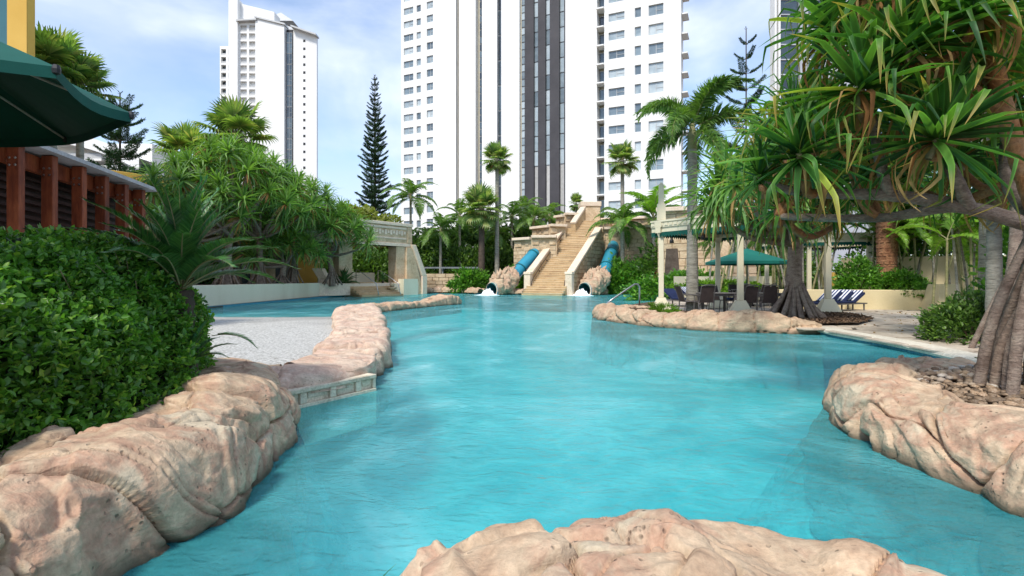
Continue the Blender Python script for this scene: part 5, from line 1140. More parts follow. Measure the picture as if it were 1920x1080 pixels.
def fan_palm(label, base, h, L, seed, r=.16, dead=8, n=26, lean=(0, 0), group=None, bark='bark_palm'):
    th = thing('fan_palm', label, 'palm', base, group=group); top = (lean[0], lean[1], h)
    trunk(th, [(0, 0, -.3), (lean[0]*.3, lean[1]*.3, h*.4), top], [r*1.35, r, r*.85], bark, ring=.05, ringd=.14)
    crown(th, top, FM['fan'], int(n*1.25), L, 80, -60, seed, 'fan_leaf', 1); 
    rs = random.Random(seed+1)
    for k in range(dead):
        q = Matrix.Translation(Vector(top)-Vector((0, 0, .15))) @ Matrix.Rotation(k*2.4, 4, 'Z') @ Matrix.Rotation(R(rs.uniform(50, 80)), 4, 'Y') @ Matrix.Scale(L*rs.uniform(.7, .95), 4); inst('dead_leaf', FM['deadfan'][k % 2], th, mat4=q)
    return th
def feather_palm(label, base, h, L, seed, r=.13, n=12, kind='feather', lean=(0, 0), shaft=True, group=None, bark='bark_palm', name='feather_palm'):
    th = thing(name, label, 'palm', base, group=group); top = (lean[0], lean[1], h)
    if h > .3: trunk(th, [(0, 0, -.3), (lean[0]*.3, lean[1]*.3, h*.45), top], [r*1.3, r, r*.85], bark, ring=.06, ringd=.16)
    if shaft and h > 1: b = MB(); b.tube([Vector(top)-Vector((0, 0, .1)), Vector(top)+Vector((0, 0, L*.16)), Vector(top)+Vector((0, 0, L*.3))], [r*.95, r*.9, r*.35], 10); b.build('crownshaft', M['cane'], th, True); top = (top[0], top[1], top[2]+L*.22)
    crown(th, top, FM[kind], n, L, seed=seed); return th
def shrub(label, c, rad, n, size, seed, mat='shrub', cat='shrub', name='shrub', parts=0, group=None, lump=.35, ratio=.5):
    rs = np.random.RandomState(seed); d = rs.randn(n, 3); d /= np.linalg.norm(d, axis=1)[:, None]; d[:, 2] = np.abs(d[:, 2])*1.0-.12
    rr = (1+lump*fbm(d*1.9+seed, 3, seed))*rs.uniform(.5, 1, n)**.33; P = d*rr[:, None]*np.array(rad)
    # clumps of leaves
    k = max(20, n//14); cc = P[rs.randint(0, n, k)]; P = cc[rs.randint(0, k, n)]+rs.randn(n, 3)*np.array(rad)*.075; P[:, 2] = np.maximum(P[:, 2], -rad[2]*.1)
    th = thing(name, label, cat, c, group=group); dirs = P/np.array(rad)+rs.randn(n, 3)*.5+[0, 0, .3]
    leaf_cloud('foliage', P, dirs, size, ratio, M[mat], seed, th, kind='stuff')
    b = MB(); r_ = random.Random(seed)
    for i in range(9):
        q = cc[r_.randrange(k)]*.8; b.tube([(0, 0, -.3), (q[0]*.3, q[1]*.3, q[2]*.4), tuple(q)], [rad[2]*.035, rad[2]*.022, rad[2]*.008], 5)
    b.build('stems', M['twig'], th); return th
def tree(label, base, h, crown_c, rad, n, size, seed, mat, r=.2, name='tree', group=None):
    th = thing(name, label, 'tree', base, group=group); rs = np.random.RandomState(seed); rad = np.array(rad); cz = np.array(crown_c, float)
    trunk(th, [(0, 0, -.3), (rs.uniform(-.2, .2), 0, h*.5), (cz[0]*.6, cz[1]*.6, h)], [r*1.3, r, r*.6], 'bark_dark', 8)
    k = 26; cc = rs.randn(k, 3); cc /= np.linalg.norm(cc, axis=1)[:, None]; cc = cc*rs.uniform(.35, .95, k)[:, None]*rad+cz
    b = MB()
    for q in cc[:14]: b.tube([(cz[0]*.6, cz[1]*.6, h*.95), tuple((q+np.array([cz[0]*.6, cz[1]*.6, h]))/2), tuple(q)], [r*.4, r*.25, r*.08], 5)
    b.build('limbs', M['bark_dark'], th)
    P = []
    for q in cc:
        m = n//k; d = rs.randn(m, 3); d /= np.linalg.norm(d, axis=1)[:, None]; P.append(q+d*rs.uniform(.5, 1, m)[:, None]**.5*rad*rs.uniform(.24, .42))
    P = np.vstack(P); leaf_cloud('crown', P, rs.randn(len(P), 3)+[0, 0, .2], size, .5, M[mat], seed, th, kind='stuff'); return th

# --- Norfolk pines
def pine_branch(name, seed, dens=1.0):
    rs = np.random.RandomState(seed); pts = []; dirs = []; mb = MB(); c = [(s, 0, -.05*s*(1-s)*4+.16*s*s) for s in np.linspace(0, 1, 8)]; mb.tube(c, [.02*(1-.8*s) for s in np.linspace(0, 1, 8)], 4, cap=False)
    P = []
    for s in np.linspace(.15, 1, int(16*dens)):
        z = -.05*s*(1-s)*4+.16*s*s; L = .30*(1-s*.5)
        for sg in (-1, 1):
            d = np.array([.75, sg*.8, .12+rs.uniform(-.1, .15)]); d /= np.linalg.norm(d); e = np.array([s, 0, z]); tip = e+d*L
            for t in np.linspace(.1, 1, 7):
                for q in range(4): P.append(e+d*L*t+rs.randn(3)*.012); dirs.append(d+rs.randn(3)*.7)
    P = np.array(P); me = leaf_mesh(name, P, np.array(dirs), .075, .28, M['pine'], seed)
    V = np.zeros(len(me.vertices)*3); me.vertices.foreach_get('co', V); V = V.reshape(-1, 3); F = np.array([list(p.vertices) for p in me.polygons]); bpy.data.meshes.remove(me)
    V2 = np.vstack([V, np.array(mb.v)]); F2 = np.vstack([F, np.array(mb.f)+len(V)]); return mesh_np(name, V2, F2, [M['pine'], M['bark_dark']], mi=[0]*len(F)+[1]*len(mb.f))
PB = [pine_branch('branch', 5, 1), pine_branch('branch', 6, 1.2), pine_branch('branch', 7, .8)]
def pine(label, base, h, wid, nw, seed, z0=.1, power=.8, per=6, r=.3):
    th = thing('norfolk_pine', label, 'pine tree', base); rs = random.Random(seed); trunk(th, [(0, 0, -.3), (0, 0, h*.5), (0, 0, h)], [r, r*.6, .05], 'bark_dark', 8)
    for i in range(nw):
        t = i/(nw-1); z = h*(z0+(1-z0)*t); L = wid*(1-t)**power*rs.uniform(.82, 1.08)+.25
        for k in range(per):
            q = Matrix.Translation((0, 0, z+rs.uniform(-.15, .15))) @ Matrix.Rotation(k*2*math.pi/per+i*.7+rs.uniform(-.2, .2), 4, 'Z') @ Matrix.Rotation(R(-6-24*t+rs.uniform(-6, 6)), 4, 'Y') @ Matrix.Scale(L*rs.uniform(.75, 1.1), 4); inst('branch', PB[(i+k) % 3], th, mat4=q)
def ground_of(px, Y): return ((px-960)/1000*Y, Y, .1)
def top_of(py, Y): return H-(py-523)/1000*Y
pine('tall conical norfolk pine between the two white towers', ground_of(703, 90), top_of(143, 90), 3.3, 34, 1, z0=.2, power=.62, per=6)
pine('wide open-branched norfolk pine behind the green umbrella tip', ground_of(225, 46), top_of(178, 46), 3.0, 9, 2, z0=.35, power=.3, per=6, r=.2)
pine('thin sparse norfolk pine top between the tower and the pandanus', ground_of(1399, 60), top_of(55, 60), 3.6, 13, 3, z0=.3, power=.5, per=3, r=.16)

# --- palms
fan_palm('tallest slim fan palm standing alone in front of the main tower', ground_of(932, 53), top_of(300, 53), 2.0, 11, r=.2, dead=12, n=22)
fan_palm('shorter fan palm with brown skirt left of the tall slim one', ground_of(903, 52), top_of(392, 52), 2.6, 12, r=.30, dead=14, n=26, bark='bark_dark')
fan_palm('fan palm with dry brown skirt against the right side of the main tower', ground_of(1167, 58), top_of(302, 58), 2.3, 13, r=.22, dead=18, n=22)
fan_palm('small fan palm top above the stair terrace', ground_of(1080, 62), top_of(382, 62), 1.3, 14, n=16, dead=2)
fan_palm('large shaggy fan palm behind the pandanus grove, right of a smaller one', ground_of(445, 40), top_of(258, 40), 3.1, 15, r=.25, dead=8, n=30)
fan_palm('smaller fan palm left of the shaggy one behind the pandanus grove', ground_of(348, 42), top_of(292, 42), 2.9, 16, r=.22, dead=4, n=20)
fan_palm('big fan palm with drooping tips beside the yellow building', ground_of(98, 22), top_of(140, 22), 2.0, 17, r=.17, dead=9, n=34)
fan_palm('lower fan palm right of the big one by the yellow building', ground_of(150, 23), top_of(170, 23), 1.7, 18, r=.15, dead=4, n=22, lean=(.0, 0))
feather_palm('grey feather palm left of the terraces near the pine foot', ground_of(770, 55), top_of(385, 55), 3.4, 21, n=14)
feather_palm('foxtail palm with smooth grey trunk rising through the cream pergola edge', ground_of(1298, 18.2)[:2]+(.2,), top_of(275, 18.2)-.2, 2.6, 22, r=.17, n=12, kind='fox')
feather_palm('bright lime green palm right of the staircase', ground_of(1225, 47), top_of(430, 47), 4.4, 23, r=.16, n=14, kind='lime')
feather_palm('drooping olive palm over the right slide', ground_of(1167, 48), top_of(435, 48), 3.3, 24, r=.2, n=14)
bgp = [(826, 54, 425, 2.6), (862, 56, 400, 2.9), (960, 58, 402, 3.0), (1000, 56, 405, 2.8), (1030, 60, 400, 2.8), (985, 62, 385, 2.6), (800, 58, 440, 2.4), (880, 60, 420, 2.6), (930, 55, 430, 2.6), (1045, 62, 415, 2.4)]
for i, (px, Y, ty, L) in enumerate(bgp):
    where = ['fourth', 'fifth', 'ninth', 'tenth', 'twelfth', 'eleventh', 'second', 'sixth', 'seventh', 'thirteenth'][i]
    feather_palm(f'dark feather palm in the planting beyond the far shore, about px {px}', ground_of(px, Y), top_of(ty, Y)-1.0, L, 40+i, r=.14, n=13, group='feather palms beyond the far shore')
bgl = ['tan block wall', 'two fan palm trunks', 'slide tube', 'terrace parapet', 'stair top', 'blank white shaft', 'pavilion end', 'left fan palm skirt', 'tall slim palm trunk', 'dark tower band']
for o, l in zip([o for o in bpy.data.objects if o.get('group') == 'feather palms beyond the far shore'], bgl): o['label'] = f'dark feather palm beyond the far shore, in line with the {l}'

# --- thicket of shrubs and trees beyond the far shore
shrub('rounded green bush left of the two fan palm trunks on the far shore', (-4.0, 50.2, .1), (1.7, 1.2, 2.3), 5000, .30, 1)
shrub('green bush between the slim palm and the left slide', (.2, 50.0, .1), (2.2, 1.3, 2.3), 5000, .30, 2)
shrub('large bright green bush covering the right slide', (10.2, 47.2, .1), (2.4, 1.6, 3.1), 9000, .32, 3)
shrub('dark bush with red leaves right of the bright green bush', (12.6, 44.8, .1), (1.0, .9, 2.0), 2500, .22, 4, 'pflowers')
for i, (px, Y, hh, w, mt, lb) in enumerate(((800, 57, 6.2, 4.0, 'thicket', 'dark tree mass behind the tan block wall'), (860, 60, 7.4, 4.0, 'thicket', 'dark tree behind the palm skirts'), (925, 60, 7.0, 4.0, 'thicket', 'dark tree behind the slim palm trunk'),
        (985, 62, 7.6, 4.0, 'thicket', 'dark tree behind the terrace parapets'), (750, 62, 6.5, 4.0, 'thicket', 'dark tree just right of the pavilion roof'), (690, 60, 8.6, 4.6, 'olive', 'yellow-green tree above the pavilion roof'), (655, 58, 8.8, 3.0, 'olive', 'pale yellow tree top beside the pandanus crown'),
        (1180, 58, 7.0, 4.0, 'thicket', 'dark tree behind the right terrace'), (1250, 56, 7.2, 4.0, 'shrub', 'green tree behind the temple wall'), (1330, 54, 7.0, 4.5, 'shrub', 'green tree behind the foxtail palm trunk'), (1405, 50, 7.4, 4.5, 'thicket', 'dark tree behind the cream obelisk'), (1045, 66, 8.4, 3.5, 'thicket', 'dark tree behind the stair top'))):
    tree(lb+', in the far planting', ground_of(px, Y), hh*.55, (0, 0, hh*.62), (w, w*.7, hh*.42), 6500, .42, 60+i, mt)
shrub('long low thicket of dark leaves closing the far shore planting', (-4, 56, 0), (13, 2.0, 4.2), 16000, .40, 7, 'thicket', name='thicket')
shrub('dark thicket behind the temple and pergola', (20, 47, 0), (9, 2.0, 5), 14000, .40, 8, 'thicket', name='thicket')
shrub('dark undergrowth seen through the pavilion bay', (-14.5, 54.5, 0), (5, 2, 4.4), 8000, .35, 9, 'thicket', name='thicket')
shrub('dense greenery behind the pavilion between its pillars', (-20, 51, 0), (5, 2, 5), 8000, .35, 12, 'thicket', name='thicket')
shrub('greenery left of the pavilion below the white hotel', (-27, 38, 0), (6, 2, 4.2), 9000, .30, 10, 'shrub', name='thicket')

# --- cycads
CY = [feather_mesh('cycad_frond', 1, 90, .15, .014, R(e), R(dp), 70+i, 'cycad', 0, vee=.45, dl=.15) for i, (e, dp) in enumerate(((85, 35), (70, 50), (50, 60), (30, 65)))]
def cycad(label, base, L, n, seed, r=.12, h=.3):
    th = thing('cycad', label, 'cycad', base); trunk(th, [(0, 0, -.3), (0, 0, h)], [r, r*.8], 'bark_dark', 10, ring=.15, ringd=.05); rs = random.Random(seed)
    for k in range(n):
        t = k/n; i = min(3, int(t*4)); q = Matrix.Translation((0, 0, h)) @ Matrix.Rotation(k*2.39996, 4, 'Z') @ Matrix.Rotation(R(rs.uniform(-10, 6)-6*t), 4, 'Y') @ Matrix.Scale(L*rs.uniform(.85, 1.1), 4); inst('frond', CY[i], th, mat4=q)
    return th
cycad('large dark green sago cycad rising out of the right end of the hedge', (-2.93, 4.72, .95), .95, 46, 1, h=.3)
cycad('lower sago cycad fronds tucked under the big one beside the hedge', (-2.78, 4.6, .55), .42, 16, 2, .08, .06)
cycad('small dark cycad at the end of the planter wall beside the steps', (-13.0, 41.2, .3), 1.5, 30, 3, .25, .5)
cycad('tiny cycad in the pale planter box beside the pavilion steps', W(718, 524, 43.8)-Vector((0, 0, .3)), .8, 16, 4, .1, .2)
for o in [inst('fallen_frond', CY[2], None, mat4=Matrix.Translation((-3.32, 5.9, .72)) @ Matrix.Rotation(R(-4), 4, 'Z') @ Matrix.Rotation(R(40), 4, 'Y') @ Matrix.Scale(.55, 4))]: tag(o, 'single thin cycad frond reaching out over the white gravel beach', 'frond')

# --- hedge
M['hedgeshade'] = pmat('dark hedge shade', [(.008, .014, .006), (.02, .04, .012)], scale=20, bump=1, bscale=40, dist=.03, rough=.9)  # near-black tone paints the shade inside the hedge
def hedge():
    th = thing('hedge', 'dense glossy green hedge filling the left foreground above the boulders', 'hedge')
    # front face parametrised along s, up t
    base = np.array([(-3.0, 1.6, .44), (-2.66, 2.35, .40), (-2.55, 2.9, .42), (-2.56, 3.5, .46), (-2.66, 4.2, .46), (-2.85, 4.8, .44), (-3.2, 5.6, .38), (-3.7, 6.4, .3)])
    topz = np.array([1.15, 1.36, 1.42, 1.50, 1.62, 1.66, 1.45, .9]); sn = np.linspace(0, 1, len(base))
    rs = np.random.RandomState(5)
    def surf(s, t, dep):
        x = np.interp(s, sn, base[:, 0]); y = np.interp(s, sn, base[:, 1]); z0 = np.interp(s, sn, base[:, 2]); z1 = np.interp(s, sn, topz)
        back = -.75*t**1.5; a = np.clip((t-.8)/.2, 0, 1); P = np.stack([x+back-a*1.0*a-dep*.9, y+.25*back+dep*.3, z0-.12+(z1-z0+.12)*np.sin(np.clip(t/.86, 0, 1)*math.pi/2)**.8], -1)
        return P
    n = 30000; s = rs.uniform(0, 1, n); t = rs.uniform(0, 1, n); dep = rs.exponential(.10, n)
    P = surf(s, t, dep); lum = fbm(P*[2.2, 2.2, 2.2], 3, 3); P += np.stack([lum*.13, -lum*.05, lum*.06], -1)
    # cluster into sprigs
    k = 6500; idx = rs.choice(n, k, replace=False); Cc = P[idx]; out = np.array([.75, -.35, .45])
    Q = []; D = []
    for j in range(7):
        ax = out+rs.randn(k, 3)*.5; ax /= np.linalg.norm(ax, axis=1)[:, None] if j == 0 else 1
        if j == 0: A0 = ax
        off = A0*(.013*j); side = rs.randn(k, 3); side -= (side*A0).sum(1)[:, None]*A0; side /= np.linalg.norm(side, axis=1)[:, None]
        Q.append(Cc+off); D.append(A0*.55+side*.9+[0, 0, .25])
    Q = np.vstack(Q); D = np.vstack(D)
    d2 = np.linalg.norm(Q-np.array([0, 0, H]), axis=1); vis = (Q[:, 0]/Q[:, 1] > -.95)
    o1 = leaf_mesh('leaves', Q, D, .047, .55, M['hedge'], 3); inst('leaves', o1, th, kind='stuff')
    extra = surf(rs.uniform(0, 1, 9000), rs.uniform(0, 1, 9000), rs.uniform(.05, .35, 9000)); inst('inner_leaves', leaf_mesh('inner_leaves', extra, rs.randn(9000, 3)+[.4, -.2, .2], .055, .55, M['hedge'], 4), th, kind='stuff')
    lm = [leaf_mesh('leaf', np.zeros((1, 3)), np.array([[1., 0, 0]]), .055, .56, M['hedge'], 20+i, ups=np.array([[0, 0, 1.]]), curl=c) for i, c in enumerate((.05, .15, .3, .4))]
    cand = surf(rs.uniform(.1, .75, 300), rs.uniform(.05, .95, 300), np.full(300, -.03)); l2 = fbm(cand*[2.2, 2.2, 2.2], 3, 3); cand += np.stack([l2*.13, -l2*.05, l2*.06], -1)
    for i, p in enumerate(cand): inst('leaf', lm[i % 4], th, p, (rs.uniform(-.6, .6), rs.uniform(-.7, .3), rs.uniform(-2.2, .9)), rs.uniform(.75, 1.2))
    b = MB(); r_ = random.Random(4)
    for i in range(46):
        s_ = r_.uniform(.05, .8); p = surf(np.array([s_]), np.array([r_.uniform(.0, .3)]), np.array([.45]))[0]; q = surf(np.array([min(1, s_+r_.uniform(-.1, .12))]), np.array([r_.uniform(.45, .95)]), np.array([.0]))[0]
        m = (p+q)/2+np.array([r_.uniform(-.08, .08), 0, r_.uniform(-.05, .05)]); b.tube([tuple(p), tuple(m), tuple(q)], [.009, .006, .003], 5)
    b.build('twigs', M['twig'], th)
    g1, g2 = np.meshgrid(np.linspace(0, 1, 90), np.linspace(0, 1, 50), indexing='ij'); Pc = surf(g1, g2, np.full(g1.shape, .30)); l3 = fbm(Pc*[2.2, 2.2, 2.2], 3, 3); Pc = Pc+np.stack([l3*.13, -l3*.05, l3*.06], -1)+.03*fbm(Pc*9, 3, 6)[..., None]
    ix = np.arange(90*50).reshape(90, 50); Fc = np.stack([ix[:-1, :-1], ix[1:, :-1], ix[1:, 1:], ix[:-1, 1:]], -1).reshape(-1, 4); inst('shade_hull', mesh_np('shade_hull', Pc.reshape(-1, 3), Fc, M['hedgeshade'], True), th, kind='stuff')  # dark hull added behind the leaves, closing gaps as painted shade
    # solid dark soil mound below the hedge
    bb = [(x+.05, y) for x, y, z in base]+[(-5, 7.4), (-8, 5.8), (-8, 1.2)]
    sheet('hedge_bed', [(-2.35, .6), (-2.45, 1.6)]+[(x+.22, y) for x, y, z in base[1:]]+[(-4.4, 7.3), (-9, 7.0), (-9, .6)], .36, M['soil'], kind='structure')
hedge()
def moss():
    pass

# --- pandanus
def limb(th, pts, rads, mat='bark_pand', name='branch', n=10, ring=.05): return trunk(th, pts, rads, mat, n, name, ring=ring, ringd=.06)
def pandanus_grove():
    rs = random.Random(12); spots = []
    specs = [('pandanus', 'leftmost pandanus of the grove, over the cycad tips', -17.0, 27.5, 7.3, 3.1, 26), ('pandanus', 'tall pandanus with pale forked trunk left of the pavilion doors', -15.8, 29.5, 8.6, 3.5, 36), ('pandanus', 'broad middle pandanus covering the carved frieze', -15.6, 33.0, 8.7, 3.5, 36),
             ('pandanus', 'pandanus with bent orange limbs above the planter wall centre', -14.9, 36.4, 8.3, 3.4, 34), ('pandanus', 'rightmost pandanus spilling toward the pavilion bay', -13.2, 39.2, 6.6, 3.0, 30), ('pandanus', 'low bushy pandanus hanging over the planter wall', -14.9, 34.5, 4.3, 2.4, 20), ('pandanus', 'pandanus crown against the base of the left tower', -18.2, 34.5, 9.6, 3.4, 30)]
    for si, (nm, lb, x, y, h, w, n) in enumerate(specs):
        th = thing(nm, lb, 'pandanus', (x, y, 1.0), group='pandanus trees in the planter'); h -= 1
        fork = (rs.uniform(-.3, .3), rs.uniform(-.2, .2), h*.36); limb(th, [(0, 0, -.2), (fork[0]*.4, fork[1]*.4, h*.2), fork], [.24, .19, .17], 'bark_pand', 'trunk')
        for k in range(9):
            a = k*.7; b = MB(); b.tube([(math.cos(a)*.75, math.sin(a)*.75, -.1), (math.cos(a)*.4, math.sin(a)*.4, h*.07), (math.cos(a)*.1, math.sin(a)*.1, h*.2)], [.05, .05, .04], 5); b.build('prop_root', M['bark_pand'], th, True)
        for k in range(n):
            a = k*2.39996+si; e = math.sqrt((k+.5)/n); rx = w*e; z = h*(1-.50*e*e)+rs.uniform(-.35, .25); p = Vector((math.cos(a)*rx, math.sin(a)*rx*.8, z))
            if k % 3 == 0: m = Vector(fork).lerp(p, .5)+Vector((rs.uniform(-.3, .3), 0, -.25)); limb(th, [fork, tuple(m), tuple(p-Vector((0, 0, .15)))], [.12, .08, .06], 'bark_pand')
            q = Matrix.Translation(p) @ Euler((rs.uniform(-.5, .5)+math.sin(a)*-.5*e, math.cos(a)*.55*e, rs.uniform(0, 6.3))).to_matrix().to_4x4() @ Matrix.Scale(rs.uniform(1.1, 1.5), 4); inst('leaf_rosette', FM['ros'][k % 5], th, mat4=q)
pandanus_grove()

def attr_leaf(name, v, f, mat, segs):
    me = mesh_np(name, v, f, mat); n = len(v)//3
    a = me.attributes.new('along', 'FLOAT', 'POINT'); a.data.foreach_set('value', np.repeat(np.linspace(0, 1, n), 3).astype(np.float32))
    b = me.attributes.new('across', 'FLOAT', 'POINT'); b.data.foreach_set('value', np.tile([1, 0, 1], n).astype(np.float32)); return me
def big_leaf_variants():
    out = []
    rs = random.Random(3)
    for i in range(14):
        t = i/13; el = R(86)-t*R(118); kk = rs.uniform(.5, .72)
        v, f = strap_geo(1.0*(.70+.36*math.sin(min(1, t*1.5+.1)*math.pi/2)), .078, el, R(rs.uniform(8, 34)), 12, (kk, R(rs.uniform(35, 105)*(0.25 if i % 3 == 0 else 1))), fold=.55, twist=rs.uniform(-.5, .5), tipw=.02)
        v[:, 2] += (1-t)*.10; out.append(attr_leaf('leaf', v, f, M['pand'], 12))
    dd = [attr_leaf('dead_leaf', *strap_geo(.8, .045, R(e), R(60), 8, (.4, R(40)), twist=1.2), M['dead'], 8) for e in (-20, -45, -60)]
    return out, dd
BL, BD = big_leaf_variants()
def big_rosette(th, p, scale, seed, n=46, tilt=(0, 0), singles=True, dead=14):
    """a rosette part whose leaves are its own sub-parts"""
    rs = random.Random(seed); b = MB(); b.lathe([(.03, -.16), (.045, -.05), (.035, .08), (.012, .2), (0, .24)], n=8); r = b.build('leaf_rosette', M['cane'], th, loc=p, rot=(tilt[0], tilt[1], rs.uniform(0, 6)), scale=scale)
    g = []; mi = []
    for k in range(n):
        t = k/n; i = min(13, max(0, int(t*14+rs.uniform(-1, 1)))); az = k*2.39996+rs.uniform(-.2, .2); s = rs.uniform(.82, 1.1); ex = rs.uniform(-.14, .14)
        if singles: inst('leaf', BL[i], r, (0, 0, 0), Euler((rs.uniform(-.2, .2), ex, az)), s)
        else: g.append((BL[i], Euler((rs.uniform(-.2, .2), ex, az)), s, 0))
    if singles:
        for k in range(34): g.append((BL[rs.randrange(14)], Euler((rs.uniform(-.3, .3), rs.uniform(-.2, .2), rs.uniform(0, 6.3))), rs.uniform(.75, 1.0), 0))
    for k in range(dead): g.append((BD[k % 3], Euler((0, rs.uniform(-.3, .3), rs.uniform(0, 6.3))), rs.uniform(.7, 1.1), 1))
    Vs = []; Fs = []; n0 = 0
    for me, e, s, m_ in g:
        v = np.zeros(len(me.vertices)*3); me.vertices.foreach_get('co', v); v = v.reshape(-1, 3)*s @ np.array(e.to_matrix()).T
        f = np.array([list(q.vertices) for q in me.polygons]); Vs.append(v); Fs.append(f+n0); n0 += len(v); mi += [m_]*len(f)
    if Vs:
        V = np.vstack(Vs); me = mesh_np('leaves', V, np.vstack(Fs), [M['pand'], M['dead']], mi=mi)
        al = np.concatenate([np.repeat(np.linspace(0, 1, len(x)//3), 3) for x in Vs]); a = me.attributes.new('along', 'FLOAT', 'POINT'); a.data.foreach_set('value', al.astype(np.float32))
        b2 = me.attributes.new('across', 'FLOAT', 'POINT'); b2.data.foreach_set('value', np.tile([1, 0, 1], len(V)//3).astype(np.float32)); inst('dry_leaves' if singles else 'leaves', me, r, kind='stuff')
def right_pandanus():
    th = thing('pandanus', 'huge pandanus at the right edge with long arching leaves and thick prop roots', 'pandanus')
    B = Vector((4.82, 4.85, .3)); top = Vector((4.95, 4.95, 1.8))
    limb(th, [B+Vector((.1, .1, -.1)), B+Vector((.12, .1, .7)), top], [.12, .11, .11], 'bark_pand', 'trunk', 12)
    rs = random.Random(2)
    for k in range(15):
        a = R(150+k*24.5); rr = rs.uniform(.28, .46); p0 = B+Vector((math.cos(a)*rr, math.sin(a)*rr, -.05)); p2 = B+Vector((.1+math.cos(a)*.10, .1+math.sin(a)*.10, rs.uniform(.85, 1.45))); m = p0.lerp(p2, .5)+Vector((math.cos(a), math.sin(a), 0))*.06
        limb(th, [p0, m, p2], [.05, .046, .036], 'bark_pand', 'prop_root', 8)
    J = top
    br = [([J, (4.2, 4.9, 2.0), (3.6, 5.1, 2.15), (3.0, 5.3, 2.2), (2.55, 5.4, 2.3)], [.065, .06, .055, .045, .04]), ([J, (4.4, 5.2, 2.05), (3.9, 5.7, 2.0), (3.2, 6.4, 2.1)], [.07, .055, .045, .04]),
          ([J, (4.75, 4.9, 2.2), (4.55, 4.9, 2.8), (4.35, 4.8, 3.3), (4.3, 4.7, 3.9)], [.09, .08, .075, .07, .06]), ([(4.5, 4.9, 2.9), (4.1, 4.9, 3.15), (3.7, 4.8, 3.3)], [.07, .06, .045]), ([(4.2, 4.9, 2.0), (3.95, 4.75, 2.25), (3.75, 4.7, 2.55)], [.06, .05, .04]),
          ([(3.6, 5.1, 2.15), (3.45, 5.0, 2.45), (3.3, 4.9, 2.85)], [.05, .045, .04]), ([(4.3, 4.8, 3.5), (3.8, 4.8, 3.7), (3.3, 4.9, 3.5)], [.06, .05, .04]), ([J, (4.95, 5.3, 2.3), (5.2, 5.6, 2.9)], [.08, .07, .05])]
    for i, (p, r) in enumerate(br): limb(th, p, r, 'bark_orange' if i in (2, 3, 6) else 'bark_pand')
    nodes = [v for p_, r_ in br for v in p_[1:]]
    ros = [((1751, 268), 4.6, .92), ((1611, 175), 4.8, .98), ((1500, 300), 5.2, .92), ((1700, 95), 4.7, .95), ((1830, 30), 4.5, .95), ((1900, 200), 5.4, .9), ((1560, 60), 5.6, .9), ((1640, 330), 6.0, .8), ((1455, 310), 6.6, .85), ((1880, -60), 4.6, .95), ((1620, -20), 5.0, .95), ((1740, -40), 5.2, 1.0), ((1850, 350), 6.2, .8), ((1770, 160), 5.8, .9), ((1540, 225), 6.3, .9), ((1680, 230), 5.6, .9), ((1590, 280), 5.9, .9), ((1480, 215), 6.5, .8), ((1850, 130), 5.0, .9), ((1700, 330), 6.4, .85), ((1800, 300), 5.8, .9), ((1660, 20), 5.9, .9), ((1560, 350), 6.6, .8), ((1920, 100), 5.6, .9), ((1565, 410), 7.0, .55), ((1425, 338), 5.5, .6), ((1462, 395), 6.5, .6)]
    for i, ((px, py), Y, s) in enumerate(ros):
        p = W(px, py, Y); big_rosette(th, p, s, 30+i, n=(50 if i < 6 else 48), tilt=(rs.uniform(-.25, .35), rs.uniform(-.35, .1)), singles=i < 6)
        if i > 5 or 1:
            q = min((Vector(v) for v in nodes), key=lambda v: (v-p).length+max(0, v.z-p.z)*2); m = q.lerp(p, .5)-Vector((0, 0, .12+.1*(p-q).length)); limb(th, [tuple(q), tuple(m), tuple(p-Vector((0, 0, .1)))], [.05, .042, .036], 'bark_orange')
right_pandanus()
def mid_pandanus():
    th = thing('pandanus', 'pandanus with fanned buttress roots in the mulch bed beside the cream pergola', 'pandanus')
    B = Vector((9.05, 16.7, .15)); rs = random.Random(5)
    B = Vector(((1490-960)/1000*15.8, 15.8, .2))
    limb(th, [B, B+Vector((-.02, 0, .9)), B+Vector((.0, 0, 1.6)), B+Vector((.03, 0, 2.3))], [.24, .22, .20, .19], 'bark_pand', 'trunk', 14)
    for k in range(22):
        a = k*2*math.pi/22+rs.uniform(-.1, .1); rr = rs.uniform(.62, .95); p0 = B+Vector((math.cos(a)*rr, math.sin(a)*rr, -.1)); p2 = B+Vector((math.cos(a)*.2, math.sin(a)*.2, rs.uniform(.75, 1.15))); m = p0.lerp(p2, .5)+Vector((math.cos(a), math.sin(a), 0))*-.06
        limb(th, [p0, m, p2], [.075, .065, .05], 'bark_pand', 'prop_root', 7)
    T = B+Vector((.03, 0, 2.2)); ends = []
    for px, py, Y in ((1500, 330, 15), (1430, 330, 13.5), (1350, 380, 14), (1540, 300, 15), (1580, 330, 14.5), (1460, 250, 14), (1420, 400, 14.5), (1345, 365, 14), (1480, 400, 13.5), (1530, 380, 14), (1440, 260, 13), (1600, 260, 15), (1640, 330, 13), (1380, 350, 12), (1340, 395, 14), (1450, 290, 13), (1510, 360, 13), (1360, 330, 14), (1560, 250, 13), (1410, 350, 13), (1560, 370, 14)):
        p = W(px, py, Y); inst('leaf_rosette', FM['ros'][px % 5], th, p, (rs.uniform(-.3, .3), rs.uniform(-.3, .3), rs.uniform(0, 6)), rs.uniform(1.15, 1.45))
        m = T.lerp(p, .55)+Vector((0, 0, -.25+rs.uniform(-.1, .1))); limb(th, [T, tuple(m), tuple(p-Vector((0, 0, .15)))], [.12, .075, .055], 'bark_pand')
mid_pandanus()

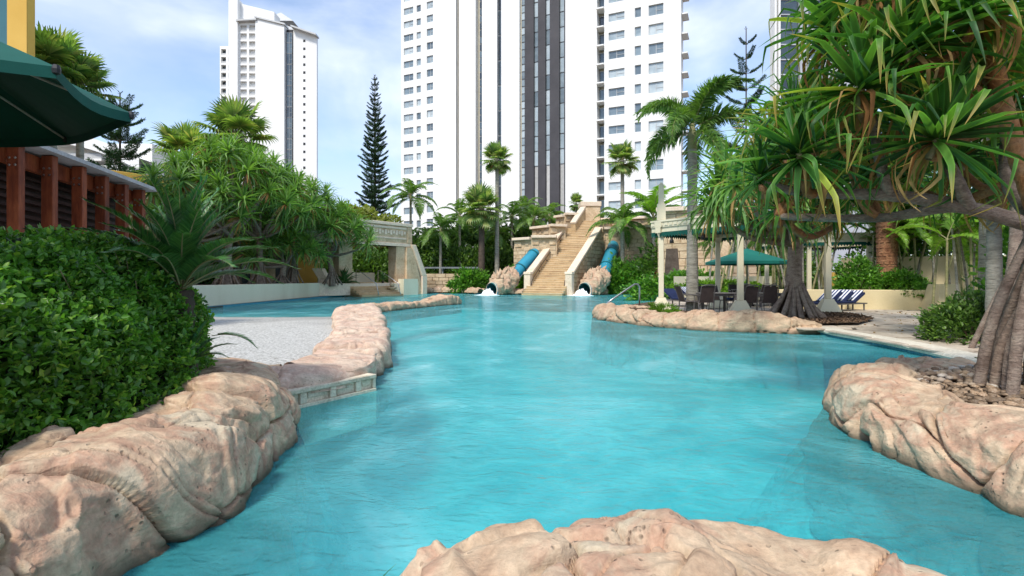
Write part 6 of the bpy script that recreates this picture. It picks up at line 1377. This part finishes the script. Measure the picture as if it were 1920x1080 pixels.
# --- right garden
def stems(label, base, n, h, spread, r, seed, crownk, L, name='cane_palm', nf=4, cat='palm'):
    th = thing(name, label, cat, base); rs = random.Random(seed)
    for k in range(n):
        x, y = rs.uniform(-spread, spread)*.5, rs.uniform(-spread, spread)*.3; lx, ly = rs.uniform(-1, 1)*h*.25, rs.uniform(-.5, .5)*h*.2; hh = h*rs.uniform(.7, 1.1)
        trunk(th, [(x, y, -.1), (x+lx*.4, y+ly*.4, hh*.5), (x+lx, y+ly, hh)], [r, r*.85, r*.7], 'cane' if k % 3 else 'bark_palm', 6, 'stem', ring=.08, ringd=.12)
        if crownk: crown(th, (x+lx, y+ly, hh), FM[crownk], nf, L, seed=seed*10+k)
    return th
stems('clump of thin leaning cane palms behind the round green bush', (16.4, 22.6, .7), 10, 3.2, 1.8, .05, 1, 'lime', 2.0)
stems('clump of cane palms at the right behind the dark shrubs', (15.4, 18.4, .15), 9, 3.0, 1.8, .045, 2, 'lime', 1.8)
stems('tall thin palm stems near the grey louvre fence', (17.8, 21.6, .15), 8, 4.2, 2.2, .05, 3, 'feather', 1.8)
stems('bamboo-like stems behind the loungers', (14.5, 25.5, .1), 22, 4.6, 4.2, .05, 4, 'feather', 1.6, 'bamboo_clump', 2, 'bamboo')
stems('bamboo-like stems behind the green dining umbrella', (12.6, 30.0, .1), 18, 5.0, 4.0, .06, 5, 'feather', 1.8, 'bamboo_clump', 2, 'bamboo')
def date_palm():
    b = (15.6, 22.2, .8); th = thing('date_palm', 'date palm with a thick rough orange-brown trunk in the raised garden', 'palm', b)
    trunk(th, [(-.25, 0, -.3), (-.12, 0, .5), (0, 0, 1.2), (0, 0, 5)], [.42, .3, .34, .42], 'bark_date', 14, ring=.12, ringd=.09)
    rs = random.Random(8); k = 0; bm = MB(); bm.frus((0, 0), 0, .16, .07, .03, .045, .015); bm = bm.mesh('leaf_boot', M['bark_date'])
    for i in range(26):
        z = .5+i*.11
        for j in range(11):
            a = j*2*math.pi/11+i*.3; r = .33+.02*i/10; inst('leaf_boot', bm, th, (math.cos(a)*r, math.sin(a)*r, z), (R(-28)*1, 0, a+R(90)), (1, 1, 1))
    crown(th, (0, 0, 5.0), FM['feather'], 30, 2.6, seed=9)
date_palm()
shrub('round dark green bush on the cream garden wall, right of the date palm', (15.6, 21.3, .8), (1.0, .6, 1.0), 5000, .11, 21)
shrub('leafy bush left of the date palm trunk', (14.3, 22.0, .7), (1.0, .7, 1.7), 5000, .13, 22)
shrub('dark spreading shrub under the prop roots at the far right', (8.9, 10.4, .15), (.8, .6, .85), 5000, .09, 23, 'thicket')
shrub('low groundcover with pale leaves by the striped loungers', (11.4, 29.2, .6), (2.6, .5, .7), 4500, .18, 24, 'lime')
shrub('green shrubs under the green dining umbrella', (11.0, 33.5, .1), (3.6, 1.0, 1.9), 7000, .22, 25)
shrub('tall garden greenery at the right behind the cane palms', (18.5, 24.0, .1), (3.2, 1.2, 4.2), 9000, .20, 26)
shrub('dense greenery behind the right edge trunks', (11.5, 11.0, .1), (2.0, 1.0, 3.2), 9000, .13, 27, 'shrub')
shrub('grass tuft beside the first pergola column foot', (4.9, 17.6, .2), (.5, .35, .28), 900, .16, 28, 'lime', name='grass_tuft', cat='grass', ratio=.12)
for px, Y, r, hh, lb in ((1864, 9.6, .11, 4, 'grey palm trunk behind the prop roots at the right edge'), (1852, 12.5, .16, 5, 'slim dark trunk left of the grey palm trunk at the right edge')):
    feather_palm(lb, ((px-960)/1000*Y, Y, .2), hh, 2.4, px, r=r, n=11)
for k, (x, y) in enumerate(((8.3, 8.9), (8.9, 9.3))):
    th = thing('pandanus', ['smaller pandanus with crossed stilt roots behind the big prop roots', 'second small pandanus leaning at the far right behind the stilt roots'][k], 'pandanus', (x, y, .2)); rs = random.Random(k)
    for j in range(8): a = j*.8; limb(th, [(math.cos(a)*.5, math.sin(a)*.5, -.1), (math.cos(a)*.25, math.sin(a)*.25, .6), (0, 0, 1.25)], [.045, .045, .04], 'bark_pand', 'prop_root', 7)
    limb(th, [(0, 0, .9), (.1, 0, 1.7), (.3*(1-2*k), .2, 2.6)], [.09, .085, .08], 'bark_pand', 'trunk')
    for j in range(4): p = (.3*(1-2*k)+rs.uniform(-.5, .5), .2+rs.uniform(-.4, .4), 2.7+rs.uniform(-.1, .6)); big_rosette(th, p, .9, 90+j+k*9, n=44, singles=False)

chips('fallen_leaves', [(7.6, 13.6), (8.9, 17), (16, 20), (12, 15.2), (9.7, 10.9), (8.2, 7.8), (7.2, 6.9), (7.8, 10.6)], .156, 110, .06, 9, 'dead')

for o, lb, ct in [(o, l, c) for nm, l, c in (('mulch_chips', 'brown bark chips around the buttress roots on the island', 'mulch'), ('leaf_litter', 'brown leaf litter beside the paved path at the right', 'leaf litter'), ('fallen_leaves', 'scattered dry leaves lying on the crazy paving', 'leaves')) for o in bpy.data.objects if o.name == nm]: o['label'] = lb; o['category'] = ct
tag(inst('leaf_blade', attr_leaf('leaf_blade', *strap_geo(.30, .022, R(62), R(25), 8), M['pand'], 8), None, (-.585, 1.86, .10), (0, 0, R(10))), 'single green leaf tip poking up at the very bottom edge of the picture', 'leaf')
# ------------------------------------------------------------------ pergola and furniture on the right
def pergola(name, label, cols, z, obel=()):
    th = thing(name, label, 'pergola'); pts = [Vector((x, y, 0)) for x, y in cols]
    for i, p in enumerate(pts):
        b = MB(); a = R(-14); b.frus((p.x, p.y), z, z+.10, .36, .36, .35, .35, a); b.frus((p.x, p.y), z+.10, z+.50, .33, .33, .14, .14, a); o = b.build('column_base', M['cream'], th)
        for k in range(4):
            for j in range(5):
                q = MB()
        b = MB(); b.frus((p.x, p.y), z+.503, 2.85, .092, .092, .085, .085, a); o = b.build('column', M['cream'], th); bevel(o, .012)
        b = MB(); b.frus((p.x, p.y), 2.853, 3.0, .10, .10, .15, .15, a); o = b.build('capital', M['cream'], th)
        if i in obel:
            b = MB(); b.frus((p.x, p.y), 3.455, 4.05, .155, .155, .145, .145, a); b.frus((p.x, p.y), 4.053, 4.75, .10, .10, .085, .085, a); b.frus((p.x, p.y), 4.753, 4.85, .085, .085, .01, .01, a); o = b.build('obelisk', M['cream'], th)
    return th, pts
def beam_set(th, A, B, z=3.0, h=.40, ext=.45, teeth=True):
    A = Vector((A[0], A[1], 0)); B = Vector((B[0], B[1], 0)); d = (B-A).normalized(); A = A-d*ext; B = B+d*ext; L_ = (B-A).length; n = Vector((d.y, -d.x, 0)); a = math.atan2(d.y, d.x); up = Vector((0, 0, 1))
    b = MB(); b.beam(A+up*(z+.10), B+up*(z+.10), .22, .2); b.build('beam', M['cream'], th)
    b = MB(); b.beam(A+up*(z+.295), B+up*(z+.295), .30, .186); b.build('fascia', M['cream'], th)
    b = MB(); b.beam(A+up*(z+.42), B+up*(z+.42), .38, .06); b.build('top_moulding', M['cream'], th)
    if 'dent' not in FM: m = MB(); m.box(-.07, .07, -.012, .012, -.05, .05); FM['dent'] = m.mesh('dentil', M['cream'])
    k = int(L_/.2)
    for i in range(k):
        for s in (-1, 1): q = A+d*((i+.5)*L_/k)+n*s*.16+up*(z+.3); inst('dentil', FM['dent'], th, q, (0, 0, a))
    # green scalloped valance
    b = MB()
    for s in (-1,):
        m = int(L_/.12)
        for i in range(m):
            p0 = A+d*(i*L_/m)-n*s*.13+up*(z-.02); p1 = A+d*((i+1)*L_/m)-n*s*.13+up*(z-.02); pm_ = (p0+p1)/2; b.add([p0+up*.05, p1+up*.05, p1-up*.07, pm_-up*.15, p0-up*.07], [(0, 1, 2, 3, 4)])
    b.build('valance', M['greencloth'], th)
th, pt = pergola('garden_pergola', 'cream pergola with dentil beams, green valance and obelisk finials on the island', [(5.40, 19.3), (7.15, 16.7), (10.60, 17.9), (8.3, 21.5)], .18, (0, 1))
for a_, b_ in ((0, 1), (1, 2), (2, 3), (3, 0)): beam_set(th, pt[a_][:2], pt[b_][:2], ext=.35 if a_ == 0 else .2)
def awning(th, pts, z):
    b = MB(); b.add([(p.x, p.y, z) for p in pts], [tuple(range(len(pts)))]); b.build('awning', M['greencloth'], th)
    for i in range(1, 9): t = i/9; b = MB(); b.beam(pt[0].lerp(pt[3], t)+Vector((0, 0, 3.26)), pt[1].lerp(pt[2], t)+Vector((0, 0, 3.26)), .07, .14); b.build('rafter', M['cream'], th)
awning(th, pt, 3.12)
th2, pt2 = pergola('garden_pergola', 'second cream pergola further back behind the dining chairs', [(12.9, 27.0), (13.7, 24.6), (16.2, 24.2), (18.6, 24.6), (16.6, 28.4)], .15)
for a_, b_ in ((0, 1), (1, 2), (2, 3), (3, 4), (4, 0)): beam_set(th2, pt2[a_][:2], pt2[b_][:2], ext=.2)
for i in range(1, 8): t = i/8; b = MB(); b.beam(pt2[1].lerp(pt2[3], t)+Vector((0, 0, 3.26)), pt2[0].lerp(pt2[4], t)+Vector((0, 0, 3.26)), .08, .14); b.build('rafter', M['cream'], th2)
b = MB(); b.lathe([(.0, 0), (.1, -.02), (.13, -.1), (0, -.13)], n=10); 
def spot(x, y, z, lb): b = MB(); b.tube([(0, 0, .18), (0, 0, .05)], .02, 6); b.lathe([(.03, .06), (.07, .0), (.08, -.1), (.05, -.1), (0, -.04)], n=10); o = b.build('spotlight', M['black'], smooth=True, loc=(x, y, z)); tag(o, lb, 'spotlight')
spot(5.66, 18.9, 2.72, 'small black spotlight at the head of the first pergola column'); spot(6.4, 17.85, 2.8, 'small black spotlight under the middle of the front pergola beam')

# walls
def garden_walls():
    th = thing('garden_wall', 'low cream garden wall with tapered end block behind the paved path', 'wall')
    b = MB(); b.hexa([(10.9, 21.8, .1), (16.4, 20.3, .1), (16.5, 20.6, .1), (11, 22.1, .1), (10.9, 21.8, .92), (16.4, 20.3, .92), (16.5, 20.6, .92), (11, 22.1, .92)]); o = b.build('wall', M['cream_y'], th); bevel(o, .02)
    b = MB(); b.hexa([(15.4, 19.3, .1), (16.35, 19.1, .1), (16.6, 20.2, .1), (15.6, 20.5, .1), (15.75, 19.6, 1.15), (16.35, 19.4, 1.15), (16.6, 20.2, 1.15), (15.9, 20.4, 1.15)]); o = b.build('end_block', M['cream_y'], th); bevel(o, .02)
    sheet('raised_bed', [(11, 22), (16.5, 20.5), (15.7, 20), (17, 18), (22, 18), (22, 26), (12, 26)], .80, M['soil'], kind='structure')
    th = thing('garden_wall', 'tall cream boundary wall behind the cane palms at the right', 'wall')
    b = MB(); b.hexa([(15.0, 24, .1), (26, 18, .1), (26, 18.3, .1), (15, 24.3, .1), (15.0, 24, 2.3), (26, 18, 2.3), (26, 18.3, 2.3), (15, 24.3, 2.3)]); b.build('wall', M['cream_y'], th)
    f = thing('louvre_fence', 'grey horizontal louvre screen above the cream boundary wall', 'fence'); m = MB(); 
    A = Vector((16.5, 24.2, 0)); B = Vector((27, 18.4, 0))
    for k in range(16): b = MB(); b.beam(A+Vector((0, 0, 2.5+k*.16)), B+Vector((0, 0, 2.5+k*.16)), .03, .11); b.build('louvre', M['slat'], f)
    for t in (0, .25, .5, .75, 1): q = A.lerp(B, t); b = MB(); b.frus((q.x, q.y+.05), 2.3, 5.0, .05, .05, .05, .05); b.build('post', M['slat'], f)
    th = thing('garden_wall', 'curved cream wall holding groundcover behind the striped loungers', 'wall'); c = [(9.4, 31.0), (10.6, 31.6), (12.2, 31.6), (13.6, 30.6), (14.4, 29.2)]; cc = catmull(np.array(c, float), .4)
    for i in range(len(cc)-1): pass
    V = []; 
    for p in cc: V += [(p[0], p[1], .1), (p[0], p[1], 1.5), (p[0]+.1, p[1]+.25, 1.5), (p[0]+.1, p[1]+.25, .1)]
    b = MB(); b.add(V, [(4*i+j, 4*i+4+j, 4*i+4+(j+1) % 4, 4*i+(j+1) % 4) for i in range(len(cc)-1) for j in range(4)]+[(0, 1, 2, 3)]); b.build('wall', M['cream_wall'], th)
M['cream_y'] = pmat('warm cream render', [(.62, .50, .28), (.70, .58, .35)], scale=1.2, bump=.2, bscale=40, dist=.003, rough=.85, fine=.1, vary=.03)
garden_walls()

def chair(label, x, y, rz, group, first=[None], tone=None):
    if first[0] is None:
        t = thing('dining_chair', label, 'chair', (x, y, .15), rz, group); b = MB(); b.hexa([(-.22, -.22, .43), (.22, -.22, .43), (.22, .22, .45), (-.22, .22, .45), (-.22, -.22, .455), (.22, -.22, .455), (.22, .22, .475), (-.22, .22, .475)]); b.build('seat', M['sling'], t)
        b = MB(); b.hexa([(-.21, -.23, .46), (.21, -.23, .46), (.21, -.21, .46), (-.21, -.21, .46), (-.19, -.40, .95), (.19, -.40, .95), (.19, -.38, .95), (-.19, -.38, .95)]); b.build('backrest', M['sling'], t)
        b = MB(); b.tube([(-.23, -.22, .45), (-.22, -.41, .97), (-.1, -.43, 1.0), (.1, -.43, 1.0), (.22, -.41, .97), (.23, -.22, .45)], .015, 6); b.build('back_frame', M['bronze'], t)
        for sx in (-1, 1):
            b = MB(); b.tube([(sx*.25, .24, 0), (sx*.24, .22, .45), (sx*.25, .2, .66)], .015, 6); b.build('leg', M['bronze'], t)
            b = MB(); b.tube([(sx*.25, -.30, 0), (sx*.24, -.2, .45)], .015, 6); b.build('leg', M['bronze'], t)
            b = MB(); b.tube([(sx*.25, .24, .66), (sx*.26, -.05, .68), (sx*.23, -.3, .67)], .018, 6); b.build('armrest', M['bronze'], t)
            b = MB(); b.tube([(sx*.235, .22, .44), (sx*.235, -.22, .44)], .014, 6); b.build('seat_rail', M['bronze'], t)
        first[0] = t; return t
    src = first[0]; t = src.copy(); C.objects.link(t); t.location = (x, y, .15); t.rotation_euler = (0, 0, rz); t['label'] = label; t['group'] = group
    for c in src.children: k = c.copy(); C.objects.link(k); k.parent = t
    return t
def table(label, x, y, w, d, rz=0, z=.15):
    t = thing('dining_table', label, 'table', (x, y, z), rz); b = MB(); b.box(-w/2, w/2, -d/2, d/2, .70, .735); o = b.build('tabletop', M['bronze'], t); bevel(o, .006)
    for sx in (-1, 1):
        for sy in (-1, 1): b = MB(); b.box(sx*(w/2-.08)-.035, sx*(w/2-.08)+.035, sy*(d/2-.08)-.035, sy*(d/2-.08)+.035, 0, .698); b.build('leg', M['bronze'], t)
    b = MB(); b.box(-w/2+.05, w/2-.05, -d/2+.05, -d/2+.08, .62, .698); b.box(-w/2+.05, w/2-.05, d/2-.08, d/2-.05, .62, .698); b.build('apron', M['bronze'], t); return t
table('dark metal dining table left under the pergola, with four chairs', 6.85, 18.1, 1.3, .9, .1); table('dark metal dining table right of the front pergola column', 8.25, 17.9, 1.4, .9, -.1)
g = 'dark sling dining chairs under the pergola'
for lb, x, y, rz in (('dark sling chair seen from behind, just right of the foxtail palm trunk', 6.28, 17.45, .0), ('dark sling chair half hidden by the foxtail palm trunk', 5.98, 18.05, -1.45), ('dark sling chair beyond the left dining table', 6.8, 18.85, 3.1), ('dark sling chair at the left table, left of the front column', 7.25, 18.85, 3.3),
        ('dark sling chair seen from behind, right beside the front pergola column', 7.55, 17.2, .1), ('dark sling chair seen from behind, second right of the front column', 8.2, 17.15, -.1), ('dark sling chair beyond the right dining table', 8.5, 18.75, 3.2), ('dark sling chair at the end of the right dining table by the roots', 9.15, 17.9, 1.5)): chair(lb, x, y, rz, g)
g = 'chairs round the table under the green dining umbrella'
for lb, x, y, rz in (('pale-framed chair left under the green dining umbrella', 9.7, 22.4, -.3), ('pale-framed chair at the middle under the green dining umbrella', 10.5, 22.6, .3), ('pale-framed chair right under the green dining umbrella', 11.2, 23.6, 1.5), ('chair beyond the table under the green dining umbrella', 10.3, 24.6, 3.0)): chair(lb, x, y, rz, g)
table('round-cornered table below the green dining umbrella', 10.35, 23.5, 1.0, 1.0)
def small_umbrella():
    t = thing('dining_umbrella', 'green canvas umbrella open over the rear dining table', 'umbrella', (10.4, 23.6, .15)); n = 8; b = MB(); vs_ = [(0, 0, 2.55)]+[(1.75*math.cos(R(45*k+20)), 1.75*math.sin(R(45*k+20)), 1.95) for k in range(n)]+[(1.75*math.cos(R(45*k+20)), 1.75*math.sin(R(45*k+20)), 1.83) for k in range(n)]
    b.add(vs_, [(0, 1+k, 1+(k+1) % n) for k in range(n)]+[(1+k, 1+n+k, 1+n+(k+1) % n, 1+(k+1) % n) for k in range(n)]); b.build('canopy', M['greencloth2'], t)
    b = MB(); b.tube([(0, 0, .05), (0, 0, 2.6)], .03, 8); b.build('pole', M['greencloth'], t)
    b = MB(); b.lathe([(.3, 0), (.3, .08), (.05, .1), (.05, .3)], n=14); b.build('base', M['black'], t)
    for k in range(n): b = MB(); b.tube([(0, 0, 2.45), (1.72*math.cos(R(45*k+20)), 1.72*math.sin(R(45*k+20)), 1.93)], .012, 4); b.build('rib', M['frame'], t)
M['greencloth2'] = pmat('green umbrella canvas', [(.004, .10, .075), (.006, .13, .095)], scale=1.5, rough=.8, bump=.1, bscale=90, dist=.002, fine=.06)
small_umbrella()
def stripe_mat():
    m, nt, N, L, P = mk('navy and white stripes'); tc = N.new('ShaderNodeTexCoord'); sx = N.new('ShaderNodeSeparateXYZ'); L.new(tc.outputs['Object'], sx.inputs[0])
    mu = N.new('ShaderNodeMath'); mu.operation = 'MULTIPLY'; mu.inputs[1].default_value = 8.0; fr = N.new('ShaderNodeMath'); fr.operation = 'FRACT'; L.new(sx.outputs[0], mu.inputs[0]); L.new(mu.outputs[0], fr.inputs[0])
    gt = N.new('ShaderNodeMath'); gt.operation = 'GREATER_THAN'; gt.inputs[1].default_value = .5; L.new(fr.outputs[0], gt.inputs[0]); mx = N.new('ShaderNodeMixRGB'); mx.inputs[1].default_value = (.02, .035, .12, 1); mx.inputs[2].default_value = (.72, .72, .74, 1)
    L.new(gt.outputs[0], mx.inputs[0]); L.new(mx.outputs[0], P.inputs['Base Color']); P.inputs['Roughness'].default_value = .9; return m
M['stripe'] = stripe_mat()
def lounger(label, x, y, rz, towel=True, up=R(35)):
    t = thing('sun_lounger', label, 'sun lounger', (x, y, .15), rz, 'sun loungers on the paving'); c, s = math.cos(up), math.sin(up)
    b = MB(); b.box(-.32, .32, -1.0, .28, .30, .38); o = b.build('mattress', M['navy'], t); bevel(o, .02)
    b = MB(); b.hexa([(-.32, .285, .30), (.32, .285, .30), (.32, .285+.7*c, .30+.7*s), (-.32, .285+.7*c, .30+.7*s), (-.32, .285-.08*s, .30+.08*c), (.32, .285-.08*s, .30+.08*c), (.32, .285+.7*c-.08*s, .30+.7*s+.08*c), (-.32, .285+.7*c-.08*s, .30+.7*s+.08*c)]); o = b.build('backrest', M['navy'], t)
    b = MB(); b.box(-.34, .34, -1.02, 1.0, .25, .295); b.build('frame', M['bronze'], t)
    for sx in (-1, 1):
        for yy in (-.9, .85): b = MB(); b.box(sx*.3-.02, sx*.3+.02, yy-.02, yy+.02, 0, .25); b.build('leg', M['bronze'], t)
    if towel:
        b = MB(); z0 = .10; b.hexa([(-.27, .27, .385), (.27, .27, .385), (.27, .25+.72*c, .41+.72*s), (-.27, .25+.72*c, .41+.72*s), (-.27, .24, .40), (.27, .24, .40), (.27, .24+.72*c, .43+.72*s), (-.27, .24+.72*c, .43+.72*s)])
        o = b.build('striped_towel', M['stripe'], loc=(x, y, .15), rot=(0, 0, rz)); tag(o, 'navy and white striped towel on the '+label, 'towel', 'striped towels on the loungers')
lounger('navy lounger nearest the water behind the foxtail palm', 7.4, 23.2, .5, False); lounger('left striped lounger beyond the dining chairs', 8.3, 23.6, .6); lounger('right striped lounger beyond the dining chairs', 9.0, 23.9, .6)
lounger('left striped lounger behind the right pergola column', 11.3, 19.6, -1.1, True, R(30)); lounger('middle striped lounger behind the right pergola column', 11.9, 19.9, -1.1, True, R(30)); lounger('rightmost striped lounger near the cream garden wall', 12.45, 20.1, -1.1, True, R(28))
def side_table():
    p = G(1576, 575, .15); t = thing('side_table', 'small side table with a flared chrome pedestal beside the rightmost lounger', 'table', p)
    b = MB(); b.lathe([(0, .015), (.24, .015), (.20, .04), (.05, .12), (.035, .3), (.045, .5)], n=18); b.build('pedestal', M['chrome'], t, True); b = MB(); b.lathe([(0, .5), (.3, .5), (.3, .53), (0, .53)], n=18); b.build('tabletop', M['bronze'], t)
    p = G(1597, 577, .15); t = thing('metal_stool', 'thin square metal stool frame against the cream garden wall', 'stool', p)
    for sx in (-.2, .2):
        for sy in (-.2, .2): b = MB(); b.box(sx-.012, sx+.012, sy-.012, sy+.012, 0, .5); b.build('leg', M['bronze'], t)
    b = MB(); b.box(-.215, .215, -.215, .215, .503, .53); b.build('seat', M['cream'], t)
side_table()
def handrail():
    A = G(1130, 578, 0); A = Vector((3.6, 22.0, -.1)); b = MB(); p = [W(1134, 572, 21.5), W(1150, 560, 21.6), W(1178, 541, 21.8), W(1190, 533, 21.9), W(1196, 533, 22), W(1199, 538, 22), W(1199, 556, 22), W(1199, 575, 22)]
    b.tube(p, .035, 8); o = b.build('pool_handrail', M['chrome'], smooth=True); tag(o, 'curved steel handrail rising from the water at the island edge', 'handrail')
handrail()
def bollard():
    t = thing('bollard_light', 'slim black bollard light behind the foxtail palm', 'bollard', G(1323, 548, .15)); b = MB(); b.lathe([(.06, 0), (.06, 1.0), (.0, 1.0)], n=10); b.build('post', M['black'], t, True); b = MB(); b.lathe([(.05, 1.0), (.05, 1.12), (.085, 1.12), (.085, 1.2), (0, 1.22)], n=10); b.build('cap', M['black'], t, True)
bollard()
def kiosk():
    t = thing('towel_kiosk', 'small yellow towel kiosk with a blue sign behind the right loungers', 'kiosk', W(1580, 540, 24).xyz*1); t.location.z = .15
    b = MB(); b.box(-.6, .6, -.3, .3, 0, .75); b.build('counter', M['timber'], t); b = MB(); b.box(-.65, .65, -.35, .35, .753, .82); b.build('countertop', M['black'], t)
    b = MB(); b.box(-.1, .35, -.05, .02, .83, 1.35); b.build('sign_board', M['white'], t); b = MB(); b.box(-.05, .18, -.056, -.052, .95, 1.3); b.build('sign_panel', M['bluesign'], t)
    b = MB(); b.box(-.5, -.3, -.1, .1, .83, 1.5); b.build('yellow_box', M['yellow'], t)
M['bluesign'] = pmat('blue sign', [(.02, .05, .35), (.03, .07, .42)], bump=0, rough=.5)
kiosk()
o = inst('fallen_frond', FM['feather'][3], None, mat4=Matrix.Translation((6.55, 7.55, .24)) @ Matrix.Rotation(R(-60), 4, 'Z') @ Matrix.Rotation(R(15), 4, 'Y') @ Matrix.Scale(.9, 4)); tag(o, 'dry fallen frond lying on the paving by the prop roots', 'frond'); o.data = o.data.copy(); o.data.materials[0] = M['dead']
